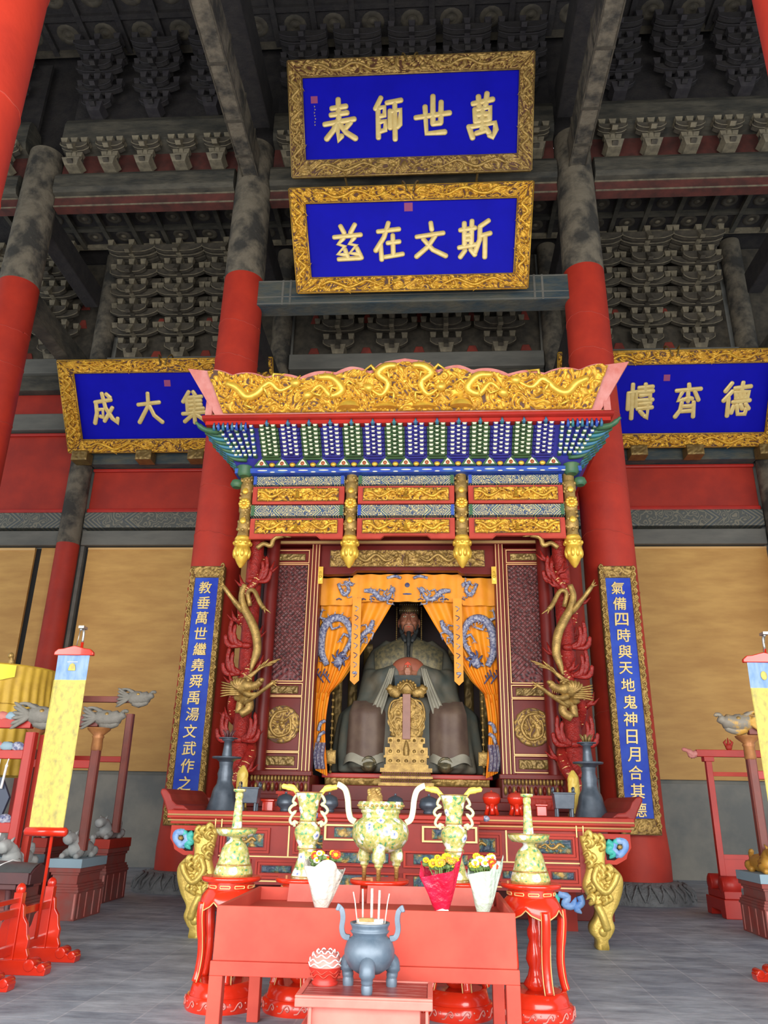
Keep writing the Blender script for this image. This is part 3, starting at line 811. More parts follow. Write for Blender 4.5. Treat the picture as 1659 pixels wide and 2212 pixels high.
# ================================================================== LETTERED BOARDS
GL = {  # brush strokes on a 100 x 100 square, y down
 '表': [[(47,2),(47,50)],[(27,22),(70,18)],[(24,37),(73,33)],[(4,58),(94,48)],[(44,50),(30,72),(8,92)],[(43,62),(44,97),(54,86)],[(82,56),(62,72)],[(48,56),(68,78),(97,93)]],
 '師': [[(30,1),(12,26)],[(20,22),(20,94)],[(20,25),(42,22),(41,42),(22,44)],[(22,58),(44,55),(43,76),(22,80)],[(50,13),(97,8)],[(60,32),(60,72)],[(60,34),(95,30),(92,64),(84,70)],[(76,12),(76,99)]],
 '世': [[(2,52),(97,43)],[(28,26),(32,92),(84,90)],[(50,1),(50,68)],[(73,16),(72,66)],[(50,69),(72,67)]],
 '萬': [[(22,22),(82,14)],[(38,7),(41,32)],[(64,1),(60,28)],[(28,35),(31,62)],[(28,35),(75,31),(72,58)],[(32,47),(70,45)],[(32,61),(70,58)],[(51,33),(51,84)],[(10,72),(22,97)],[(10,73),(90,65),(93,80),(84,97),(74,92)],[(34,87),(62,81)],[(60,74),(72,87)]],
 '茲': [[(27,4),(38,22)],[(76,1),(60,22)],[(3,33),(95,28)],[(34,37),(15,52),(38,58),(12,78),(44,80)],[(38,66),(46,88)],[(72,36),(54,52),(78,56),(54,76),(90,80)],[(80,64),(94,90)],[(14,92),(90,90)]],
 '在': [[(16,23),(88,18)],[(52,1),(36,38),(5,74)],[(23,52),(25,98)],[(48,54),(88,51)],[(66,34),(66,86)],[(38,91),(99,84)]],
 '文': [[(50,1),(53,20)],[(5,39),(90,30)],[(64,38),(40,68),(3,95)],[(26,46),(56,76),(99,95)]],
 '斯': [[(4,26),(50,21)],[(16,8),(18,66)],[(40,3),(40,64)],[(20,40),(38,38)],[(20,53),(38,51)],[(1,72),(56,65)],[(20,80),(5,97)],[(38,78),(52,92)],[(92,3),(66,18)],[(66,18),(66,52),(52,86)],[(66,43),(99,36)],[(83,42),(84,99)]],
 '成': [[(14,28),(80,21)],[(17,28),(16,62),(3,95)],[(20,52),(42,50),(40,77),(29,73)],[(46,1),(54,46),(78,80),(98,97),(99,80)],[(82,46),(44,88)],[(64,3),(78,14)]],
 '大': [[(5,37),(92,30)],[(48,1),(46,40),(3,95)],[(51,42),(66,72),(98,95)]],
 '集': [[(34,1),(8,32)],[(24,22),(24,62)],[(52,1),(60,12)],[(26,19),(84,16)],[(26,31),(80,29)],[(26,43),(80,41)],[(26,56),(88,53)],[(54,15),(54,56)],[(3,70),(97,65)],[(50,57),(50,99)],[(46,71),(8,95)],[(54,71),(93,93)]],
 '幬': [[(22,1),(22,99)],[(7,26),(7,72)],[(7,26),(37,21),(36,64)],[(46,11),(97,8)],[(70,1),(70,22)],[(44,23),(99,20)],[(52,33),(90,31),(88,44)],[(42,47),(99,45)],[(50,58),(92,55)],[(44,71),(99,67)],[(83,59),(83,98),(73,92)],[(54,78),(66,88)]],
 '齊': [[(50,0),(52,11)],[(5,19),(96,14)],[(49,20),(51,52)],[(27,24),(12,50),(32,46)],[(74,22),(90,48)],[(36,46),(50,40),(66,44)],[(28,55),(24,78),(6,99)],[(73,54),(75,99)],[(30,67),(70,65)],[(30,82),(70,80)]],
 '德': [[(29,2),(8,26)],[(33,26),(4,54)],[(22,46),(22,99)],[(42,17),(98,12)],[(69,1),(66,26)],[(46,29),(50,47)],[(46,29),(93,27),(88,45)],[(62,29),(62,45)],[(77,28),(76,44)],[(48,48),(90,45)],[(39,58),(99,53)],[(42,70),(36,90)],[(54,68),(60,94),(86,94),(89,78)],[(68,66),(75,78)],[(86,64),(98,78)]],
}
def bil(q, u, v):
    a, b, c, d = q   # bl br tr tl
    return a*(1-u)*(1-v)+b*u*(1-v)+c*u*v+d*(1-u)*v
def plaque(name_lab, outer, inner, chars, rad=8.0, seal=None, gold='gold', seed=0, feet=None, script=False, rods=None):
    """outer/inner = bl br tr tl corners; inner is the blue field"""
    outer = [Vector(p) for p in outer]; inner = [Vector(p) for p in inner]
    N = (outer[1]-outer[0]).cross(outer[3]-outer[0]).normalized()
    if N.y > 0: N = -N
    base = (outer[0]+outer[1])/2
    t = thing('name_plaque', name_lab, 'plaque', base, 'blue and gold name plaques')
    # frame
    mb = MB()
    for i in range(4):
        j = (i+1) % 4
        mb.relief(outer[i], outer[j], inner[j], inner[i], N, 0.020, 0.105, 4.6, seed+i, ground=1, gl=.5)
        ed = [outer[i], outer[j], outer[j]-N*0.14, outer[i]-N*0.14]
        mb.add(ed, [(0, 1, 2, 3)])
        ie = [inner[i], inner[j], inner[j]-N*0.07, inner[i]-N*0.07]
        mb.add(ie, [(0, 1, 2, 3)])
        # a dragon crawling along each side of the frame, bordered by beads
        a, b = (outer[i]+inner[i])/2, (outer[j]+inner[j])/2
        w = (outer[i]-inner[i]).length*0.16
        for f0, f1 in ((.42, .08), (.58, .92)):
            P = []
            for k in range(9):
                f = f0+(f1-f0)*k/8
                pp = a*(1-f)+b*f
                sd = (b-a).normalized().cross(N)
                P.append(pp+N*0.075+sd*w*math.sin(k*1.6+i))
            dragon_body(mb, P, 0.042, 0, 4, 7, nrm=N)
        for e0, e1, r in ((outer[i], outer[j], .032), (inner[i], inner[j], .026)):
            mb.tube([e0+N*.02, e1+N*.02], r, 6)
    mb.add([outer[0]-N*.14, outer[1]-N*.14, outer[2]-N*.14, outer[3]-N*.14], [(0, 3, 2, 1)])
    build(mb, 'carved_frame', [gold, 'reliefground'], t)
    mb = MB()
    ii = [p-N*0.05 for p in inner]
    back = [p-N*0.11 for p in inner]
    mb.add(ii+back, [(0, 1, 2, 3), (7, 6, 5, 4), (0, 4, 5, 1), (1, 5, 6, 2), (2, 6, 7, 3), (3, 7, 4, 0)])
    pan = build(mb, 'blue_panel', 'blue', t)
    Wd, Ht = (inner[1]-inner[0]).length, (inner[3]-inner[0]).length
    for ch, u, v, h, w in chars:
        mb = MB()
        k = 0.5*(h*Ht+w*Wd)/100
        for st in GL[ch]:
            tmp = MB()
            tmp.stroke([((x-50)*w*Wd/100, 0, (50-y)*h*Ht/100) for x, y in st], rad*k, 0.45)
            vs = []
            for p in tmp.v:
                q = bil(ii, u+p[0]/Wd, v+p[2]/Ht)
                vs.append(q+N*(0.02-p[1]*0.8))
            mb.add(vs, tmp.f, 0, True)
        build(mb, 'gilt_character', 'brassy', t)
    if seal:
        u, v, s = seal
        mb = MB()
        q = [bil(ii, u+a*s/Wd, v+b*s/Ht)+N*.008 for a, b in ((-.5, -.5), (.5, -.5), (.5, .5), (-.5, .5))]
        q2 = [p-N*.012 for p in q]
        mb.add(q+q2, [(0, 1, 2, 3), (0, 4, 5, 1), (1, 5, 6, 2), (2, 6, 7, 3), (3, 7, 4, 0)])
        build(mb, 'seal_mark', 'sealred', t)
    if script:
        mb = MB()
        for k in range(7):
            p = bil(ii, 0.053+0.002*math.sin(k*2), 0.66-k*0.037)+N*.01
            mb.tube([p+Vector((-.012, 0, .025)), p+Vector((.012, 0, 0)), p+Vector((-.006, 0, -.02))], 0.008, 5)
        build(mb, 'small_inscription', 'brassy', t)
    if feet:
        for u in feet:
            p = outer[0]*(1-u)+outer[1]*u
            mb = MB()
            mb.relief(p+Vector((-.24, -.1, -.30)), p+Vector((.24, -.1, -.30)), p+Vector((.24, -.1, .02)), p+Vector((-.24, -.1, .02)), (0, -1, 0), .03, .05, 6, 3+u)
            mb.box(p.x-.24, p.x+.24, p.y-.1, p.y+.3, p.z-.30, p.z+.02)
            build(mb, 'carved_foot_block', 'golddull', t)
    if rods:
        mb = MB()
        for x in (-1.7, 1.7):
            for (yz0, yz1) in rods: mb.tube([(x, yz0[0], yz0[1]), (x, yz1[0], yz1[1])], .03, 6)
        build(mb, 'hanging_rod', 'golddull', t, label='iron rods tying the plaque back to the beam')
    # iron hooks over the top edge
    p = (outer[2]+outer[3])/2
    for s in (-1, 1):
        mb = MB()
        mb.tube(smooth_path([p+Vector((s*.07, 0, -.18))+N*.06, p+Vector((s*.13, 0, .05))+N*.07, p+Vector((s*.19, .05, .18)), p+Vector((s*.17, .3, .16))], 4), 0.022, 6)
        build(mb, 'iron_hook', 'golddull', t)
    return t
plaque('topmost blue plaque of four gilt characters in a wide dragon frame',
       [(-3.03, 15.2, 16.62), (3.03, 15.2, 16.62), (3.08, 13.9, 19.10), (-3.08, 13.9, 19.10)],
       [(-2.69, 15.0, 16.95), (2.69, 15.0, 16.95), (2.73, 14.05, 18.72), (-2.73, 14.05, 18.72)],
       [('表', .17, .48, .52, .155), ('師', .392, .48, .51, .14), ('世', .605, .49, .48, .165), ('萬', .832, .47, .54, .15)],
       seal=(.053, .74, .17), gold='goldold', seed=1, script=True, rods=(((14.0, 18.95), (16.2, 19.3)), ((15.2, 16.7), (16.5, 17.1))))
plaque('second blue plaque of four gilt characters, hung just under the topmost plaque',
       [(-2.80, 15.75, 13.47), (2.84, 15.75, 13.47), (2.96, 14.6, 15.66), (-2.95, 14.6, 15.66)],
       [(-2.47, 15.6, 13.78), (2.52, 15.6, 13.78), (2.60, 14.75, 15.35), (-2.58, 14.75, 15.35)],
       [('茲', .195, .46, .50, .14), ('在', .39, .47, .50, .14), ('文', .595, .47, .47, .15), ('斯', .805, .475, .50, .15)],
       seal=(.49, .92, .20), gold='gold', seed=11, rods=(((14.75, 15.5), (16.5, 17.05)), ((15.8, 13.6), (16.3, 14.0))))
sideO = [(-10.55, 20.7, 11.52), (-4.15, 20.7, 11.52), (-4.1, 19.0, 13.68), (-10.5, 19.0, 13.70)]
sideI = [(-10.10, 20.5, 11.84), (-4.6, 20.5, 11.84), (-4.55, 19.2, 13.38), (-10.06, 19.2, 13.40)]
plaque('blue plaque on the back wall left of the shrine, gilt characters, dragon frame', sideO, sideI,
       [('成', .145, .46, .47, .135), ('大', .395, .46, .46, .135), ('集', .64, .47, .47, .135)], seal=(.505, .83, .19), gold='gold', seed=21, feet=(.06, .37, .62, .94))
mir = lambda q: [(-q[i][0], q[i][1], q[i][2]) for i in (1, 0, 3, 2)]
plaque('blue plaque on the back wall right of the shrine, cut by the right edge', mir(sideO), mir(sideI),
       [('幬', .345, .47, .50, .135), ('齊', .592, .47, .47, .135), ('德', .838, .48, .48, .14)], seal=(.478, .80, .18), gold='gold', seed=31, feet=(.06, .37, .62, .94))

def char_mesh(ch, size):
    cu = bpy.data.curves.new('glyph', 'FONT')
    cu.body = ch
    cu.extrude = 0.04
    cu.bevel_depth = 0.016
    o = bpy.data.objects.new('glyph', cu)
    COL.objects.link(o)
    me = bpy.data.meshes.new_from_object(o.evaluated_get(bpy.context.evaluated_depsgraph_get()))
    bpy.data.objects.remove(o)
    bpy.data.curves.remove(cu)
    xs = [v.co.x for v in me.vertices]; ys = [v.co.y for v in me.vertices]
    cx, cy = (min(xs)+max(xs))/2, (min(ys)+max(ys))/2
    w, h = max(xs)-min(xs), max(ys)-min(ys)
    vs = [((v.co.x-cx)*size/max(w, h), -v.co.z*size, (v.co.y-cy)*size/max(w, h)) for v in me.vertices]
    fs = [tuple(p.vertices) for p in me.polygons]
    bpy.data.meshes.remove(me)
    return vs, fs
def couplet(sx, text, lab):
    x, yb, yt = sx*4.35, 15.74, 15.72
    z0, z1, hw = 1.17, 6.38, 0.37
    t = thing('couplet_board', lab, 'couplet board', (x, 15.8, z0), 'couplet boards on the main columns')
    Y = 15.74
    mb = MB()
    wi, zi0, zi1 = .255, 1.46, 6.12
    O = [(x-hw, Y, z0), (x+hw, Y, z0), (x+hw, Y, z1), (x-hw, Y, z1)]
    I = [(x-wi, Y, zi0), (x+wi, Y, zi0), (x+wi, Y, zi1), (x-wi, Y, zi1)]
    for i in range(4):
        j = (i+1) % 4
        mb.relief(O[i], O[j], I[j], I[i], (0, -1, 0), 0.020, 0.06, 6.5, 40+i+sx, ground=1)
        mb.tube([I[i], I[j]], .012, 5)
    rnd = random.Random(5+sx)
    for s in (-1, 1):           # curling scrolls that break the outer edge
        z = z0+.1
        while z < z1-.05:
            xx = x+s*(hw-.03)
            mb.tube(smooth_path([(xx-s*.03, Y-.03, z), (xx+s*.03*rnd.uniform(.5, 1.3), Y-.04, z+.05), (xx-s*.01, Y-.05, z+.11), (xx-s*.05, Y-.04, z+.06)], 3), .022, 5)
            z += rnd.uniform(.12, .2)
    mb.box(x-hw, x+hw, Y, Y+.12, z0, z1)
    build(mb, 'carved_border', ['goldold', 'reliefground'], t)
    mb = MB(); mb.box(x-wi, x+wi, Y-.012, Y+.01, zi0, zi1)
    build(mb, 'blue_panel', 'blue2', t)
    for i, ch in enumerate(text):
        vs, fs = char_mesh(ch, .272)
        sh = rnd.uniform(-.02, .02)
        mb = MB(); mb.add([(a+x+sh+c*rnd.uniform(.0, .0)+c*.06, b+Y-.022, c+5.90-.330*i) for a, b, c in vs], fs)
        build(mb, 'gilt_character', 'brassy', t)
    return t
couplet(-1, '教垂萬世繼堯舜禹湯文武作之師', 'tall blue couplet board with gilt characters on the column left of the shrine')
couplet(1, '氣備四時與天地鬼神日月合其德', 'tall blue couplet board with gilt characters on the column right of the shrine')
# ================================================================== THE SHRINE
SH = thing('shrine', 'carved red and gold shrine with flared bracketed canopy in the centre of the hall', 'shrine', (0, 14.4, 0))
# base and body
mb = MB()
mb.box(-3.25, 3.25, 13.4, 17.5, 0, 1.62); mb.box(-3.3, 3.3, 13.35, 17.5, 1.55, 1.68)
for s in (-1, 1):
    mb.box(*sorted((s*1.66, s*3.0)), 14.05, 17.5, 1.68, 2.10)
    mb.box(*sorted((s*1.62, s*2.72)), 13.98, 14.1, 1.68, 1.76); mb.box(*sorted((s*1.62, s*2.72)), 13.97, 14.15, 2.06, 2.14)
mb.box(-1.66, 1.66, 14.3, 17.5, 1.6, 1.93)
build(mb, 'base', 'maroon', SH, bevel=.01)
for s in (-1, 1):
    mb = MB()
    for row, (z, h, n) in enumerate(((1.80, .15, 14), (1.96, .11, 17))):
        for i in range(n):
            x = s*(1.68+(i+.5)*(2.70-1.68)/n)
            mb.ball((x, 14.02-.01*row, z+h/2), ((2.70-1.68)/n*.42, .05, h*.5), 0 if row else (i % 2), 8, 6)
    build(mb, 'lotus_petal_moulding', ['goldold', 'maroon'], SH)
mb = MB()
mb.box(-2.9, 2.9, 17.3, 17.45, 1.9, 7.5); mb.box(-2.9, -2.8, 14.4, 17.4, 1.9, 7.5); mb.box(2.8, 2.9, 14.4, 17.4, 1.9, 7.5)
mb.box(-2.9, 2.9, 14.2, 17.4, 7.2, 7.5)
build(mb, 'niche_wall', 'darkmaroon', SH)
for s in (-1, 1):
    for k in range(3):
        mb = MB(); x = s*(.95+.33*k)
        mb.relief((x-.1, 17.25, 2.6), (x+.1, 17.25, 2.6), (x+.1, 17.25, 5.0), (x-.1, 17.25, 5.0), (0, -1, 0), .04, .05, 7, k+2)
        build(mb, 'niche_carving', 'golddull', SH)
    mb = MB()
    pts = [(s*1.42, 14.95, 3.6-.13*i) for i in range(12)]
    for p in pts: mb.ball(p, .032, 0, 7, 5)
    mb.tube([pts[0], pts[-1]], .008, 4); mb.relief((s*1.42-.1, 14.9, 1.98+.33), (s*1.42+.1, 14.9, 2.31), (s*1.42+.1, 14.9, 2.55), (s*1.42-.1, 14.9, 2.55), (0, -1, 0), .03, .04, 9, 3)
    build(mb, 'bead_pendant', 'goldold', SH)

# jambs, lintel, doors
mb = MB()
for s in (-1, 1):
    mb.box(*sorted((s*1.68, s*1.84)), 14.22, 14.5, 2.1, 6.42)
    mb.box(*sorted((s*2.66, s*2.76)), 14.25, 14.5, 2.1, 6.42)
mb.box(-2.8, 2.8, 14.2, 14.5, 6.36, 6.9)
mb.prism([(-1.7, 6.38), (-1.7, 5.80), (-1.55, 5.78), (-1.05, 5.80), (-.98, 5.86), (.98, 5.86), (1.05, 5.80), (1.55, 5.78), (1.7, 5.80), (1.7, 6.38)], 'y', 14.3, 14.48)
build(mb, 'door_frame', 'maroon', SH, bevel=.012)
mb = MB()
for s in (-1, 1):
    for x in (1.70, 1.76, 1.83): mb.box(*sorted((s*x, s*(x+.014))), 14.205, 14.23, 2.12, 6.36)
mb.box(-2.5, 2.5, 14.16, 14.21, 6.37, 6.42)
build(mb, 'gilt_door_lines', 'goldline', SH)
mb = MB()
mb.relief((-1.5, 14.28, 5.92), (1.5, 14.28, 5.92), (1.5, 14.28, 6.26), (-1.5, 14.28, 6.26), (0, -1, 0), .016, .07, 8, 51, ground=1)
for s in (-1, 1):
    dragon_body(mb, [(s*.22, 14.2, 6.12), (s*.4, 14.2, 6.02), (s*.6, 14.2, 6.15), (s*.8, 14.2, 6.02), (s*.98, 14.2, 6.14)], .035)
mb.lathe([(.05, 0), (.03, .1), (.045, .15), (.012, .19)], 0, 14.2, 10, 0, True, 5.95)
build(mb, 'carved_lintel_panel', ['goldold', 'reliefground'], SH)
for s in (-1, 1):
    mb = MB()
    mb.ball((s*1.66, 14.2, 5.72), (.05, .03, .14), 0, 10, 6); mb.box(s*1.66-.045, s*1.66+.045, 14.18, 14.22, 5.56, 5.9); mb.ball((s*1.66, 14.17, 5.7), .028, 0, 8, 5)
    build(mb, 'gilt_clasp', 'goldbright', SH)
    x0, x1 = sorted((s*1.86, s*2.66)); xm = (x0+x1)/2
    mb = MB(); mb.box(x0, x1, 14.32, 14.42, 2.14, 6.30)
    for a, b in ((2.14, 2.20), (2.44, 2.50), (3.42, 3.48), (3.66, 3.74), (5.95, 6.02), (6.24, 6.30)): mb.box(x0+.07, x1-.07, 14.272, 14.33, a, b)
    mb.box(x0, x0+.07, 14.27, 14.33, 2.14, 6.3); mb.box(x1-.07, x1, 14.27, 14.33, 2.14, 6.3)
    d = build(mb, 'door_leaf', 'maroon', SH, bevel=.008)
    mb = MB(); mb.box(x0+.07, x1-.07, 14.305, 14.325, 3.74, 5.95)
    for i in range(26):      # raised criss-cross lattice
        for sg in (-1, 1):
            z = 3.74+i*.085
            a = (x0+.07, 14.30, z) if sg > 0 else (x1-.07, 14.30, z)
            b = (x1-.07, 14.30, z+.66) if sg > 0 else (x0+.07, 14.30, z+.66)
            if z+.66 > 5.95:
                f = (5.95-z)/.66
                b = lerp(a, b, f)
            mb.tube([a, b], .008, 4, 1)
    build(mb, 'lattice', ['lattice', 'rustred'], d)
    mb = MB()
    for a, b in ((2.2, 2.44), (2.5, 3.42), (3.48, 3.66), (3.74, 5.95), (6.02, 6.24)):
        xa, xb, za, zb, g = x0+.045, x1-.045, a-.025, b+.025, .014
        for q in ((xa, xb, za, za+g), (xa, xb, zb-g, zb), (xa, xa+g, za+g, zb-g), (xb-g, xb, za+g, zb-g)): mb.box(q[0], q[1], 14.258, 14.275, q[2], q[3])
    build(mb, 'gilt_trim', 'goldline', d)
    for a, b in ((2.24, 2.40), (3.50, 3.64), (6.06, 6.20)):
        mb = MB(); mb.relief((x0+.13, 14.31, a), (x1-.13, 14.31, a), (x1-.13, 14.31, b), (x0+.13, 14.31, b), (0, -1, 0), .016, .045, 9, a)
        build(mb, 'carved_strip', 'golddull', d)
    mb = MB()
    def med(u, v, xm=xm, s=s):
        r, a = v*.335, 2*PI*u
        p = Vector((math.cos(a)*r, math.sin(a)*r, 0))
        w = noise.noise(Vector((p.x*5+s, p.y*5, 3)))
        h = (abs(math.sin(w*11))*.055+.02)*(1 if v < .96 else .4)
        return (xm+p.x*(1+.03*math.sin(a*16)*(v > .9)), 14.315-h, 2.95+p.y)
    mb.grid(med, 72, 18)
    mb.grid(lambda u, v: (xm+v*.325*math.cos(2*PI*u), 14.272, 2.95+v*.325*math.sin(2*PI*u)), 40, 2, 1)
    dragon_body(mb, [(xm+.02, 14.25, 2.98), (xm+.15, 14.25, 3.06), (xm+.16, 14.25, 2.82), (xm-.06, 14.25, 2.74), (xm-.2, 14.25, 2.92), (xm-.1, 14.25, 3.14), (xm+.12, 14.25, 3.2)], .03)
    build(mb, 'dragon_medallion', ['goldold', 'reliefground'], d)
    # plain red posts beside the doors
    mb = MB(); mb.lathe([(.13, 1.68), (.13, 7.3)], s*2.60, 14.15, 20)
    build(mb, 'post', 'maroon', SH)

# dragon columns
for s in (-1, 1):
    cx, cy = s*2.86, 13.78
    mb = MB(); mb.lathe([(.19, 1.68), (.19, 1.78), (.155, 1.82), (.15, 6.4)], cx, cy, 20)
    c = build(mb, 'dragon_column', 'dragonred', SH)
    mb = MB()
    pts, rad = [], []
    for i in range(90):
        f = i/89
        a = f*2*PI*2.6+1.2
        r = .17+.03*math.sin(f*9)
        pts.append((cx+s*r*math.cos(a), cy-r*math.sin(a)*.95-.05, 1.85+4.35*f)); rad.append(.115-.055*f)
    mb.tube(pts, rad, 10, 0)
    for i in range(2, 88):
        p = Vector(pts[i])
        for k in (-1, 0, 1):
            q = p+Vector((k*.045+random.uniform(-.015, .015), -rad[i]*.92, random.uniform(-.02, .02)))
            if random.random() < .4: mb.ball(q, (.022, .012, .009), 1, 6, 4)
        if i % 2 == 0 and pts[i][1] < cy+.02:      # pale gilt belly plates, one above the other
            t_ = (Vector(pts[i+1])-Vector(pts[i-1])).normalized()
            sd = t_.cross(Vector((0, -1, 0))).normalized()*rad[i]*.75
            c_ = p+Vector((random.uniform(-.02, .02), -rad[i]*.9, 0))
            mb.tube([c_-sd*random.uniform(.5, 1), c_+Vector((0, -.012, .012)), c_+sd*random.uniform(.3, 1)], [.006, .012, .006], 5, 1)
    for i in range(5, 86, 6):
        p = Vector(pts[i]); d = 1 if i % 12 == 5 else -1
        mb.tube([p+Vector((d*.05, 0, -.05)), p+Vector((d*.17, -.05, .06)), p+Vector((d*.22, -.05, .22))], [.05, .04, .008], 5, 0)
        mb.tube([p+Vector((d*.06, -.02, 0)), p+Vector((d*.2, -.05, .02)), p+Vector((d*.30, -.06, .12))], [.04, .03, .006], 5, 0)
    build(mb, 'coiled_red_dragon', ['dragonred', 'goldline'], c)
    # gilded limbs, tail and head of the dragon standing clear of the column
    def Q(x, z, y=13.5): return (-s*x if False else s*x, y, z)
    mb = MB()
    mb.tube(smooth_path([Q(2.78, 6.05), Q(2.66, 6.14), Q(2.52, 6.10), Q(2.47, 6.25), Q(2.30, 6.30)], 4), .045, 7)
    for k in (-1, 0, 1): mb.tube([Q(2.32, 6.30), Q(2.22, 6.34+k*.06), Q(2.15, 6.36+k*.09)], [.03, .02, .006], 5)
    build(mb, 'gilt_claw', 'goldold', c)
    mb = MB()
    P = smooth_path([Q(2.95, 5.35), Q(2.99, 5.15), Q(2.93, 4.92), Q(2.80, 4.70), Q(2.68, 4.45), Q(2.63, 4.15), Q(2.69, 3.9), Q(2.72, 3.75)], 5)
    mb.tube(P, [.05+.03*math.sin(PI*i/len(P)) if i < len(P)*.7 else .075*(1-(i-len(P)*.7)/(len(P)*.3))+.008 for i in range(len(P))], 8)
    mb.tube(smooth_path([Q(2.95, 4.85), Q(3.12, 5.05, 13.35), Q(3.3, 5.28, 13.3)], 4), [.05]*4+[.04]*4+[.03], 7)
    for k in (-1, 0, 1): mb.tube([Q(3.28, 5.26, 13.3), Q(3.36+k*.02, 5.34-k*.05, 13.28)], [.025, .006], 5)
    mb.tube(smooth_path([Q(2.82, 4.95), Q(2.86, 5.18, 13.42), Q(2.74, 5.2, 13.38), Q(2.60, 4.96, 13.34), Q(2.52, 4.86, 13.32)], 4), .042, 7)
    for k in (-1, 0, 1): mb.tube([Q(2.53, 4.88, 13.32), Q(2.44+k*.05, 4.80-abs(k)*.03, 13.3)], [.025, .006], 5)
    build(mb, 'gilt_tail', 'goldold', c)
    mb = MB()
    mb.tube(smooth_path([Q(2.86, 3.05), Q(2.84, 3.25), Q(2.70, 3.28, 13.4), Q(2.66, 3.12, 13.36), Q(2.80, 3.02, 13.36)], 4), .075, 8)
    mb.tube(smooth_path([Q(2.88, 3.3), Q(2.84, 3.42, 13.4), Q(2.74, 3.48, 13.3)], 4), [.10]*8+[.12], 8)
    mb.tube(smooth_path([Q(2.82, 3.44, 13.32), Q(2.72, 3.49, 13.26), Q(2.60, 3.47, 13.2), Q(2.50, 3.50, 13.16), Q(2.44, 3.56, 13.14), Q(2.41, 3.54, 13.13)], 3), [.11]*3+[.105]*3+[.07]*3+[.06]*3+[.05]*3+[.02], 9)
    mb.tube(smooth_path([Q(2.74, 3.38, 13.3), Q(2.62, 3.33, 13.22), Q(2.50, 3.34, 13.17), Q(2.46, 3.38, 13.16)], 3), [.06]*3+[.042]*3+[.03]*3+[.01], 7)
    mb.ball(Q(2.66, 3.56, 13.14), .032, 0, 8, 6); mb.tube(smooth_path([Q(2.60, 3.57, 13.13), Q(2.68, 3.62, 13.14), Q(2.76, 3.60, 13.16)], 3), [.02]*6+[.008], 5)
    for k in range(4): mb.tube([Q(2.47+.035*k, 3.44, 13.15+.012*k), Q(2.47+.035*k, 3.39, 13.14+.012*k)], [.012, .003], 4)
    for k in range(9):
        a_ = .5+.32*k
        mb.tube(smooth_path([Q(2.82, 3.42, 13.25), Q(2.82+.12*math.cos(a_), 3.42+.12*math.sin(a_), 13.2), Q(2.84+.21*math.cos(a_+.3), 3.42+.21*math.sin(a_+.3), 13.24)], 3), [.034]*3+[.028]*3+[.005], 6)
    for k in range(6):
        mb.tube(smooth_path([Q(2.80, 3.50+.02*k, 13.34), Q(2.62-.04*k, 3.72+.03*k, 13.36), Q(2.50-.07*k, 3.86+.05*(k % 3), 13.3)], 4), [.026]*4+[.016]*4+[.004], 5)
        mb.tube(smooth_path([Q(2.84, 3.50-.03*k, 13.34), Q(3.02, 3.52-.035*k, 13.34), Q(3.18, 3.56-.05*k, 13.34)], 4), [.026]*4+[.016]*4+[.004], 5)
    mb.tube(smooth_path([Q(2.74, 3.2, 13.36), Q(2.5, 3.32, 13.16), Q(2.28, 3.46, 13.05), Q(2.2, 3.52, 13.05)], 4), .035, 6)
    for k in (-1, 0, 1): mb.tube([Q(2.22, 3.51, 13.05), Q(2.12, 3.5+k*.07, 13.03)], [.025, .006], 5)
    build(mb, 'gilt_dragon_head', 'goldold', c)
    # red cloud flames round the column
    for z, dirs in ((2.62, (1, -1)), (3.75, (1,)), (4.25, (1,)), (5.45, (-1,))):
        mb = MB(); mb.ball((cx, 13.60, z), (.11, .05, .06), 0, 10, 6)
        for d in dirs:
            d *= s
            for k in range(4):
                L = (.34, .26, .40, .2)[k]
                x0, z0 = cx+d*(.10+.035*k), z+(.03, .10, .06, -.02)[k]
                mb.tube(smooth_path([(cx+d*.06, 13.58, z), (x0+d*.07, 13.54, z0), (x0+d*(.12+.03*(k % 2)), 13.52, z0+L*.5), (x0+d*(.10+.06*(k % 2)), 13.51, z0+L)], 4), [.045]*4+[.05]*4+[.036]*4+[.004], 6, 0, True, .5, (0, 1, 0))
        build(mb, 'flame_cloud', 'dragonred', c)

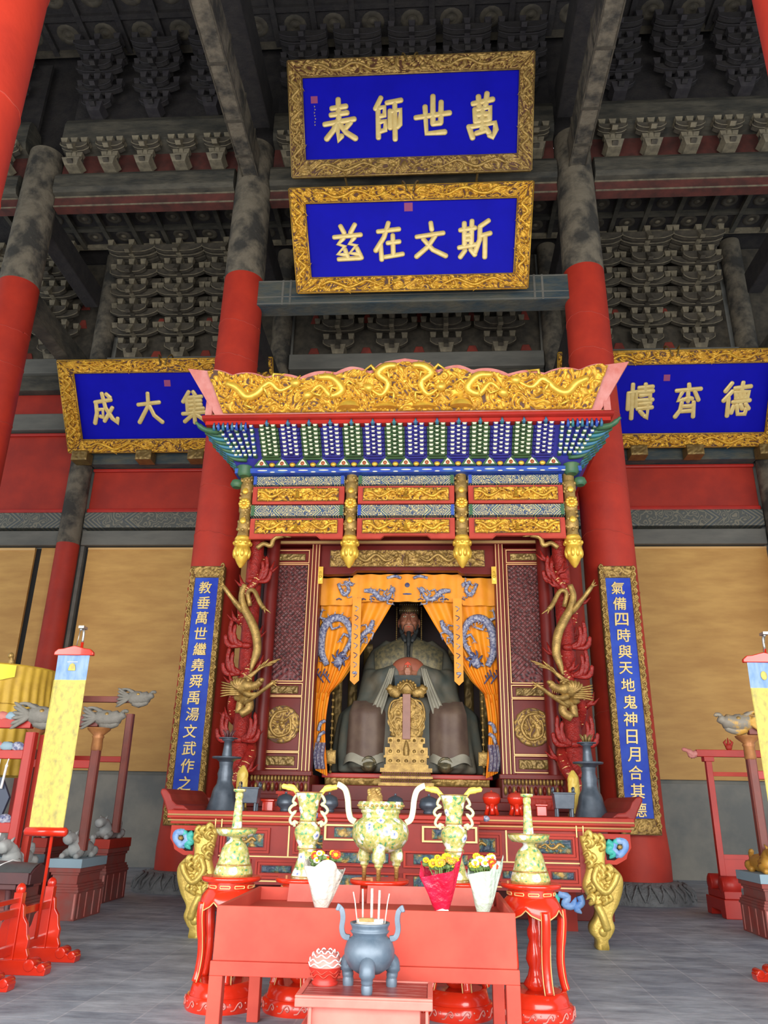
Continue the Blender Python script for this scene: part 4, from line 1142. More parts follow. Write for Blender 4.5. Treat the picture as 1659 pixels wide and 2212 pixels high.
# hanging posts with lotus buds, and the frieze panels between them
PX = [-3.06, -1.04, 1.04, 3.06]
for i, x in enumerate(PX):
    mb = MB()
    mb.lathe([(.115, 6.2), (.12, 6.3), (.105, 6.35), (.105, 7.50)], x, 13.5, 16)
    for z in (6.5, 6.85, 7.25): mb.lathe([(.108, z-.1), (.125, z-.07), (.125, z+.07), (.108, z+.1)], x, 13.5, 16)
    for k in range(26):
        a = random.uniform(PI*1.05, PI*1.95); z = random.uniform(6.36, 7.45)
        mb.ball((x+.115*math.cos(a), 13.5+.115*math.sin(a), z), (.03, .025, .035), 0, 7, 5)
    p = build(mb, 'hanging_post', 'goldold', SH)
    mb = MB()
    for k in range(10):
        a = 2*PI*k/10; mb.ball((x+.075*math.cos(a), 13.37, 6.90+.075*math.sin(a)), (.04, .03, .04), 0, 8, 5)
    mb.ball((x, 13.355, 6.90), (.05, .045, .05), 0, 10, 6); build(mb, 'rosette', 'goldbright', p)
    for z in (7.16, 6.56):
        mb = MB(); mb.ball((x, 13.375, z), (.06, .03, .065), 0, 10, 6); build(mb, 'boss', 'goldbright', p)
    mb = MB()
    mb.lathe([(.02, 5.67), (.07, 5.74), (.13, 5.86), (.16, 5.98), (.15, 6.06), (.125, 6.08), (.16, 6.11), (.165, 6.16), (.13, 6.19), (.155, 6.22), (.13, 6.27)], x, 13.5, 20)
    for k in range(10):
        a = 2*PI*k/10
        mb.ball((x+.13*math.cos(a), 13.5+.13*math.sin(a), 5.95), (.045, .045, .10), 0, 7, 5)
        mb.ball((x+.145*math.cos(a+.3), 13.5+.145*math.sin(a+.3), 6.14), (.04, .04, .045), 0, 7, 5)
    build(mb, 'lotus_bud', 'goldbright', p)
def dragon_panel(mb, x0, x1, z0, z1, y, m):
    xm, zm, h = (x0+x1)/2, (z0+z1)/2, (z1-z0)
    for s in (-1, 1):
        P = [(xm+s*(.14+.125*k), y, zm+h*.24*math.sin(k*1.7)) for k in range(6)]
        dragon_body(mb, P, h*.115, m)
    mb.lathe([(.07, 0), (.05, .05), (.03, .06), (.035, .12), (.008, .16)], xm, y, 10, m, True, z0+.03)
for i in range(3):
    x0, x1 = PX[i]+.13, PX[i+1]-.13
    mb = MB(); mb.box(x0, x1, 13.42, 13.56, 7.30, 7.47); build(mb, 'painted_frieze', 'friezeblue', SH, loc=(x0, 13.4, 7.3))
    mb = MB(); mb.box(x0, x1, 13.40, 13.56, 6.66, 6.87); build(mb, 'painted_frieze', 'friezeblue', SH, loc=(x0, 13.4, 6.66))
    for z0, z1 in ((7.30, 7.47), (6.66, 6.87)):
        for e in (x0+.01, x1-.07):
            mb = MB(); mb.box(e, e+.06, 13.385, 13.42, z0, z1)
            build(mb, 'painted_end_band', 'bluepaint' if (i+(z0 > 7)) % 2 else 'greenpaint', SH)
    for kind, z0, z1 in (('carved_dragon_panel', 6.91, 7.27), ('carved_apron', 6.22, 6.62)):
        mb = MB()
        if kind == 'carved_apron':
            w = x1-x0
            mb.prism([(x0, z0), (x0+w*.24, z0), (x0+w*.28, z0+.06), (x1-w*.28, z0+.06), (x1-w*.24, z0), (x1, z0), (x1, z1), (x0, z1)], 'y', 13.43, 13.54)
            mb.tube([(x0, 13.43, z0), (x0+w*.24, 13.43, z0), (x0+w*.28, 13.43, z0+.06), (x1-w*.28, 13.43, z0+.06), (x1-w*.24, 13.43, z0), (x1, 13.43, z0)], .015, 5)
            a, b = z0+.09, z1-.04
        else:
            mb.box(x0, x1, 13.43, 13.54, z0, z1); a, b = z0+.05, z1-.05
        p = build(mb, kind, 'pinkred', SH, bevel=.006)
        mb = MB()
        mb.relief((x0+.10, 13.425, a), (x1-.10, 13.425, a), (x1-.10, 13.425, b), (x0+.10, 13.425, b), (0, -1, 0), .015, .07, 7.5, i*3+z0, ground=1, gl=.45)
        dragon_panel(mb, x0+.1, x1-.1, a, b, 13.36, 0)
        rr = random.Random(i)
        for k in range(40): mb.ball((rr.uniform(x0+.13, x1-.13), 13.37, rr.uniform(a+.02, b-.02)), .018, 0, 6, 4)
        build(mb, 'gilt_relief', ['gold', 'reliefground'], p)
# side returns of the frieze towards the back
for s in (-1, 1):
    for z0, z1, m in ((7.30, 7.47, 'greenpaint'), (6.91, 7.27, 'pinkred'), (6.66, 6.87, 'bluepaint'), (6.22, 6.62, 'pinkred')):
        mb = MB(); mb.box(s*3.06-.06, s*3.06+.06, 13.62, 16.6, z0, z1); build(mb, 'side_frieze', m, SH)

# painted sill and stepped bracket tier
mb = MB(); mb.box(-3.28, 3.28, 13.3, 17.2, 7.50, 7.60, 0)
for i in range(15):
    x = -2.75+.393*i
    mb.ball((x, 13.3, 7.55), (.10, .012, .014), 1, 10, 5); mb.ball((x+.196, 13.3, 7.515), (.05, .012, .012), 1, 8, 5)
build(mb, 'painted_sill', ['bluepaint', 'cream'], SH)
mb = MB()
mb.add([(-3.2, 13.36, 7.6), (3.2, 13.36, 7.6), (3.66, 12.72, 8.16), (-3.66, 12.72, 8.16), (-3.2, 17.2, 7.6), (3.2, 17.2, 7.6), (3.66, 17.2, 8.16), (-3.66, 17.2, 8.16)],
       [(0, 1, 2, 3), (4, 7, 6, 5), (0, 3, 7, 4), (1, 5, 6, 2), (3, 2, 6, 7), (0, 4, 5, 1)])
build(mb, 'bracket_core', 'tierblue', SH)
mb = MB()
for i in range(15):
    x = -2.75+.393*i
    y = 13.23
    mb.prism([(x-.14, 7.605), (x+.14, 7.605), (x, 7.80)], 'y', y-.02, y+.05, 0)
    mb.prism([(x-.085, 7.615), (x+.09, 7.615), (x, 7.75)], 'y', y-.03, y, 1)
    mb.ball((x, y-.035, 7.65), (.038, .012, .04), 2, 8, 6)
    mb.ball((x, y-.045, 7.648), (.02, .012, .022), 3, 8, 6)
build(mb, 'flame_pearl_row', ['greenpaint', 'cream', 'pinkred', 'goldold'], SH)
def tier(t): return 13.22-.54*t, 7.73+.42*t
for i in range(14):
    x = -2.555+.393*i
    mb = MB()
    mb.ball((x, 13.24, 7.64), (.06, .04, .045), 3, 10, 6)
    for r in range(8):
        y, z = tier((r+.3)/8)
        mb.box(x-.185, x+.185, y-.03, y+.12, z-.026, z+.026, 0)
        for dx in (-.108, .108):
            mb.cbox((x+dx, y-.06, z+.03), (.10, .16, .045), 0, taper=.7); mb.cbox((x+dx, y-.142, z+.028), (.074, .012, .036), 1, taper=.6)
        y, z = tier((r+.8)/8)
        mb.cbox((x, y-.06, z+.022), (.09, .16, .045), 0, taper=.7); mb.cbox((x, y-.142, z+.02), (.062, .012, .030), 1, taper=.6)
        mb.cbox((x, y-.02, z-.02), (.3, .1, .02), 0)
    y, z = tier(1)
    mb.tube([(x, y-.1, z-.02), (x, y-.16, z+.03), (x, y-.13, z+.09)], [.03, .024, .01], 6, 2)
    build(mb, 'small_bracket_cluster', ['tiergreen' if i % 2 == 0 else 'tierblue', 'cream', 'teal', 'goldbright'], SH)
for s in (-1, 1):
    mb = MB()
    for r in range(8):
        t = (r+.4)/8
        y, z = tier(t)
        for k in range(5):
            x = s*(2.86+.16*k*(.55+.45*t))
            mb.cbox((x, y-.05, z+.02), (.075, .16, .045), (r+k) % 2*2, taper=.8); mb.cbox((x, y-.132, z+.02), (.055, .012, .034), 1, taper=.75)
        for k in range(4):     # curved beaks at the corner and along the flank
            yb = y+.02+.28*k
            x0 = s*(3.14+.46*t)
            mb.tube(smooth_path([(x0-s*.12, yb, z-.02), (x0+s*.08, yb-.07, z-.03), (x0+s*.19, yb-.10, z+.015), (x0+s*.25, yb-.12, z+.05)], 3), [.04]*3+[.036]*3+[.026]*3+[.006], 6, 3 if (r+k) % 2 else 0)
    for k in range(8):
        x = s*(2.95+.085*k)
        mb.tube([(x, 12.6, 8.06), (x, 12.55, 8.12), (x, 12.56, 8.2)], [.032, .026, .01], 6, 3 if k % 2 else 2)
    mb.tube(smooth_path([(s*3.5, 12.7, 8.08), (s*3.7, 12.55, 8.05), (s*3.82, 12.46, 8.12), (s*3.86, 12.44, 8.16)], 3), [.06]*3+[.05]*3+[.03]*3+[.006], 7, 0)
    build(mb, 'corner_bracket_cluster', ['greenpaint', 'cream', 'bluepaint', 'teal'], SH)
    mb = MB()
    mb.lathe([(.10, 7.45), (.14, 7.5), (.13, 7.6), (.16, 7.64)], s*3.1, 13.36, 12)
    mb.lathe([(.08, 7.28), (.13, 7.34), (.10, 7.42)], s*3.27, 13.5, 10)
    build(mb, 'corner_cap_block', 'cream' if False else 'greenpaint', SH)

# cornice and carved crest
mb = MB()
mb.box(-3.72, 3.72, 12.58, 17.2, 8.17, 8.24, 0); mb.box(-3.76, 3.76, 12.50, 17.2, 8.24, 8.33, 0); mb.box(-3.70, 3.70, 12.56, 12.66, 8.33, 8.37, 1)
mb.tube([(-3.76, 12.5, 8.285), (3.76, 12.5, 8.285)], .042, 8, 0)
build(mb, 'cornice', ['red', 'goldline'], SH)
def crest_top(x):
    k = [(0, 9.33), (.35, 9.27), (.62, 9.10), (1.0, 9.13), (1.45, 9.06), (2.0, 8.99), (2.6, 9.01), (3.3, 9.08), (4.1, 9.19)]
    x = abs(x)
    for (a, b), (c, d) in zip(k, k[1:]):
        if x <= c: return b+(d-b)*(x-a)/(c-a)
    return 9.19
def crest_pt(u, v, inset=0, y=0):
    """u -1..1 across, v 0..1 up; the crest flares outward as it rises"""
    hb, ht = 3.55-inset, 4.06-inset*2.2
    x = u*(hb+(ht-hb)*v)
    zt = crest_top(x*4.06/ht)-inset*.35+.085*(abs(math.sin(x*4.9+.2*(x>0)))**.8-.45)*(.42 < abs(x) < 3.6)
    return (x, 12.56-.30*v+y, 8.36+(zt-8.36)*v)
mb = MB()
n = 160
outline = [crest_pt(-1+2*i/n, 1) for i in range(n+1)]
low = [crest_pt(-1+2*i/n, 0) for i in range(n+1)]
for i in range(n):
    a, b, c, d = low[i], low[i+1], outline[i+1], outline[i]
    bk = [(p[0], p[1]+.16, p[2]) for p in (a, b, c, d)]
    mb.add([a, b, c, d]+bk, [(0, 1, 2, 3), (7, 6, 5, 4), (3, 2, 6, 7), (0, 4, 5, 1)])
for i in (0, n):
    a, d = low[i], outline[i]
    mb.add([a, d, (d[0], d[1]+.16, d[2]), (a[0], a[1]+.16, a[2])], [(0, 1, 2, 3)])
for s in (-1, 1):
    mb.box(*sorted((s*3.6, s*3.72)), 12.5, 16.8, 8.33, 8.95)
cr = build(mb, 'crest_board', 'pinkwood', SH)
mb = MB()
def crest_relief(u, v):
    p = Vector(crest_pt(-1+2*u, v*.955+.005, .17))
    w = noise.noise(Vector((p.x*2.6, p.z*2.6, 9.1)))
    w2 = noise.noise(Vector((p.x*6.3, p.z*6.3, 2)))
    h = .05*abs(math.sin(w*11))**.7+.05*abs(math.sin(w2*7))
    if u in (0, 1) or v in (0, 1): h = 0.045
    return (p.x, p.y-.012-h, p.z)
mb.grid(crest_relief, 520, 60)
mb.grid(lambda u, v: tuple(Vector(crest_pt(-1+2*u, v*.955+.005, .17))+Vector((0, -.056, 0))), 120, 6, 2)
for s in (-1, 1):
    for pts, r in (([(2.05, 8.82), (2.3, 8.72), (2.5, 8.86), (2.72, 8.68), (2.92, 8.62), (3.1, 8.78), (3.3, 8.86)], .08),
                   ([(1.75, 8.66), (1.55, 8.8), (1.35, 8.62), (1.15, 8.72), (1.32, 8.92), (1.6, 8.94)], .078),
                   ([(.62, 8.72), (.42, 8.62), (.30, 8.82), (.48, 8.98), (.35, 9.1), (.15, 9.12)], .078)):
        dragon_body(mb, [(s*x, 12.40-.30*(z-8.36)/.8+.05, z) for x, z in pts], r, 1)
    mb.lathe([(.20, 8.39), (.19, 8.46), (.12, 8.53), (.05, 8.55), (.045, 8.74), (.07, 8.77), (.02, 8.86)], s*1.02, 12.38, 14, 1, True, 0, 1, .5)
    mb.lathe([(.24, 8.39), (.2, 8.45), (.1, 8.5)], s*.35, 12.42, 14, 1, True, 0, 1, .4)
    for k in range(70):
        u, v = random.uniform(.05, .93), random.uniform(.1, .92)
        p = crest_pt(s*u, v, .2); mb.ball((p[0], p[1]-.07, p[2]), random.uniform(.016, .03), 1, 7, 5)
mb.ball((0, 12.36, 8.9), .07, 1, 10, 8)
build(mb, 'gilt_crest_relief', ['gold', 'goldbright', 'reliefground'], cr)

# ---- throne dais, statue, spirit tablet, curtains
mb = MB()
mb.box(-1.58, 1.58, 14.98, 16.95, 2.07, 2.155); mb.box(-1.50, 1.50, 15.06, 16.9, 1.93, 2.08)
t = thing('throne_dais', 'low red dais with gilt carved apron under the seated statue', 'dais', (0, 15.9, 1.93))
build(mb, 'platform', 'red', t, bevel=.015)
for a, b in ((-1.52, -.42), (.42, 1.52)):
    mb = MB(); mb.relief((a, 15.04, 1.94), (b, 15.04, 1.94), (b, 15.0, 2.07), (a, 15.0, 2.07), (0, -1, 0), .02, .05, 7, a)
    build(mb, 'carved_apron', 'goldold', t)

def remeshed(mb, name, mats, parent, voxel, smooth=6):
    o = build(mb, name, mats, parent)
    rm = o.modifiers.new('remesh', 'REMESH'); rm.mode = 'VOXEL'; rm.voxel_size = voxel; rm.use_smooth_shade = True
    sm = o.modifiers.new('smooth', 'SMOOTH'); sm.factor = .5; sm.iterations = smooth
    return o
ST = thing('seated_statue', 'large seated robed statue with black beard and beaded crown inside the shrine', 'statue', (0, 16, 2.17))
mb = MB()
# hips and skirt of the robe spreading over the dais
def skirt(u, v):
    a = 2*PI*u
    z = 2.18+1.42*v
    w = 1.50-.16*v**2 if v < .8 else 1.50-.16*v**2-.9*(v-.8)**1.1*2.2
    d = .86-.12*v
    c, s_ = math.cos(a), math.sin(a)
    fold = 1+.045*math.sin(a*17+2*math.sin(v*3))*(1-v)
    x = w*math.copysign(abs(c)**.75, c)*fold
    y = 16.0+d*math.copysign(abs(s_)**.8, s_)*fold
    return (x, y, z)
mb.grid(skirt, 96, 14)
mb.add([skirt(i/96, 0) for i in range(96)], [tuple(range(96))[::-1]]); mb.add([skirt(i/96, 1) for i in range(96)], [tuple(range(96))])
for s in (-1, 1):
    mb.tube([(s*.5, 16.1, 3.30), (s*.74, 15.6, 3.26), (s*.77, 15.45, 3.14)], [.42, .38, .34], 16)
    mb.tube([(s*.77, 15.45, 3.2), (s*.77, 15.43, 2.7), (s*.78, 15.43, 2.25)], [.35, .35, .37], 16)
    mb.tube(smooth_path([(s*.36, 16.1, 4.72), (s*.58, 16.08, 4.52), (s*.72, 15.95, 4.15), (s*.66, 15.72, 3.92), (s*.40, 15.52, 4.02), (s*.14, 15.44, 4.10)], 4), [.20]*4+[.24]*4+[.24]*4+[.22]*4+[.19]*4+[.16], 16)
    mb.tube(smooth_path([(s*.68, 15.85, 4.1), (s*.74, 15.72, 3.7), (s*.82, 15.6, 3.3)], 4), [.27]*4+[.26]*4+[.24], 14)
    mb.tube(smooth_path([(s*.45, 15.55, 3.95), (s*.52, 15.5, 3.6), (s*.60, 15.45, 3.25)], 4), [.18]*4+[.2]*4+[.2], 14)
def bell(u, v):
    a = 2*PI*u
    K2 = [(3.2, 1.02), (3.6, .95), (4.0, .90), (4.35, .83), (4.6, .70), (4.76, .50), (4.88, .28), (4.95, .17)]
    z = 3.2+1.75*v
    for (a0, b0), (a1, b1) in zip(K2, K2[1:]):
        if z <= a1+1e-6: w = b0+(b1-b0)*(z-a0)/(a1-a0); break
    f = 1+.03*math.sin(a*13+z*3)*max(0, (4.5-z))
    return (w*math.cos(a)*f, 16.1+w*.58*math.sin(a)*f, z)
mb.grid(bell, 80, 24)
mb.add([bell(i/80, 0) for i in range(80)], [tuple(range(80))[::-1]]); mb.add([bell(i/80, 1) for i in range(80)], [tuple(range(80))])
remeshed(mb, 'robe', 'robe', ST, .035, 8)
# head, neck and clasped hands as one figure
mb = MB()
mb.lathe([(.13, 4.82), (.125, 5.05)], 0, 16.05, 20)
mb.ball((0, 15.98, 5.24), (.205, .225, .275), 0, 28, 20); mb.ball((0, 15.90, 5.10), (.165, .18, .14), 0, 20, 14)
for s in (-1, 1):
    mb.ball((s*.105, 15.83, 5.17), (.07, .07, .055), 0, 14, 10)     # cheeks
    mb.ball((s*.21, 16.0, 5.20), (.03, .055, .10), 0, 12, 8)        # ears
    mb.tube([(s*.03, 15.775, 5.345), (s*.085, 15.775, 5.365), (s*.145, 15.80, 5.35)], [.018, .020, .012], 8)   # brows
    mb.ball((s*.035, 15.735, 5.165), (.024, .03, .02), 0, 10, 7)
mb.tube([(0, 15.785, 5.34), (0, 15.745, 5.25), (0, 15.71, 5.175)], [.022, .03, .042], 10)
mb.tube([(-.06, 15.755, 5.085), (0, 15.735, 5.09), (.06, 15.755, 5.085)], [.014, .022, .014], 8)
mb.tube([(-.05, 15.76, 5.058), (0, 15.74, 5.052), (.05, 15.76, 5.058)], [.014, .022, .014], 8)
# neck column runs down inside the robe to the forearms and hands
mb.tube([(0, 16.1, 4.9), (0, 16.0, 4.5), (0, 15.7, 4.2), (0, 15.42, 4.12)], [.12, .16, .15, .12], 12)
for s in (-1, 1):
    mb.tube([(s*.28, 15.5, 4.1), (s*.12, 15.34, 4.06), (s*.03, 15.27, 4.05)], [.08, .075, .06], 12)
    for k in range(4):
        z = 4.125-.045*k
        L = (.10, .115, .11, .085)[k]
        mb.tube([(s*.07, 15.25, z), (s*.02, 15.205-.006*s, z+.004), (-s*(L-.05), 15.20-.010*(s+1), z-.006)], [.025, .024, .019], 8)
    mb.tube([(s*.07, 15.26, 4.12), (s*.045, 15.22, 4.175), (s*.015, 15.215, 4.20)], [.027, .024, .018], 8)
fig = remeshed(mb, 'figure', 'skin', ST, .014, 2)
mb = MB()
for s in (-1, 1):
    mb.ball((s*.085, 15.775, 5.295), (.036, .014, .014), 0, 12, 8); mb.ball((s*.085, 15.763, 5.295), (.012, .006, .012), 1, 8, 6)
build(mb, 'eyes', ['cream', 'black'], ST)
mb = MB()
mb.tube([(-.05, 15.742, 5.072), (0, 15.722, 5.072), (.05, 15.742, 5.072)], [.006, .012, .006], 6)
build(mb, 'mouth', 'petalr', ST)
mb = MB()
for s in (-1, 1):
    mb.tube(smooth_path([(s*.02, 15.725, 5.13), (s*.08, 15.755, 5.11), (s*.11, 15.79, 5.04), (s*.11, 15.81, 4.97)], 4), [.010]*4+[.014]*4+[.014]*4+[.006], 8)
    mb.tube(smooth_path([(s*.19, 15.93, 5.16), (s*.17, 15.86, 5.02), (s*.12, 15.82, 4.90), (s*.06, 15.76, 4.75)], 4), [.02]*4+[.04]*4+[.055]*4+[.03], 8)
mb.tube(smooth_path([(0, 15.80, 4.97), (0, 15.74, 4.86), (0, 15.68, 4.65), (0, 15.60, 4.40), (0, 15.56, 4.28)], 4), [.05]*4+[.05]*4+[.038]*4+[.022]*4+[.008], 12, 0, True)
remeshed(mb, 'beard', 'beard', ST, .008, 1)
mb = MB()
mb.lathe([(.215, 5.40), (.222, 5.47), (.20, 5.56), (.10, 5.585)], 0, 16.0, 24)
mb.cbox((0, 15.97, 5.61), (.40, .62, .035), 0)
cw = build(mb, 'crown', 'golddull', ST, label='dark gilt crown with a flat board on top')
for i in range(9):
    mb = MB(); x = -.185+.37*i/8
    for k in range(9): mb.ball((x, 15.665, 5.585-.031*k), .010, k % 4 == 2, 7, 5)
    mb.tube([(x, 15.665, 5.6), (x, 15.665, 5.33)], .004, 4, 0)
    build(mb, 'bead_string', ['beard', 'sleeve'], cw)
for s in (-1, 1):
    mb = MB()
    for k in range(26): mb.ball((s*.26, 15.9, 5.52-.04*k), .016, 0, 7, 5)
    mb.tube([(s*.2, 15.95, 5.52), (s*.26, 15.9, 5.52), (s*.26, 15.9, 4.52)], .005, 4, 0)
    build(mb, 'side_bead_string', 'golddull', cw)
# robe trimmings
for s in (-1, 1):
    mb = MB()
    def collar(u, v, s=s):      # broad brocade yoke lying over the chest, open in a V at the front
        x = s*(.10+.60*v+(.0 if v > 0 else 0)-.03*u); z = 4.86-.20*v-.62*u*(1-.25*v)-.10*v*v
        p = bell(math.atan2(-math.sqrt(max(0.02, 1-min(.97, abs(x)/.92)**2)), x/.92)/(2*PI) % 1, min(1, max(0, (z-3.2)/1.75)))
        return (x, min(p[1], 15.95)-.06-.05*math.sin(u*PI), z)
    mb.grid(collar, 14, 12); build(mb, 'brocade_collar', 'robegold', ST)
    mb = MB()
    def sl(u, v, s=s):
        x = s*(.26+.28*v**1.3+.24*u*(.45+v)); z = 4.14-1.05*v-.10*u*v
        return (x, 15.27-.08*math.sin(v*2.4)-.03*math.sin(u*PI*4+v)+.05*u-.02, z)
    mb.grid(sl, 24, 16); build(mb, 'pale_sleeve_lining', 'sleeve', ST)
    mb = MB()
    def pan(u, v, s=s):
        th = (u-.5)*(2.1+.25*v)
        z = 3.52-.98*v-.16*math.cos(th)**2*v
        r = .395+.03*v
        k = min(1, v/.25)
        return (s*.77+r*math.sin(th)*(.86+.16*k), 15.45-r*math.cos(th)*(.15+.85*math.sin(k*PI/2))+.012*math.sin(th*9), z)
    mb.grid(pan, 24, 20); build(mb, 'gown_panel', 'brownpanel', ST)
    mb = MB()
    def hem(u, v, s=s):
        th = -1.2+2.6*u
        r = .43+.03*v
        return (s*.78+s*r*math.sin(th), 15.44-r*math.cos(th), 2.47-.16*v+.04*math.sin(u*11)+.05*abs(th)*.5)
    mb.grid(hem, 30, 5); build(mb, 'gown_hem', 'sleeve', ST)
    mb = MB()
    mb.tube(smooth_path([(s*.74, 15.2, 2.325), (s*.72, 15.1, 2.335), (s*.71, 15.01, 2.30), (s*.71, 14.97, 2.34)], 4), [.15]*4+[.15]*4+[.11]*4+[.05], 14)
    build(mb, 'shoe', 'robegold', ST)
mb = MB(); mb.ball((0, 15.44, 4.16), (.33, .19, .23), 0, 24, 14); build(mb, 'rust_red_cuff', 'rustsleeve', ST)
mb = MB(); mb.prism([(-.07, 3.62), (.07, 3.62), (.06, 4.22), (0, 4.27), (-.06, 4.22)], 'y', 15.235, 15.265); build(mb, 'ceremonial_tablet', 'petalr', ST, bevel=.006, label='small red tablet clasped in the hands')
mb = MB()
def apron(u, v): return ((u-.5)*.5, 15.14-.05*math.sin(u*PI)+.05*math.sin(v*4), 3.98-1.0*v)
mb.grid(apron, 12, 12); build(mb, 'teal_apron', 'teal' if False else 'fadedblue', ST)

# spirit tablet
TB = thing('spirit_tablet', 'gilt carved spirit tablet on stepped base in front of the seated statue', 'tablet', (0, 14.75, 1.93))
mb = MB()
for z0, z1, w, d, m in ((1.93, 1.99, .50, .16, 0), (1.99, 2.06, .45, .14, 1), (2.06, 2.10, .48, .15, 0), (2.10, 2.17, .44, .13, 1), (2.17, 2.24, .47, .15, 0), (2.24, 2.30, .40, .12, 0), (2.30, 2.42, .37, .11, 0), (2.42, 2.46, .41, .12, 0), (2.46, 2.60, .39, .11, 0), (2.60, 2.66, .30, .10, 0), (2.66, 2.78, .31, .10, 0)):
    mb.box(-w, w, 14.75-d, 14.75+d, z0, z1, m)
for z, w, h, d in ((2.365, .06, .05, .11), (2.53, .055, .055, .11), (2.72, .05, .05, .10)):
    for k in range(-2, 3):
        if abs(k) > 0 or z < 2.4: mb.box(k*.145-w, k*.145+w, 14.75-d-.02, 14.75-d, z-h, z+h, 2); mb.ball((k*.145, 14.75-d-.02, z), (w*.6, .02, h*.6), 0, 8, 5)
for i in range(22):
    x = -.43+.86*i/21
    mb.ball((x, 14.60, 2.025), (.017, .02, .03), 0, 6, 5); mb.ball((x, 14.615, 2.135), (.017, .02, .03), 0, 6, 5)
mb.lathe([(.05, 2.46), (.06, 2.56), (.03, 2.68), (.01, 2.72)], 0, 14.63, 12, 2)
build(mb, 'stepped_base', ['goldold', 'maroon', 'goldold'], TB, bevel=.004)
mb = MB()
out = []
for i in range(64):
    a = 2*PI*i/64
    r = 1+.035*math.sin(a*14)
    out.append((.345*r*math.cos(a)*(1-.15*(math.sin(a) < -.5)), 3.10+.42*r*math.sin(a)))
mb.prism(out, 'y', 14.70, 14.80)
for a in range(10): pass
def carve(u, v):
    r, a = math.sqrt(v), 2*PI*u
    x, z = .325*r*math.cos(a), .40*r*math.sin(a)
    h = abs(math.sin(noise.noise(Vector((x*7, z*7, 4)))*10))*.05
    return (x, 14.69-h, 3.10+z)
mb.grid(carve, 70, 16)
for s in (-1, 1):
    mb.ball((s*.22, 14.73, 3.60), (.13, .06, .10), 0, 14, 8, .5, s); mb.ball((s*.30, 14.73, 3.66), (.08, .05, .075), 0, 12, 8, .5, 3)
    mb.ball((s*.20, 14.74, 2.86), (.10, .05, .10), 0, 12, 8, .5, 5); mb.tube(smooth_path([(s*.12, 14.66, 3.46), (s*.28, 14.66, 3.4), (s*.33, 14.66, 3.15), (s*.2, 14.66, 2.9)], 4), .022, 6)
mb.ball((0, 14.73, 3.68), (.17, .07, .13), 0, 16, 10, .4, 8); mb.tube(smooth_path([(-.13, 14.66, 3.62), (0, 14.64, 3.76), (.13, 14.66, 3.62)], 4), .022, 6)
for k in range(9):
    a = PI*k/8; mb.ball((.17*math.cos(a), 14.68, 3.68+.13*math.sin(a)), .03, 0, 7, 5)
build(mb, 'carved_surround', 'goldold', TB)
mb = MB(); mb.box(-.075, .075, 14.62, 14.70, 2.74, 3.56); build(mb, 'name_strip', 'brownred2', TB, bevel=.008, label='plain reddish centre strip')

# curtains
def embroider(mb, pts, r, y, m=1, n=7):
    dragon_body(mb, [(x, y, z) for x, z in pts], r, m, 5, n)
CU = thing('curtain', 'orange silk curtain with blue dragon embroidery, parted in front of the statue', 'curtain', (0, 14.6, 5.9))
mb = MB()
def val(u, v):
    x = -1.70+3.4*u
    if abs(x) > 1.0: x0 = 0.05
    else: x0 = 0
    return (x, 14.60+.022*math.sin(u*60)+x0*.3-.02, (5.86 if abs(x) < 1.05 else 5.79)-.55*v)
mb.grid(val, 120, 8)
for s in (-1, 1):
    embroider(mb, [(s*.30, 5.50), (s*.36, 5.38), (s*.52, 5.36), (s*.66, 5.50), (s*.84, 5.52)], .05, 14.54)
    embroider(mb, [(s*1.12, 5.66), (s*1.22, 5.70), (s*1.14, 5.54), (s*1.24, 5.44), (s*1.36, 5.66)], .035, 14.55)
    mb.tube(smooth_path([(s*.12, 14.56, 5.78), (s*.24, 14.56, 5.82), (s*.4, 14.56, 5.78)], 4), .03, 6, 1)
mb.ball((0, 14.56, 5.64), (.05, .015, .05), 2, 10, 6); mb.ball((0, 14.56, 5.46), (.09, .015, .02), 2, 10, 6)
for k in range(16):
    x = random.uniform(-1.5, 1.5); mb.tube([(x, 14.555, 5.34), (x+.05, 14.555, 5.37), (x+.1, 14.555, 5.34)], .012, 5, 2)
build(mb, 'valance', ['orange', 'silkblue', 'silkdark'], CU)
K = [(5.34, .27), (4.9, .52), (4.5, .76), (4.1, 1.02), (3.8, 1.22), (3.55, 1.46)]
def inner(z):
    for (a, b), (c, d) in zip(K, K[1:]):
        if z >= c: return b+(d-b)*(a-z)/(a-c)
    return 1.46
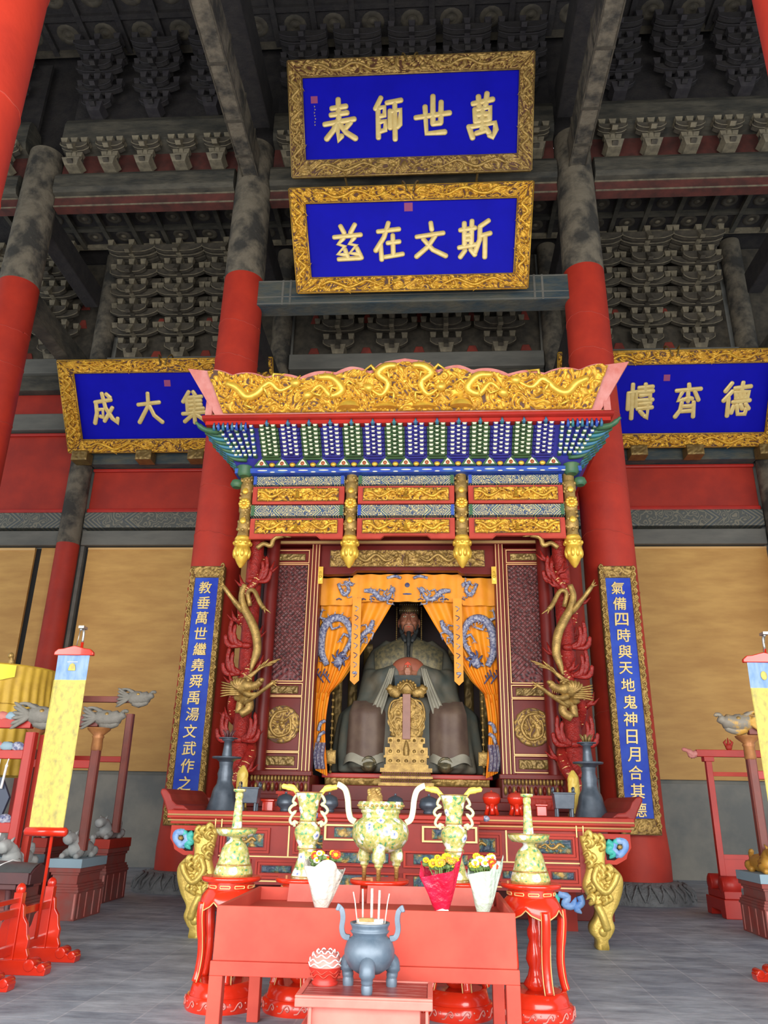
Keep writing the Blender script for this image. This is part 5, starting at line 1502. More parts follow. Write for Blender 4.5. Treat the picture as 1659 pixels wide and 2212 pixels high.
for s in (-1, 1):
    mb = MB()
    def drape(u, v, s=s):
        z = 5.34-1.82*v
        xi = inner(z); xo = 1.70
        z2 = z+.0*u
        x = xi+(xo-xi)*u
        return (s*x, 14.70+.04*math.sin(u*34+v*2)*(.6+.4*v)-.05*v, z2 - .10*math.sin(u*PI)*v*v)
    mb.grid(drape, 80, 30)
    def tail(u, v, s=s):
        z = 3.56-1.38*v
        x = 1.44+.05*math.sin(v*4)+(.26-.04*v)*u+.02*v
        return (s*x, 14.62+.04*math.sin(u*18), z-.10*(1-u)*v)
    mb.grid(tail, 24, 20)
    embroider(mb, [(s*1.28, 4.18), (s*1.2, 4.32), (s*1.06, 4.62), (s*1.2, 4.94), (s*1.45, 4.98), (s*1.62, 4.76), (s*1.64, 4.35), (s*1.52, 4.08)], .075, 14.62)
    embroider(mb, [(s*.92, 4.5), (s*.86, 4.66), (s*.72, 4.78), (s*.66, 4.95)], .05, 14.62)
    for k in range(7):
        a = k*.9; mb.tube(smooth_path([(s*1.28, 14.60, 4.2), (s*(1.28+.08*math.cos(a)), 14.58, 4.2+.10*math.sin(a)), (s*(1.28+.17*math.cos(a+.5)), 14.60, 4.2+.18*math.sin(a+.5))], 3), [.03]*3+[.022]*3+[.006], 5, 2)
    for k in range(6):
        x, z = 1.45+.04*k, 3.75+.05*(k % 3); mb.tube([(s*x, 14.6, z), (s*(x+.05), 14.59, z+.08), (s*(x+.02), 14.6, z+.16)], .014, 5, 2)
    for k in range(9):
        mb.tube(smooth_path([(s*(1.48+.022*k), 14.57, 2.66), (s*(1.50+.022*k), 14.55, 2.42), (s*(1.47+.022*k), 14.57, 2.2)], 3), .011, 4, 1 if k % 3 else 2)
    for z in (3.05, 2.85): mb.tube(smooth_path([(s*1.5, 14.57, z), (s*1.58, 14.55, z-.05), (s*1.62, 14.57, z-.18)], 3), .035, 5, 1)
    o = build(mb, 'drape', ['orange', 'silkblue', 'silkdark'], CU)
    mb = MB()
    mb.prism([(s*.97-.085, 5.36), (s*.97+.085, 5.36), (s*.975+.085, 3.78), (s*.975, 3.70), (s*.975-.085, 3.78)], 'y', 14.50, 14.515)
    for k in range(8):
        z = 5.2-.18*k; mb.tube(smooth_path([(s*.97-.04, 14.495, z), (s*.97+.03, 14.495, z-.04), (s*.97-.02, 14.495, z-.1)], 3), .010, 4, 2 if k % 2 else 1)
    mb.ball((s*.975, 14.495, 3.92), (.05, .01, .03), 1, 8, 5)
    build(mb, 'pennant', ['orange', 'silkblue', 'silkdark'], CU)
# ================================================================== ALTAR TABLE AND WHAT STANDS ON IT
AT = thing('altar_table', 'long red altar table with upturned ends and gilt carved legs before the shrine', 'table', (0, 11.7, 0))
mb = MB()
mb.box(-3.06, 3.06, 10.82, 12.7, 1.40, 1.50); mb.box(-3.02, 3.02, 10.86, 12.68, 1.33, 1.40)
build(mb, 'table_top', 'dullred', AT, bevel=.012)
mb = MB()
for z in (1.445, 1.375): mb.tube([(-3.05, 10.815+.04*(z < 1.4), z), (3.05, 10.815+.04*(z < 1.4), z)], .012, 5)
mb.box(-2.6, 2.6, 10.885, 10.9, .945, .96); mb.box(-2.6, 2.6, 10.885, 10.9, .655, .67)
for x in (-1.42, -.55, .55, 1.42): mb.box(x-.01, x+.01, 10.885, 10.9, .96, 1.33)
for x in (-2.36, 2.36): mb.box(x-.05, x-.035, 10.84, 10.86, 1.26, 1.40); mb.box(x+.035, x+.05, 10.84, 10.86, 1.26, 1.4)
build(mb, 'gilt_line', 'goldline', AT)
for s in (-1, 1):
    mb = MB()
    pr = [(2.78, 1.50), (2.98, 1.50), (3.06, 1.44), (3.13, 1.60), (3.20, 1.72), (3.18, 1.77), (3.12, 1.76), (3.06, 1.70), (3.02, 1.62), (2.96, 1.57), (2.86, 1.56)]
    mb.prism([(s*x, z) for x, z in pr], 'y', 10.84, 12.68)
    build(mb, 'upturned_end', 'tablered', AT, bevel=.02)
mb = MB(); mb.box(-2.62, 2.62, 10.9, 12.6, .62, 1.34)
for x in (-2.4, 2.4): mb.box(x-.06, x+.06, 10.87, 10.92, .62, 1.34)
build(mb, 'carcass', 'tablered', AT)
rows = [(.99, 1.30, [(-2.0, .66), (-.99, .74), (0, .9), (.99, .74), (2.0, .66)]), (.69, .92, [(-2.12, .44), (-1.56, .56), (-.95, .5), (-.32, .6), (.32, .6), (.95, .5), (1.56, .56), (2.12, .44)])]
for z0, z1, ps in rows:
    for x, w in ps:
        mb = MB()
        for k, (g, y) in enumerate(((0, .0), (.035, .012))):
            a, b, c, d = x-w/2+g, x+w/2-g, z0+g, z1-g
            for q in ((a, a+.03, c+.03, d-.03), (b-.03, b, c+.03, d-.03), (a, b, c, c+.03), (a, b, d-.03, d)): mb.box(q[0], q[1], 10.865+y, 10.90, q[2], q[3])
        p = build(mb, 'panel_frame', 'dullred', AT)
        mb = MB(); mb.relief((x-w/2+.085, 10.895, z0+.075), (x+w/2-.085, 10.895, z0+.075), (x+w/2-.085, 10.895, z1-.075), (x-w/2+.085, 10.895, z1-.075), (0, -1, 0), .012, .045, 8, x+z0)
        zc = (z0+z1)/2
        if z1-z0 > .25: dragon_body(mb, [(x-w*.22+w*.09*k, 10.86, zc+.03*math.sin(k*1.9)) for k in range(6)], .020, 1)
        build(mb, 'painted_carving', ['carvepaint', 'goldold'], p)
for s in (-1, 1):
    mb = MB()
    A = [(2.6, 1.31), (3.0, 1.31), (3.0, 1.15), (2.95, 1.08), (2.93, 1.02), (2.86, .98), (2.80, .95), (2.64, .95)]
    B = [(2.66, 1.25), (2.94, 1.25), (2.94, 1.17), (2.89, 1.11), (2.87, 1.05), (2.83, 1.03), (2.78, 1.0), (2.68, 1.0)]
    for (a, b), (c, d), (e, f), (g, h) in zip(A, A[1:]+A[:1], B[1:]+B[:1], B):
        mb.add([(s*p, y, q) for y in (10.87, 10.93) for p, q in ((a, b), (c, d), (e, f), (g, h))], [(0, 1, 2, 3), (7, 6, 5, 4), (0, 4, 5, 1), (2, 6, 7, 3)])
    p = build(mb, 'end_bracket', 'dullred', AT)
    mb = MB(); mb.prism([(s*x, z) for x, z in B], 'y', 10.915, 10.928, 3)
    for pts, r, m in (([(2.70, 1.22), (2.76, 1.17), (2.70, 1.12), (2.77, 1.08), (2.72, 1.02)], .046, 0), ([(2.82, 1.23), (2.92, 1.22), (2.93, 1.15), (2.87, 1.08), (2.80, 1.03)], .046, 1),
                      ([(2.80, 1.20), (2.78, 1.13), (2.83, 1.07), (2.80, 1.03)], .042, 1), ([(2.88, 1.24), (2.82, 1.22), (2.80, 1.15)], .042, 0)):
        P = smooth_path([(s*x, 10.89, z) for x, z in pts], 4); mb.tube(P, [r]*(len(P)-3)+[r*.8, r*.5, r*.2], 8, m)
    mb.ball((s*2.86, 10.87, 1.155), (.035, .03, .03), 2, 10, 6)
    build(mb, 'painted_cloud_carving', ['teal2', 'paleblue2', 'goldold', 'black'], p)
    # gilt dragon leg in front
    mb = MB()
    prof = [(2.34, 1.28), (2.66, 1.28), (2.64, .96), (2.74, .93), (2.84, .82), (2.84, .68), (2.77, .5), (2.68, .36), (2.70, .24), (2.64, .14), (2.60, .10), (2.60, 0), (2.46, 0), (2.46, .10), (2.40, .17), (2.40, .26), (2.47, .36), (2.48, .46), (2.38, .60), (2.34, .72), (2.40, .9), (2.38, 1.05)]
    sp = smooth_path([(x, 0, z) for x, z in prof+prof[:1]], 4)[:-1]
    n = len(sp)
    cxy = lambda p: 2.5 if p.z > .95 else 2.58
    rings = []
    for y, k in ((10.79, .62), (10.795, .84), (10.82, .95), (10.86, 1.0), (10.98, 1.0)):
        rings += [(s*(cxy(p)+(p.x-cxy(p))*k+.01), y, .0+p.z if p.z < .03 else p.z) for p in sp]
    fs = [(j*n+i, j*n+(i+1) % n, (j+1)*n+(i+1) % n, (j+1)*n+i) for j in range(4) for i in range(n)]
    mb.add(rings, fs+[tuple(range(n))[::-1], tuple(range(4*n, 5*n))], 0, True)
    rr = random.Random(8)
    for k in range(34):
        z = rr.uniform(.45, 1.25); x = 2.50+rr.uniform(-.11, .11)+(.12 if z < .9 else 0)*rr.random()
        mb.tube(smooth_path([(s*x, 10.79, z), (s*(x+.05), 10.76, z+.04), (s*(x+.02), 10.77, z+.09), (s*(x-.04), 10.79, z+.05)], 3), [.028]*7+[.02, .015, .006], 6)
    mb.tube(smooth_path([(s*2.55, 10.78, .95), (s*2.48, 10.75, .78), (s*2.6, 10.74, .64), (s*2.72, 10.76, .74), (s*2.78, 10.78, .86)], 4), .04, 8)
    mb.tube(smooth_path([(s*2.5, 10.78, .5), (s*2.56, 10.76, .36), (s*2.6, 10.77, .22)], 4), .05, 8)
    mb.ball((s*2.55, 10.80, .2), (.06, .04, .06), 0, 10, 7)
    build(mb, 'gilt_dragon_leg', 'goldleg', AT)
    mb = MB(); mb.box(*sorted((s*2.3, s*2.5)), 12.3, 12.5, 0, .64); build(mb, 'rear_leg', 'dullred', AT)
    mb = MB()
    for pts, r, m in (([(1.95, .60), (2.03, .54), (1.98, .46), (2.06, .42)], .045, 0), ([(2.32, .58), (2.34, .50), (2.27, .44), (2.33, .38)], .045, 1), ([(2.05, .6), (2.17, .56), (2.12, .48), (2.22, .46), (2.27, .56)], .045, 1)):
        P = smooth_path([(s*x, 10.93, z) for x, z in pts], 4); mb.tube(P, [r]*(len(P)-3)+[r*.8, r*.5, r*.2], 8, m)
    build(mb, 'painted_cloud_apron', ['teal2', 'paleblue2'], AT)

# smaller table in front of it
OT = thing('front_offering_table', 'narrower red table with gold outlined panels directly in front of the altar table', 'table', (.08, 10.3, 0))
mb = MB(); mb.box(-.92, 1.08, 9.95, 10.72, 1.45, 1.50); mb.box(-.88, 1.04, 9.99, 10.70, 1.41, 1.45); build(mb, 'table_top', 'dullred', OT, bevel=.01)
mb = MB(); mb.box(-.86, 1.02, 10.04, 10.66, .62, 1.41); build(mb, 'carcass', 'tablered', OT)
for x in (-.80, .96):
    for y in (10.08, 10.6):
        mb = MB(); mb.box(x-.05, x+.05, y-.05, y+.05, 0, .62); build(mb, 'leg', 'dullred', OT)
for x0, x1, z0, z1 in ((-.84, -.24, 1.20, 1.38), (.34, 1.0, 1.20, 1.38), (-.84, .06, .92, 1.10), (.12, 1.0, .92, 1.10), (-.84, .06, .66, .86), (.12, 1.0, .66, .86)):
    mb = MB()
    for q in ((x0, x0+.025, z0+.02, z1-.02), (x1-.025, x1, z0+.02, z1-.02), (x0, x1, z0, z0+.02), (x0, x1, z1-.02, z1)): mb.box(q[0], q[1], 10.0, 10.05, q[2], q[3])
    p = build(mb, 'panel_frame', 'goldline' if z0 > 1.1 else 'dullred', OT)
    mb = MB(); mb.relief((x0+.12, 10.04, z0+.035), (x1-.12, 10.04, z0+.035), (x1-.12, 10.04, z1-.035), (x0+.12, 10.04, z1-.035), (0, -1, 0), .012, .04, 9, x0+z0)
    build(mb, 'painted_carving', 'carvepaint', p)
for x in (-.95, 1.11):
    mb = MB(); mb.ball((x, 10.0, 1.475), (.045, .045, .035), 0, 12, 8); build(mb, 'blue_end_knob', 'silkblue', OT)

# dark pewter candlesticks
def pewter_candlestick(x, lab):
    y, z = 11.75, 1.5
    t = thing('pewter_candlestick', lab, 'candlestick', (x, y, z), 'dark candlesticks on the altar table')
    mb = MB(); mb.lathe([(.235, 0), (.22, .05), (.18, .18), (.165, .26), (.15, .30), (.115, .36), (.105, .44), (.115, .50), (.095, .58), (.10, .62), (.105, .66)], x, y, 32, 0, True, z); build(mb, 'bell_base', 'pewter', t)
    mb = MB(); mb.lathe([(.10, .66), (.15, .70), (.21, .71), (.215, .735), (.10, .74)], x, y, 32, 0, True, z); build(mb, 'drip_pan', 'pewter', t)
    mb = MB(); mb.lathe([(.075, .74), (.062, .85), (.055, .95), (.09, .97), (.09, .985)], x, y, 28, 0, True, z); build(mb, 'stem', 'pewter', t)
    mb = MB(); mb.lathe([(.06, .985), (.135, .99), (.14, 1.005), (.05, 1.008)], x, y, 28, 0, True, z); build(mb, 'top_plate', 'pewter', t)
    mb = MB()
    for k in range(7):
        a = k*.9; mb.tube([(x+.04*math.cos(a), y+.03*math.sin(a), z+1.0), (x+.06*math.cos(a), y+.05*math.sin(a), z+1.06+.02*(k % 3)), (x+.10*math.cos(a), y+.05*math.sin(a), z+1.12)], [.018, .014, .004], 5)
    build(mb, 'wax_remnant', 'darkred' if x < 0 else 'golddull', t)
pewter_candlestick(-2.56, 'tall dark pewter candlestick at the left end of the altar table')
pewter_candlestick(2.70, 'tall dark pewter candlestick at the right end of the altar table')
def ding(x, lab):
    y, z = 11.5, 1.5
    t = thing('square_vessel', lab, 'vessel', (x, y, z), 'dark square vessels on the altar table')
    mb = MB(); mb.cbox((x, y, z+.20), (.29, .22, .20), 0, taper=.86); mb.box(x-.155, x+.155, y-.12, y+.12, z+.29, z+.315); build(mb, 'box_body', 'pewter', t, bevel=.008)
    for sx in (-1, 1):
        for sy in (-1, 1):
            mb = MB(); mb.lathe([(.022, 0), (.02, .11)], x+sx*.10, y+sy*.07, 10, 0, True, z); build(mb, 'leg', 'pewter', t)
        mb = MB(); mb.tube(smooth_path([(x+sx*.14, y-.05, z+.31), (x+sx*.14, y-.05, z+.37), (x+sx*.14, y+.05, z+.37), (x+sx*.14, y+.05, z+.31)], 3), .014, 6); build(mb, 'handle', 'pewter', t)
ding(-2.12, 'dark square footed vessel beside the left pewter candlestick')
ding(2.28, 'dark square footed vessel beside the right pewter candlestick')
def candle(x, lab):
    y, z = 12.25, 1.5
    t = thing('carved_yellow_candle', lab, 'candle', (x, y, z), 'carved yellow candles')
    mb = MB()
    def f(u, v):
        a = 2*PI*u; h = .62*v
        r = .085*(1-.12*v if v < .8 else .904*(1-((v-.8)/.2)**1.6*.85))+.008*abs(math.sin(u*22+math.sin(v*14)*2))
        return (x+r*math.cos(a), y+r*math.sin(a), z+.02+h)
    mb.grid(f, 48, 30); build(mb, 'candle_body', 'candle', t)
    mb = MB(); mb.lathe([(.11, 0), (.11, .03), (.07, .05)], x, y, 20, 0, True, z); build(mb, 'base_dish', 'golddull', t)
candle(-2.42, 'yellow carved candle behind the left pewter candlestick')
candle(2.56, 'yellow carved candle behind the right pewter candlestick')
def red_bowl(x, lab):
    y, z = 11.5, 1.5
    t = thing('red_footed_bowl', lab, 'bowl', (x, y, z), 'red footed bowls with lids')
    mb = MB(); mb.lathe([(.05, .12), (.105, .16), (.125, .22), (.122, .235)], x, y, 24, 0, True, z); build(mb, 'bowl', 'lacquer', t)
    mb = MB(); mb.lathe([(.12, .235), (.11, .275), (.06, .30), (.015, .305), (.012, .325)], x, y, 24, 0, True, z); build(mb, 'lid', 'dullred', t)
    for k in range(3):
        a = -PI/2+2*PI*k/3
        mb = MB(); mb.tube([(x+.05*math.cos(a), y+.05*math.sin(a), z+.15), (x+.06*math.cos(a), y+.06*math.sin(a), z+.08), (x+.085*math.cos(a), y+.085*math.sin(a), z+.008)], [.04, .03, .035], 8); build(mb, 'foot', 'lacquer', t)
red_bowl(1.29, 'red lidded footed bowl, left one of the pair on the altar table')
red_bowl(1.63, 'red lidded footed bowl, right one of the pair on the altar table')
def pot(x, r, lab):
    y, z = 11.5, 1.5
    t = thing('dark_lidded_pot', lab, 'pot', (x, y, z), 'dark lidded pots on the altar table')
    mb = MB(); mb.lathe([(r*.5, 0), (r*.6, .02), (r*.5, .04), (r*.95, .08), (r, .12), (r*.9, .16)], x, y, 24, 0, True, z); build(mb, 'pot_body', 'pewter', t)
    mb = MB(); mb.lathe([(r*.95, .16), (r*.8, .2), (r*.3, .23), (r*.12, .235), (r*.16, .26)], x, y, 24, 0, True, z); build(mb, 'lid', 'pewter', t)
pot(-1.60, .13, 'dark lidded pot left of the left cloisonne vase')
pot(-.98, .13, 'dark lidded pot between the left cloisonne vase and the tripod censer')
pot(-.05, .12, 'dark lidded pot seen over the rim of the tripod censer')
pot(.42, .14, 'dark lidded pot just right of the tripod censer')
def block(x, w, d, h, m, nm, lab, cat, grp=None):
    mb = MB(); mb.box(x-w/2, x+w/2, 11.9-d/2, 11.9+d/2, 1.5, 1.5+h*.82); mb.box(x-w/2-.02, x+w/2+.02, 11.9-d/2-.02, 11.9+d/2+.02, 1.5+h*.82, 1.5+h)
    single(mb, nm, m, lab, cat, (x, 11.9, 1.5), grp, bevel=.008)
block(-1.92, .16, .16, .16, 'lacquer', 'red_block', 'small bright red block beside the left square vessel', 'block')
block(2.02, .14, .14, .16, 'lacquer', 'red_block', 'small bright red block beside the right square vessel', 'block')
for x, lab in ((-1.55, 'carved dark red low stand behind the left dark pot'), (1.98, 'carved dark red low stand behind the right red footed bowl')):
    mb = MB(); mb.box(x-.35, x+.35, 12.3, 12.6, 1.5, 1.56); mb.box(x-.32, x+.32, 12.32, 12.58, 1.56, 1.74); mb.box(x-.35, x+.35, 12.3, 12.6, 1.74, 1.78)
    mb.relief((x-.30, 12.32, 1.57), (x+.30, 12.32, 1.57), (x+.30, 12.32, 1.73), (x-.30, 12.32, 1.73), (0, -1, 0), .015, .03, 8, x)
    single(mb, 'low_carved_stand', 'dullred', lab, 'stand', (x, 12.45, 1.5), 'low carved stands')

# ================================================================== FIVE ROUND STANDS WITH CLOISONNE
def round_stand(x, y, lab):
    t = thing('round_stand', lab, 'stand', (x, y, 0), 'tall round red lacquer stands')
    mb = MB(); mb.lathe([(.235, .955), (.25, .96), (.26, .975), (.258, .995), (.245, 1.0)], x, y, 48); build(mb, 'round_top', 'lacquer', t)
    mb = MB(); mb.lathe([(.20, .885), (.20, .955)], x, y, 40, 0)
    for k in range(10):
        a = 2*PI*k/10+.3
        P = [(x+.204*math.cos(a+d), y+.204*math.sin(a+d), z) for d, z in ((-.22, .92), (-.2, .93), (.2, .93), (.22, .92), (.2, .91), (-.2, .91), (-.22, .92))]
        mb.tube(P, .006, 5, 1)
    build(mb, 'waist', ['lacquer', 'goldline'], t)
    mb = MB()
    def apron(u, v):
        a = 2*PI*u
        zb = .755-.022*math.cos(a*5)+.03*max(0, 1-abs(((u*5) % 1)-.5)*8)
        z = .895+(zb-.895)*v; r = .205+.05*math.sin(min(1, v*1.15)*PI*.55)
        return (x+r*math.cos(a), y+r*math.sin(a), z)
    mb.grid(apron, 100, 8); mb.grid(lambda u, v: tuple(Vector(apron(u, 1-v))*1-Vector(((apron(u, 1-v)[0]-x)*.1, (apron(u, 1-v)[1]-y)*.1, 0))), 100, 8)
    mb.tube([apron(i/100, 1) for i in range(101)], .006, 5, 1)
    build(mb, 'bulging_apron', ['lacquer', 'goldline'], t)
    for k in range(5):
        a = -PI/2+.32+2*PI*k/5
        c, s = math.cos(a), math.sin(a)
        mb = MB()
        P = smooth_path([(x+r*c, y+r*s, z) for r, z in ((.245, .80), (.25, .70), (.228, .52), (.22, .40), (.232, .28), (.252, .205))], 4)
        mb.tube(P, [.042]*8+[.036]*8+[.034]*(len(P)-16), 8, 0)
        tx, ty = -s*.039, c*.039
        for sg in (-1, 1): mb.tube([(p[0]+sg*tx+.008*c, p[1]+sg*ty+.008*s, p[2]) for p in P], .005, 4, 1)
        build(mb, 'curved_leg', ['lacquer', 'goldline'], t)
    mb = MB(); mb.lathe([(.06, .20), (.10, .24), (.06, .30), (.045, .36), (.07, .42), (.055, .5), (.035, .56), (.05, .6), (.05, .64), (.03, .68), (.045, .78), (.05, .9)], x, y, 24); build(mb, 'centre_baluster', 'lacquer', t)
    mb = MB(); mb.lathe([(.20, .20), (.25, .205), (.27, .13), (.275, .115), (.28, .105)], x, y, 44); build(mb, 'stepped_foot', 'lacquer', t)
    mb = MB(); mb.lathe([(.30, 0), (.31, .02), (.305, .09), (.29, .108)], x, y, 48, 0)
    for k in range(14):
        a = 2*PI*k/14
        P = smooth_path([(x+.312*math.cos(a+d), y+.312*math.sin(a+d), z) for d, z in ((-.2, .03), (-.1, .035), (-.02, .07), (.06, .085), (.11, .06), (.07, .045), (.03, .06))], 3)
        mb.tube(P, .006, 4, 1); mb.ball((x+.31*math.cos(a+.22), y+.31*math.sin(a+.22), .075), .007, 1, 6, 4)
    build(mb, 'drum_base', ['lacquer', 'pinkwood'], t)
YS = 7.42
for x, lab in ((-1.31, 'round red stand under the left cloisonne candlestick, leftmost of the five'),
               (-.655, 'round red stand under the left cloisonne vase, behind the offering box'),
               (0, 'round red stand under the cloisonne tripod censer, centre of the five'),
               (.655, 'round red stand under the right cloisonne vase, behind the red bouquet'),
               (1.31, 'round red stand under the right cloisonne candlestick, rightmost of the five')):
    round_stand(x, YS, lab)
def cl_candlestick(x, lab):
    y, z = YS, 1.0
    t = thing('cloisonne_candlestick', lab, 'candlestick', (x, y, z), 'cloisonne candlesticks')
    mb = MB(); mb.lathe([(.165, 0), (.17, .03), (.155, .075), (.15, .09), (.145, .10), (.13, .16), (.115, .22), (.09, .26), (.06, .285), (.05, .30), (.06, .315)], x, y, 40, 0, True, z)
    mb.lathe([(.168, -0.0), (.172, .008), (.168, .016)], x, y, 40, 1, True, z); mb.lathe([(.152, .083), (.156, .09), (.15, .097)], x, y, 40, 1, True, z)
    build(mb, 'bell_base', ['enamel', 'goldold'], t)
    mb = MB(); mb.lathe([(.06, .315), (.15, .325), (.175, .35), (.185, .385), (.175, .385), (.16, .36), (.04, .355)], x, y, 40, 0, True, z); mb.tube([(x+.182*math.cos(2*PI*i/40), y+.182*math.sin(2*PI*i/40), z+.386) for i in range(41)], .006, 5, 1); build(mb, 'drip_dish', ['enamel', 'goldold'], t)
    mb = MB(); mb.lathe([(.05, .355), (.046, .40), (.034, .60), (.03, .635), (.036, .645), (.036, .68), (.025, .69)], x, y, 24, 0, True, z); build(mb, 'stem', 'enamel', t)
    mb = MB(); mb.lathe([(.03, .69), (.055, .70), (.058, .72), (.03, .722)], x, y, 24, 0, True, z); mb.tube([(x, y, z+.72), (x, y, z+.80)], [.006, .001], 6, 1); build(mb, 'pricket_plate', ['enamel', 'goldold'], t)
cl_candlestick(-1.30, 'yellow cloisonne candlestick on the leftmost round red stand')
cl_candlestick(1.31, 'yellow cloisonne candlestick on the rightmost round red stand')
def cl_vase(x, lab):
    y, z = YS, 1.0
    t = thing('cloisonne_vase', lab, 'vase', (x, y, z), 'cloisonne two-handled vases')
    mb = MB(); mb.lathe([(.125, 0), (.125, .02), (.10, .08), (.075, .16), (.068, .215), (.085, .225), (.085, .245), (.075, .26), (.10, .30), (.118, .36), (.112, .40), (.085, .43), (.068, .445), (.075, .46), (.072, .50), (.072, .52), (.085, .56), (.095, .62), (.118, .68), (.122, .70), (.105, .70), (.09, .66)], x, y, 40, 0, True, z)
    for r, h in ((.127, .01), (.086, .235), (.077, .46), (.124, .70)): mb.tube([(x+r*math.cos(2*PI*i/40), y+r*math.sin(2*PI*i/40), z+h) for i in range(41)], .005, 5, 1)
    build(mb, 'vase_body', ['enamel', 'goldold'], t)
    for s in (-1, 1):
        mb = MB()
        for pts in ([(.10, .69), (.13, .66), (.145, .62), (.115, .60), (.15, .585), (.175, .55), (.15, .52), (.115, .54), (.15, .50), (.165, .46), (.14, .43), (.125, .455), (.12, .41)],):
            mb.tube(smooth_path([(x+s*a, y, z+b) for a, b in pts], 3), .014, 7)
        mb.tube(smooth_path([(x+s*.09, y, z+.44), (x+s*.125, y, z+.455)], 3), .014, 7)
        build(mb, 'scroll_handle', 'cream2', t)
        mb = MB()
        mb.tube(smooth_path([(x+s*.10, y, z+.685), (x+s*.15, y, z+.735), (x+s*.21, y, z+.745), (x+s*.26, y, z+.755)], 4), [.022]*4+[.03]*4+[.024]*4+[.006], 8)
        build(mb, 'beast_head', 'candle', t)
cl_vase(-.655, 'yellow cloisonne vase with scroll handles, left of the tripod censer')
cl_vase(.655, 'yellow cloisonne vase with scroll handles, right of the tripod censer')
t = thing('tripod_censer', 'big yellow cloisonne tripod censer with tall ears on the centre stand', 'censer', (0, YS, 1.0))
x, y, z = 0, YS, 1.0
mb = MB(); mb.lathe([(.02, .205), (.13, .215), (.20, .255), (.245, .32), (.255, .38), (.24, .44), (.20, .48), (.165, .50), (.165, .535), (.175, .54), (.178, .56), (.172, .565)], x, y, 56, 0, True, z); build(mb, 'round_belly', 'enamel', t)
mb = MB(); mb.lathe([(.172, .565), (.20, .575), (.205, .62), (.195, .635), (.165, .635), (.155, .58)], x, y, 48, 0, True, z)
for k in range(30): mb.ball((.203*math.cos(2*PI*k/30), y+.203*math.sin(2*PI*k/30), z+.60), (.014, .014, .012), 1, 6, 4)
build(mb, 'rim', ['enamel', 'goldold'], t)
for k in range(3):
    a = -PI/2+2*PI*k/3
    c, s = math.cos(a), math.sin(a)
    mb = MB()
    mb.tube(smooth_path([(x+.15*c, y+.15*s, z+.27), (x+.165*c, y+.165*s, z+.20), (x+.165*c, y+.165*s, z+.13), (x+.165*c, y+.165*s, z+.10)], 4), [.055]*4+[.06]*4+[.038]*4+[.03], 12, 0)
    mb.tube([(x+.165*c, y+.165*s, z+.10), (x+.165*c, y+.165*s, z+.08), (x+.165*c, y+.165*s, z+.0)], [.03, .02, .018], 12, 1)
    build(mb, 'leg', ['enamel', 'goldold'], t)
for s in (-1, 1):
    mb = MB()
    P = smooth_path([(s*.225, y, z+.46), (s*.27, y, z+.49), (s*.29, y, z+.56), (s*.30, y, z+.65), (s*.325, y, z+.73), (s*.37, y, z+.765), (s*.40, y, z+.775)], 4)
    mb.tube(P, .036, 4, 0, False); build(mb, 'upright_ear', 'cream2', t, bevel=.004)
mb = MB(); mb.lathe([(.075, .63), (.07, .68), (.045, .70), (.05, .74), (.02, .755)], x-.06, y+.06, 14, 0, True, z)
for k in range(14): mb.ball((-.06+.05*math.cos(k*2), y+.06+.05*math.sin(k*2), z+.66+.006*k), .022, 0, 7, 5)
build(mb, 'lid_finial', 'goldold', t)

# ================================================================== OFFERING BOX WITH BOUQUETS
OB = thing('offering_box', 'large open red donation box on legs at the front', 'box', (.01, 6.36, 0))
x0, x1, y0, y1 = -.985, 1.005, 5.7, 7.04
mb = MB(); mb.box(x0, x1, y0, y0+.03, .63, .955); build(mb, 'front_board', 'pinkred', OB, bevel=.006)
mb = MB(); mb.box(x0, x1, y1-.03, y1, .63, .955); build(mb, 'back_board', 'pinkred', OB, bevel=.006)
for a in (x0, x1-.03):
    mb = MB(); mb.box(a, a+.03, y0+.03, y1-.03, .63, .955); build(mb, 'side_board', 'pinkred', OB, bevel=.006)
mb = MB(); mb.box(x0+.03, x1-.03, y0+.03, y1-.03, .835, .86); build(mb, 'inner_floor', 'pinkred', OB)
mb = MB()
for q in ((x0-.012, x1+.012, y0-.012, y0+.07), (x0-.012, x1+.012, y1-.07, y1+.012), (x0-.012, x0+.07, y0+.07, y1-.07), (x1-.07, x1+.012, y0+.07, y1-.07)): mb.box(q[0], q[1], q[2], q[3], .545, .63)
build(mb, 'apron_rail', 'pinkred', OB, bevel=.005)
for a in (x0-.012, x1-.078):
    for b in (y0-.012, y1-.078):
        mb = MB(); mb.box(a, a+.09, b, b+.09, 0, .545); build(mb, 'leg', 'pinkred', OB, bevel=.005)
for a, b in ((-.72, -.13), (-.07, .46), (.52, .95)):
    mb = MB()
    mb.add([(a, 6.92, .86), (b, 6.92, .86), (b, 6.99, .985), (a, 6.99, .985), (a, 6.99, .86), (b, 6.99, .86)], [(0, 1, 2, 3), (0, 4, 5, 1), (0, 3, 4), (1, 5, 2), (3, 2, 5, 4)])
    build(mb, 'slanted_slot_board', 'pinkred2', OB)

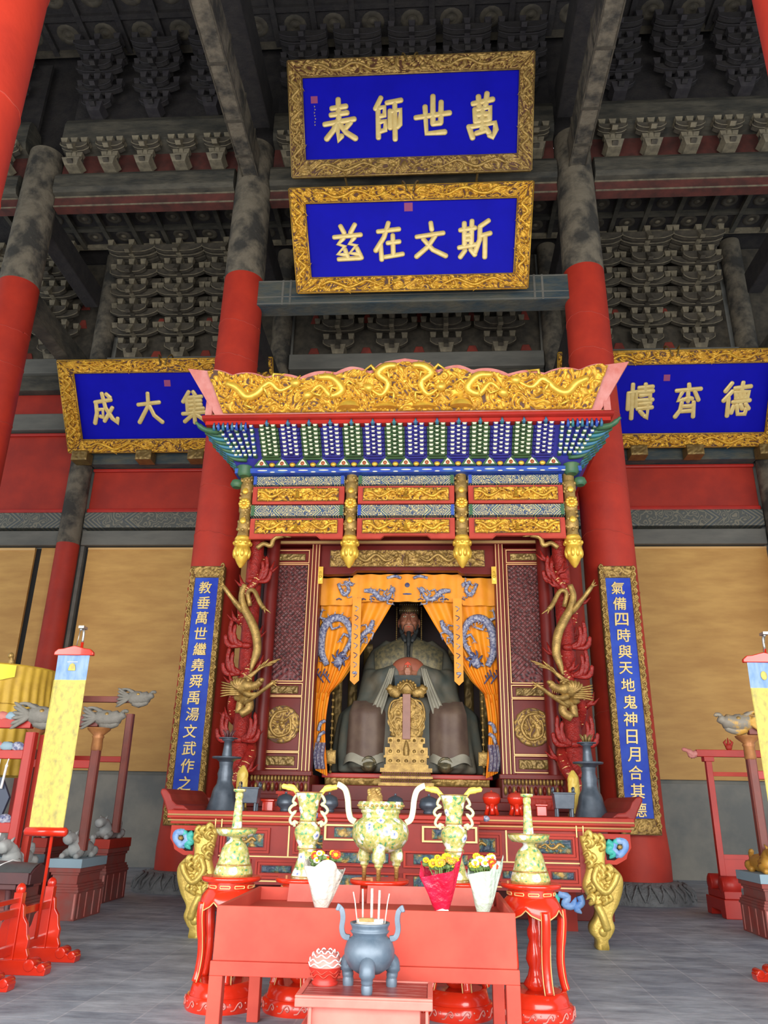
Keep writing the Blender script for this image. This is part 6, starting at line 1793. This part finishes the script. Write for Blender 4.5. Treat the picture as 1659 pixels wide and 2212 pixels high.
def bouquet(x, y, zb, h, w, paper, tip, lab, seed, lean, cols):
    t = thing('bouquet', lab, 'bouquet', (x, y, zb), 'wrapped flower bouquets in the donation box')
    rr = random.Random(seed)
    def wrap(u, v):
        a = 2*PI*u
        r = (.035+(w/2-.035)*v**.85)*(1+.10*math.sin(a*5+v*2)*v+.05*math.sin(a*11+v*5)*v)
        top = h*(.80+.20*max(0, math.sin(a*2+seed))+.10*math.sin(a+seed))*(1 if math.sin(a) > -.4 else .86)
        return (x+lean[0]*v*h+r*math.cos(a), y+lean[1]*v*h+r*.8*math.sin(a), zb+top*v)
    mb = MB(); mb.grid(wrap, 60, 14)
    mb.grid(lambda u, v: tuple(Vector(wrap(1-u, .25+.75*v))*1+Vector((0, 0, -.004))), 60, 8)
    mb.add([wrap(i/60, 0) for i in range(60)], [tuple(range(60))[::-1]])
    build(mb, 'wrapping', paper, t)
    if tip:
        mb = MB(); mb.ball((x, y-.02, zb+.03), (.05, .04, .03), 0, 12, 8, .4, seed); build(mb, 'ribbon_tie', tip, t)
    mb = MB()
    tops = []
    for i in range(18):
        a, r = rr.uniform(0, 2*PI), w*.36*math.sqrt(rr.random())
        px, py, pz = x+lean[0]*h+r*math.cos(a), y+lean[1]*h+r*.7*math.sin(a), zb+h*rr.uniform(.84, 1.0)
        tops.append((px, py, pz))
        mb.tube([(x+lean[0]*h*.3, y+lean[1]*h*.3, zb+h*.35), (px, py, pz)], .005, 4)
        for q in range(2): mb.ball((px+rr.uniform(-.03, .03), py+.01, pz-.03), (.03, .006, .016), 0, 6, 4)
    build(mb, 'stems_and_leaves', 'leaf', t)
    for i, p in enumerate(tops):
        m = cols[i % len(cols)]
        mb = MB(); r = rr.uniform(.022, .036)
        for k in range(10):
            a = 2*PI*k/10; mb.ball((p[0]+r*.75*math.cos(a), p[1]-.012+.008*math.sin(a*3), p[2]+r*.6*math.sin(a)), (r*.36, .009, r*.32), 0, 6, 4)
        mb.ball((p[0], p[1]-.018, p[2]), (r*.5, .014, r*.42), 1, 8, 5)
        build(mb, 'flower', [m, 'petaly' if m != 'petaly' else 'ochre'], t)
bouquet(-.36, 6.30, .862, .40, .30, 'paperwhite', None, 'white wrapped bouquet of white and yellow flowers, left in the donation box', 4, (.03, .05), ['petalw', 'petaly', 'petalw', 'petalr', 'petaly'])
bouquet(.53, 6.22, .862, .40, .31, 'paperred', 'petalw', 'crimson wrapped bouquet of yellow flowers in the donation box', 2, (-.02, .05), ['petaly', 'petaly', 'ochre'])
bouquet(.825, 6.24, .862, .40, .26, 'papergreen', None, 'pale green wrapped bouquet at the right end of the donation box', 9, (.05, .05), ['petalw', 'petaly', 'petalw', 'petalr'])

# ================================================================== SMALL TABLE WITH CENSER
LT = thing('low_incense_table', 'small red incense table in front of the donation box', 'table', (.07, 5.2, 0))
x0, x1, y0, y1 = -.31, .46, 4.94, 5.42
mb = MB(); mb.box(x0+.03, x1-.03, y0+.03, y1-.03, .545, .597); mb.box(x0, x1, y0, y1, .545, .590, 1)
for q in ((x0, x1, y0, y0+.03), (x0, x1, y1-.03, y1), (x0, x0+.03, y0+.03, y1-.03), (x1-.03, x1, y0+.03, y1-.03)): mb.box(q[0], q[1], q[2], q[3], .588, .604, 1)
build(mb, 'table_top', ['dustytop', 'pinkred2'], LT, bevel=.006)
mb = MB(); mb.box(x0+.07, x1-.07, y0+.05, y1-.05, .44, .545); build(mb, 'waist_panel', 'pinkred2', LT, bevel=.004)
mb = MB(); mb.box(x0+.02, x1-.02, y0+.01, y1-.01, .385, .44); build(mb, 'shoulder_moulding', 'pinkred2', LT, bevel=.015)
for a in (x0+.02, x1-.10):
    for b in (y0+.01, y1-.09):
        mb = MB(); mb.box(a, a+.08, b, b+.08, 0, .385); build(mb, 'leg', 'pinkred', LT, bevel=.006)
        mb = MB()
    mb = MB(); mb.box(a+.06, a+.075, y0+.02, y0+.06, .44, .545); build(mb, 'waist_post', 'pinkred2', LT)
x, y, z = .085, 5.2, .597
t = thing('bronze_censer', 'blue-grey bronze tripod censer with incense on the small table', 'censer', (x, y, z))
mb = MB(); mb.lathe([(.01, .075), (.07, .08), (.12, .11), (.148, .16), (.15, .20), (.138, .24), (.115, .265), (.10, .275)], x, y, 48, 0, True, z); build(mb, 'belly', 'greyiron', t)
mb = MB(); mb.lathe([(.10, .272), (.105, .285), (.115, .295), (.118, .30), (.108, .306), (.112, .325), (.12, .335), (.12, .345), (.108, .345), (.10, .32)], x, y, 48, 0, True, z); build(mb, 'collar', 'greyiron', t)
mb = MB(); mb.lathe([(.106, .32), (.10, .335), (.05, .343), (.01, .345)], x, y, 32, 0, True, z); build(mb, 'ash_bed', 'ash', t, label='pale incense ash')
for k in range(3):
    a = -PI/2+2*PI*k/3
    c, s = math.cos(a), math.sin(a)
    mb = MB()
    mb.tube(smooth_path([(x+.10*c, y+.10*s, z+.16), (x+.15*c, y+.15*s, z+.125), (x+.155*c, y+.155*s, z+.075), (x+.15*c, y+.15*s, z+.045), (x+.15*c, y+.15*s, z+.0)], 4), [.045]*4+[.046]*4+[.034]*4+[.03]*4+[.03], 14)
    mb.lathe([(.031, 0), (.034, .03), (.03, .045)], x+.15*c, y+.15*s, 14, 0, True, z)
    build(mb, 'leg', 'greyiron', t)
for s in (-1, 1):
    mb = MB(); P = smooth_path([(x+s*.12, y, z+.26), (x+s*.155, y, z+.27), (x+s*.17, y, z+.31), (x+s*.165, y, z+.365), (x+s*.175, y, z+.41), (x+s*.205, y, z+.425)], 4)
    mb.tube(P, [.022]*(len(P)-3)+[.026, .028, .026], 4, 0, False); build(mb, 'upright_ear', 'greyiron', t, bevel=.003)
mb = MB(); mb.cbox((x+.0, y+.01, z+.352), (.16, .05, .02), 0); mb.cbox((x-.02, y-.02, z+.36), (.09, .02, .02), 1)
build(mb, 'stick_holder', ['ash', 'golddull'], t)
for k, (dx, dy, tl, ht, r) in enumerate(((-.075, -.02, -.03, .17, .004), (-.045, .01, -.005, .185, .006), (.008, 0, 0, .19, .009), (.05, .01, .004, .18, .008), (.09, -.02, .025, .165, .004))):
    mb = MB(); mb.tube([(x+dx, y+dy, z+.34), (x+dx+tl*.6, y+dy, z+.34+ht*.7), (x+dx+tl, y+dy, z+.34+ht)], r, 6)
    o = single(mb, 'incense_stick', 'incense', 'burnt incense stick standing in the bronze censer, %s from the left' % ORD[k], 'incense', (x+dx, y+dy, z+.34), 'incense sticks in the bronze censer')
x, y = -.185, 5.28
t = thing('lidded_round_box', 'carved red round box with pale lid at the left of the small table', 'box', (x, y, z))
mb = MB(); mb.lathe([(.075, 0), (.078, .012), (.066, .02), (.085, .05), (.098, .085), (.10, .095)], x, y, 40, 0, True, z)
for r_ in range(2):
    mb.tube([(x+(.088+.006*r_)*math.cos(2*PI*i/60), y+(.088+.006*r_)*math.sin(2*PI*i/60), z+.055+.02*r_+.010*math.sin(i*.8+r_)) for i in range(61)], .004, 4, 1)
build(mb, 'bowl', ['red', 'pinkred'], t)
mb = MB(); mb.lathe([(.098, .095), (.097, .12), (.08, .155), (.04, .175), (.01, .178)], x, y, 40, 0, True, z)
for r_ in range(4):
    rr_ = (.10, .094, .08, .055)[r_]; zz = (.108, .13, .155, .172)[r_]
    mb.tube([(x+rr_*math.cos(2*PI*i/72), y+rr_*math.sin(2*PI*i/72), z+zz+.008*math.sin(i*.7+r_*1.6)) for i in range(73)], .0045, 4, 1)
build(mb, 'lid', ['pinkwood', 'white'], t)
# ================================================================== RITUAL RACKS, BANNERS, DRUM AT BOTH SIDES
def beast(mb, x, y, z, L, r, face, m=0):
    """crouching beast lying along y, head raised towards the viewer"""
    mb.ball((x, y+L*.10, z+r*.85), (r, L*.42, r*.95), m, 18, 12, .15, x)
    mb.ball((x, y-L*.22, z+r*.9), (r*.92, L*.22, r*.95), m, 16, 10, .15, 4)
    mb.tube(smooth_path([(x, y-L*.2, z+r*1.3), (x+face*r*.2, y-L*.34, z+r*2.0), (x+face*r*.3, y-L*.46, z+r*2.1), (x+face*r*.4, y-L*.58, z+r*1.8)], 4), [r*.7]*4+[r*.62]*4+[r*.6]*4+[r*.35], 10, m)
    for s in (-1, 1):
        mb.tube([(x+face*r*.25+s*r*.3, y-L*.40, z+r*2.4), (x+face*r*.25+s*r*.5, y-L*.32, z+r*2.9)], [r*.2, r*.05], 6, m)
        mb.tube(smooth_path([(x+s*r*.75, y-L*.25, z+r*.7), (x+s*r*.85, y-L*.42, z+r*.35), (x+s*r*.8, y-L*.55, z+r*.2)], 3), [r*.4]*3+[r*.32]*3+[r*.26], 8, m)
        mb.tube(smooth_path([(x+s*r*.8, y+L*.35, z+r*.8), (x+s*r*1.0, y+L*.25, z+r*.4), (x+s*r*.9, y+L*.1, z+r*.2)], 3), [r*.45]*3+[r*.36]*3+[r*.28], 8, m)
    mb.tube(smooth_path([(x, y+L*.45, z+r*1.1), (x, y+L*.55, z+r*1.7), (x, y+L*.48, z+r*2.2)], 3), [r*.35]*3+[r*.3]*3+[r*.1], 7, m)
def pedestal(mb, x0, x1, y0, y1, h, m=0, mt=1):
    cx, cy, w, d = (x0+x1)/2, (y0+y1)/2, x1-x0, y1-y0
    for z0, z1, k in ((0, .42, 1.0), (.42, .46, 1.06), (.46, .50, 1.0), (.50, .54, .92), (.54, .68, .78), (.68, .72, .86), (.72, .79, .96), (.79, .93, 1.02)):
        a, b = z0/.93*h, z1/.93*h
        mb.box(cx-w/2*k, cx+w/2*k, cy-d/2*(1-(1-k)*w/d), cy+d/2*(1-(1-k)*w/d), a, b, mt if z0 == .79 else m)
    for f in (.1, .36, .64, .9):
        mb.box(x0-.008, x0, y0+d*f-.015, y0+d*f+.015, .02, .40*h/.93, 2); mb.box(x1, x1+.008, y0+d*f-.015, y0+d*f+.015, .02, .40*h/.93, 2)
    for f in (.06, .94): mb.box(x0+w*f-.015, x0+w*f+.015, y0-.008, y0, .02, .40*h/.93, 2)
def dragon_head(mb, x, y, z, L, s, m=0, m2=1):
    """carved beam-end dragon head, snout pointing along s in x"""
    mb.tube(smooth_path([(x-s*L*.45, y, z), (x-s*L*.1, y, z+L*.03), (x+s*L*.2, y, z+L*.02), (x+s*L*.42, y, z+L*.07), (x+s*L*.52, y, z+L*.14)], 4), [L*.15]*4+[L*.20]*4+[L*.17]*4+[L*.10]*4+[L*.04], 12, m)
    mb.tube(smooth_path([(x-s*L*.05, y, z-L*.10), (x+s*L*.2, y, z-L*.16), (x+s*L*.40, y, z-L*.08)], 4), [L*.12]*4+[L*.08]*4+[L*.04], 9, m)
    for q in (-1, 1):
        mb.ball((x+s*L*.12, y+q*L*.14, z+L*.10), L*.055, m2, 10, 7)
        mb.tube(smooth_path([(x, y+q*L*.08, z+L*.14), (x-s*L*.25, y+q*L*.12, z+L*.26), (x-s*L*.45, y+q*L*.13, z+L*.24)], 4), [L*.05]*4+[L*.035]*4+[L*.01], 7, m)
    for k in range(6):
        a = -.9+.38*k
        mb.tube(smooth_path([(x-s*L*.12, y-L*.12, z+L*.02), (x-s*L*(.30+.05*math.cos(a)), y-L*.16, z+L*.2*math.sin(a)), (x-s*L*.52, y-L*.14, z+L*.34*math.sin(a))], 3), [L*.05]*3+[L*.04]*3+[L*.008], 6, m)
    mb.tube(smooth_path([(x+s*L*.42, y, z+L*.1), (x+s*L*.5, y, z+L*.2), (x+s*L*.62, y, z+L*.18)], 3), [L*.05]*3+[L*.05]*3+[L*.012], 6, m)
def big_rack(nm, lab, x, y, s, zb, zt, polem, headm, span, ped, beastm, bars, topm='paleblue', headz=.22, headL=.55, cap=True, pedh=.80, far=True):
    """ritual rack: stepped pedestals, beasts, poles and cross beams that run away from the hall axis; s = side (-1 left)"""
    t = thing(nm, lab, 'rack', (x, y, 0), 'ritual instrument racks')
    xf = x+s*span
    px0, px1, py0, py1 = ped
    for i, xx in enumerate((x, xf)):
        dx = xx-x
        mb = MB(); pedestal(mb, px0+dx, px1+dx, py0, py1, pedh); build(mb, 'pedestal', ['pedestal', topm, 'pinkwood'], t, bevel=.006)
        mb = MB(); beast(mb, (px0+px1)/2+dx, (py0+py1)/2, pedh, (py1-py0)*.8, .13, s); build(mb, 'crouching_beast', beastm, t, label='grey carved beast carrying the pole' if beastm == 'palebeast' else 'ochre carved beast carrying the pole')
        mb = MB()
        mb.prism([(xx-.065, y-.045), (xx-.045, y-.065), (xx+.045, y-.065), (xx+.065, y-.045), (xx+.065, y+.045), (xx+.045, y+.065), (xx-.045, y+.065), (xx-.065, y+.045)], 'z', pedh+.1, zt)
        build(mb, 'pole', polem, t)
        if cap:
            mb = MB(); mb.lathe([(.075, zt-.28), (.085, zt-.26), (.08, zt-.1), (.095, zt-.07), (.08, zt-.05), (.17, zt+.03), (.18, zt+.06)], xx, y, 20); build(mb, 'capital', 'copper', t)
    for z, h, m in bars:
        mb = MB(); mb.box(*sorted((x+s*.02, xf)), y-.05, y+.05, z-h/2, z+h/2); build(mb, 'cross_beam', m, t, bevel=.008)
    mb = MB(); dragon_head(mb, x-s*.05, y, zt+headz, headL, -s); build(mb, 'dragon_head', [headm, 'goldold'], t)
    return t
chime = big_rack('chime_rack', 'bright red stone-chime rack with grey dragon head at the left edge', -4.78, 10.2, -1, .8, 2.42, 'red', 'greywood', 2.2, (-4.99, -4.55, 9.95, 10.75), 'palebeast',
         [(2.53, .12, 'red'), (2.14, .11, 'red'), (1.26, .12, 'red')], topm='greytimber', headz=.20, headL=.62, cap=False, pedh=.78)
for z in (2.62, 2.24, 1.36):
    mb = MB()
    for k in range(13):
        xx = -4.93-.15*k
        mb.ball((xx, 10.18, z), (.10, .045, .06), k % 3, 10, 6, .3, k)
    build(mb, 'painted_cloud_crest', ['silkblue', 'paleblue', 'pinkwood'], chime)
mb = MB(); mb.box(-4.72, -4.64, 10.3, 10.38, .8, 2.4); build(mb, 'rear_post', 'dullred', chime)
for k, xx in enumerate((-5.18, -5.62, -6.06)):
    mb = MB(); mb.prism([(xx-.28, 1.62), (xx-.02, 1.84), (xx+.12, 1.86), (xx+.26, 1.62), (xx+.20, 1.40), (xx+.12, 1.42), (xx+.03, 1.60), (xx-.22, 1.44)], 'y', 10.16, 10.21)
    mb.tube([(xx+.04, 10.19, 1.84), (xx+.04, 10.19, 2.09)], .006, 5, 1)
    tag(build(mb, 'chime_stone', ['darkstone', 'white'], None, (xx, 10.19, 1.4), bevel=.004), 'dark blue L-shaped chime stone hung in the red rack, %s from the right' % ORD[k], 'chime stone', 'hanging chime stones')
for k, (xx, z0, z1) in enumerate(((-5.0, 2.085, 1.72), (-4.93, 1.20, .86))):
    mb = MB(); mb.tube(smooth_path([(xx, 10.135, z0), (xx-.01, 10.13, z0-.08), (xx-.03, 10.13, z1)], 4), [.008]*4+[.016]*4+[.018], 7); mb.ball((xx-.01, 10.13, z0-.09), .02, 0, 8, 6)
    tag(build(mb, 'white_tassel', 'white', None, (xx, 10.13, z1)), 'white silk tassel hanging from the %s beam of the red rack' % ('middle' if k == 0 else 'lowest'), 'tassel', 'white tassels on the chime rack')
big_rack('bell_rack', 'worn red-brown bell rack with grey dragon head, behind the left yellow banner', -4.74, 12.2, -1, .8, 2.60, 'brownred', 'greywood', 1.0, (-5.08, -4.60, 11.93, 12.85), 'palebeast',
         [(2.76, .16, 'brownred'), (2.12, .12, 'red')], headz=.20, headL=.62, pedh=.80)
big_rack('drum_rack', 'tall red-brown rack with bare wood dragon head, rearmost of the left racks', -5.08, 14.3, -1, .9, 3.10, 'brownred', 'greywood', 1.1, (-5.45, -5.02, 13.95, 14.95), 'palebeast',
         [(3.36, .11, 'brownred'), (2.3, .1, 'red')], topm='dullred', headz=.28, headL=.62, cap=False, pedh=.98)
big_rack('bell_rack', 'worn red-brown bell rack with gilt dragon head, behind the right yellow banner', 5.24, 12.4, 1, .8, 2.62, 'brownred', 'goldwood', 2.4, (4.98, 5.45, 12.0, 12.9), 'ochre',
         [(2.78, .16, 'brownred'), (2.12, .12, 'red')], headz=.24, headL=.66, pedh=.80)

# slim red rack on the right
t = thing('slim_red_rack', 'slim bright red rack with flame finial standing against the right plywood panel', 'rack', (5.3, 14.5, 0))
for xx in (5.31, 6.75):
    mb = MB(); mb.box(xx-.05, xx+.05, 14.45, 14.55, .3, 2.47); mb.box(xx-.085, xx+.085, 14.42, 14.58, 2.42, 2.50); build(mb, 'post', 'red', t, bevel=.006)
    mb = MB(); mb.prism([(14.05, 0), (14.25, 0), (14.30, .10), (14.7, .10), (14.75, 0), (14.95, 0), (14.95, .28), (14.05, .28)], 'x', xx-.17, xx+.17); mb.box(xx-.14, xx+.14, 14.1, 14.9, .28, .40); build(mb, 'foot', 'red', t, bevel=.012)
    for yy in (14.22, 14.78):
        mb = MB(); mb.tube([(xx-.13, yy, .48), (xx+.13, yy, .48)], .14, 20); mb.ball((xx-.13, yy, .48), (.03, .13, .13), 0, 14, 8); mb.ball((xx+.13, yy, .48), (.03, .13, .13), 0, 14, 8); build(mb, 'drum_stone', 'red', t)
mb = MB(); mb.box(5.12, 6.95, 14.44, 14.56, 2.50, 2.62); build(mb, 'top_beam', 'red', t, bevel=.008)
mb = MB()
mb.tube(smooth_path([(5.14, 14.5, 2.56), (5.06, 14.5, 2.54), (4.98, 14.5, 2.60), (4.88, 14.5, 2.63)], 4), [.06]*4+[.055]*4+[.035]*4+[.008], 9); mb.ball((5.05, 14.5, 2.52), (.07, .05, .05), 0, 10, 7, .4, 1)
build(mb, 'scroll_end', 'pinkwood', t)
mb = MB(); mb.ball((5.70, 14.5, 2.67), (.06, .05, .06), 0, 12, 8)
for k in (-1, 0, 1): mb.tube([(5.7+k*.03, 14.5, 2.68), (5.7+k*.07, 14.5, 2.75), (5.7+k*.03, 14.5, 2.83-abs(k)*.03)], [.03, .022, .005], 6)
build(mb, 'flame_finial', 'dullred', t)
mb = MB(); mb.box(5.36, 6.7, 14.46, 14.54, 2.18, 2.25); build(mb, 'lower_beam', 'pinkred', t)
mb = MB(); mb.box(5.36, 6.7, 14.46, 14.54, .86, .93); mb.box(5.36, 6.7, 14.48, 14.52, .42, .86); build(mb, 'base_panel', 'red', t)

# banners on poles in red frames
def frame_stand(x, ys, s, lab):
    t = thing('banner_stand', lab, 'stand', (x, ys[0], 0), 'red banner stands')
    for y in ys:
        mb = MB(); mb.box(x-.045, x+.045, y-.04, y+.04, .10, .72); mb.ball((x, y, .745), (.05, .045, .06), 0, 12, 8); build(mb, 'post', 'lacquer', t, bevel=.006)
        for q in (-1, 1):
            mb = MB(); mb.prism([(x+q*.045, .62), (x+q*.07, .60), (x+q*.085, .50), (x+q*.13, .44), (x+q*.15, .34), (x+q*.17, .30), (x+q*.165, .22), (x+q*.19, .16), (x+q*.18, .11), (x+q*.045, .11)], 'y', y-.025, y+.025); build(mb, 'wing_bracket', 'lacquer', t, bevel=.006)
        mb = MB()
        mb.prism([(x-.40, 0), (x+.40, 0), (x+.41, .06), (x+.37, .10), (x+.33, .07), (x+.27, .10), (x+.22, .13), (x-.22, .13), (x-.27, .10), (x-.33, .07), (x-.37, .10), (x-.41, .06)], 'y', y-.07, y+.07)
        for q in (-1, 1):
            mb.tube([(x+q*.24, y-.085, .09), (x+q*.24, y+.085, .09)], .055, 14); mb.tube([(x+q*.36, y-.08, .07), (x+q*.36, y+.08, .07)], .04, 12)
        build(mb, 'scrolled_foot', 'lacquer', t, bevel=.008)
    for z, h in ((.55, .045), (.22, .05)):
        for a, b in zip(ys, ys[1:]):
            mb = MB(); mb.box(x-.03, x+.03, a+.04, b-.04, z-h, z+h*.6); build(mb, 'rail', 'lacquer', t, bevel=.004)
    mb = MB(); mb.box(x-.02, x+.02, ys[0]+.04, ys[1]-.04, .63, .67); build(mb, 'rail', 'lacquer', t)
    return t
frame_stand(-3.70, (7.72, 8.42, 9.10), -1, 'red banner stand with scrolled feet on the floor at lower left')
frame_stand(4.14, (7.85, 8.55, 9.22), 1, 'red banner stand at right, only one scrolled foot in view')
def banner(x, y, lab, emblem):
    t = thing('hanging_banner', lab, 'banner', (x, y, .25), 'yellow and blue banners on poles')
    k = .05
    mb = MB(); mb.tube([(x+k, y+.05, .25), (x+k, y+.05, 3.34)], .018, 10); build(mb, 'pole', 'lacquer', t)
    mb = MB(); mb.tube(smooth_path([(x+k, y+.05, 3.34), (x+k, y+.05, 3.44), (x+k+.0, y+.02, 3.50), (x+k-.01, y-.03, 3.47)], 3), .014, 7); mb.box(x+k-.03, x+k+.035, y-.05, y+.06, 3.49, 3.52); mb.tube([(x+k-.01, y-.03, 3.47), (x+.01, y-.005, 3.27)], .005, 5); build(mb, 'steel_hook', 'steel', t)
    mb = MB()
    mb.prism([(x-.235, 3.18), (x-.22, 3.175), (x+.22, 3.175), (x+.235, 3.18), (x+.23, 3.215), (x+.19, 3.25), (x+.13, 3.255), (x+.06, 3.275), (x, 3.29), (x-.06, 3.275), (x-.13, 3.255), (x-.19, 3.25), (x-.23, 3.215)], 'y', y-.03, y+.03)
    build(mb, 'top_hood', 'lacquer', t, bevel=.008)
    def sheet(z0, z1):
        def f(u, v):
            z = z0+(z1-z0)*v
            return (x-.19+.38*u, y-.006+.006*math.sin(u*9+z*3)+.004*math.sin(z*7), z)
        return f
    mb = MB(); mb.grid(sheet(2.895, 3.18), 16, 10, 0)
    if emblem == 'bell':
        mb.lathe([(.045, 0), (.042, .03), (.03, .07), (.008, .085)], x, y-.01, 14, 1, True, 3.0, 1, .15); mb.box(x-.06, x+.06, y-.018, y-.008, 3.095, 3.102, 2)
    else: mb.ball((x-.03, y-.012, 3.03), (.035, .008, .05), 1, 12, 8)
    build(mb, 'blue_head_panel', ['scrollblue', 'scroll', 'white'], t)
    mb = MB(); mb.grid(sheet(1.315, 2.895), 20, 50, 0)
    for e in (-1, 1): mb.tube([(x+e*.188, y-.008, 1.32), (x+e*.188, y-.008, 2.89)], .004, 5, 1)
    build(mb, 'yellow_panel', ['scroll', 'scroll'], t)
    mb = MB(); mb.tube([(x-.235, y, 1.275), (x-.215, y, 1.275), (x+.215, y, 1.275), (x+.235, y, 1.275)], [.03, .047, .047, .03], 14); build(mb, 'bottom_rod', 'lacquer', t)
banner(-3.70, 8.76, 'long yellow banner with blue head on a red pole at left', 'bell')
banner(4.20, 8.92, 'long yellow banner with blue head at the right edge of the photo', 'oval')

# yellow pleated canopy at far left
cx, cy = -7.0, 13.15
t = thing('pleated_canopy', 'round yellow pleated silk canopy with gilt knob at the far left', 'canopy', (cx, cy, 0))
def skirt2(r0, z0, z1, n, amp, flare=0.0):
    def f(u, v):
        a = 2*PI*u
        r = r0+flare*v+amp*math.sin(a*n+.7*math.sin(v*3))*(.3+.7*v)
        return (cx+r*math.cos(a), cy+r*math.sin(a), z0+(z1-z0)*v)
    return f
mb = MB(); mb.grid(skirt2(.90, 3.62, 1.95, 34, .022, .04), 272, 10); build(mb, 'long_skirt', 'yellowsilk', t)
mb = MB(); mb.grid(skirt2(.94, 3.66, 3.05, 40, .018, .03), 280, 6); mb.lathe([(.94, 3.66), (.93, 3.69), (.6, 3.74), (.1, 3.80)], cx, cy, 40); build(mb, 'upper_valance', 'yellowsilk', t)
mb = MB()
def swag(u, v):
    a = PI*(1.22+.50*u); zz = 3.66-.42*v*(1-.55*max(0, (u-.55)/.45)); r = .985+.01*math.sin(u*9)
    return (cx+r*math.cos(a), cy+r*math.sin(a), zz)
mb.grid(swag, 24, 6); build(mb, 'lemon_swag', 'lemon', t)
mb = MB(); mb.tube(smooth_path([(cx+.5, cy-.72, 3.68), (cx+.52, cy-.75, 3.76), (cx+.5, cy-.76, 3.80)], 3), [.05]*3+[.03]*3+[.02], 8); mb.ball((cx+.5, cy-.76, 3.82), .05, 0, 10, 7); build(mb, 'gilt_knob', 'goldold', t)
mb = MB(); mb.tube([(cx, cy, .1), (cx, cy, 3.7)], .05, 10); mb.lathe([(.5, 0), (.5, .1), (.12, .3)], cx, cy, 24); build(mb, 'support_pole', 'darkred', t)

# zither on a dark red trestle at the left edge
t = thing('zither', 'grey-black curved zither lying on a dark red trestle at the left edge', 'zither', (-4.75, 9.55, .70))
mb = MB()
def zt(u, v):
    x = -5.7+1.62*u; a = v-.5
    return (x, 9.55+.46*a, .93-.42*a*a-.05*(u-.5)**2*2)
mb.grid(zt, 30, 12)
build(mb, 'curved_top', 'zither', t)
mb = MB()
for v in (0, 1):
    y = zt(0, v)[1]; z = zt(.5, v)[2]; mb.box(-5.7, -4.08, y-.015, y+.015, z-.12, z-.005)
mb.prism([(9.33, .70), (9.77, .70), (9.77, .80), (9.68, .86), (9.55, .905), (9.42, .86), (9.33, .80)], 'x', -4.12, -4.06); mb.box(-5.7, -4.1, 9.34, 9.76, .70, .715)
build(mb, 'body', 'darkred', t)
mb = MB(); mb.tube([(-4.52, 9.34, .86), (-4.42, 9.55, .935), (-4.36, 9.72, .89)], .008, 5); build(mb, 'string_bridge', 'white', t)
mb = MB(); mb.ball((-4.52, 9.33, .855), .022, 0, 10, 7); build(mb, 'ivory_peg', 'cream', t)
t = thing('zither_trestle', 'dark red trestle under the zither at the left edge', 'trestle', (-4.75, 9.55, 0))
for xx in (-5.45, -4.32):
    for yy in (9.38, 9.72):
        mb = MB(); mb.tube([(xx, yy, 0), (xx, yy+(9.55-yy)*.3, .35), (xx, yy, .64)], [.035, .03, .035], 8); build(mb, 'leg', 'darkred', t)
mb = MB(); mb.box(-5.55, -4.22, 9.33, 9.77, .64, .70); build(mb, 'top_rail', 'darkred', t, bevel=.01)
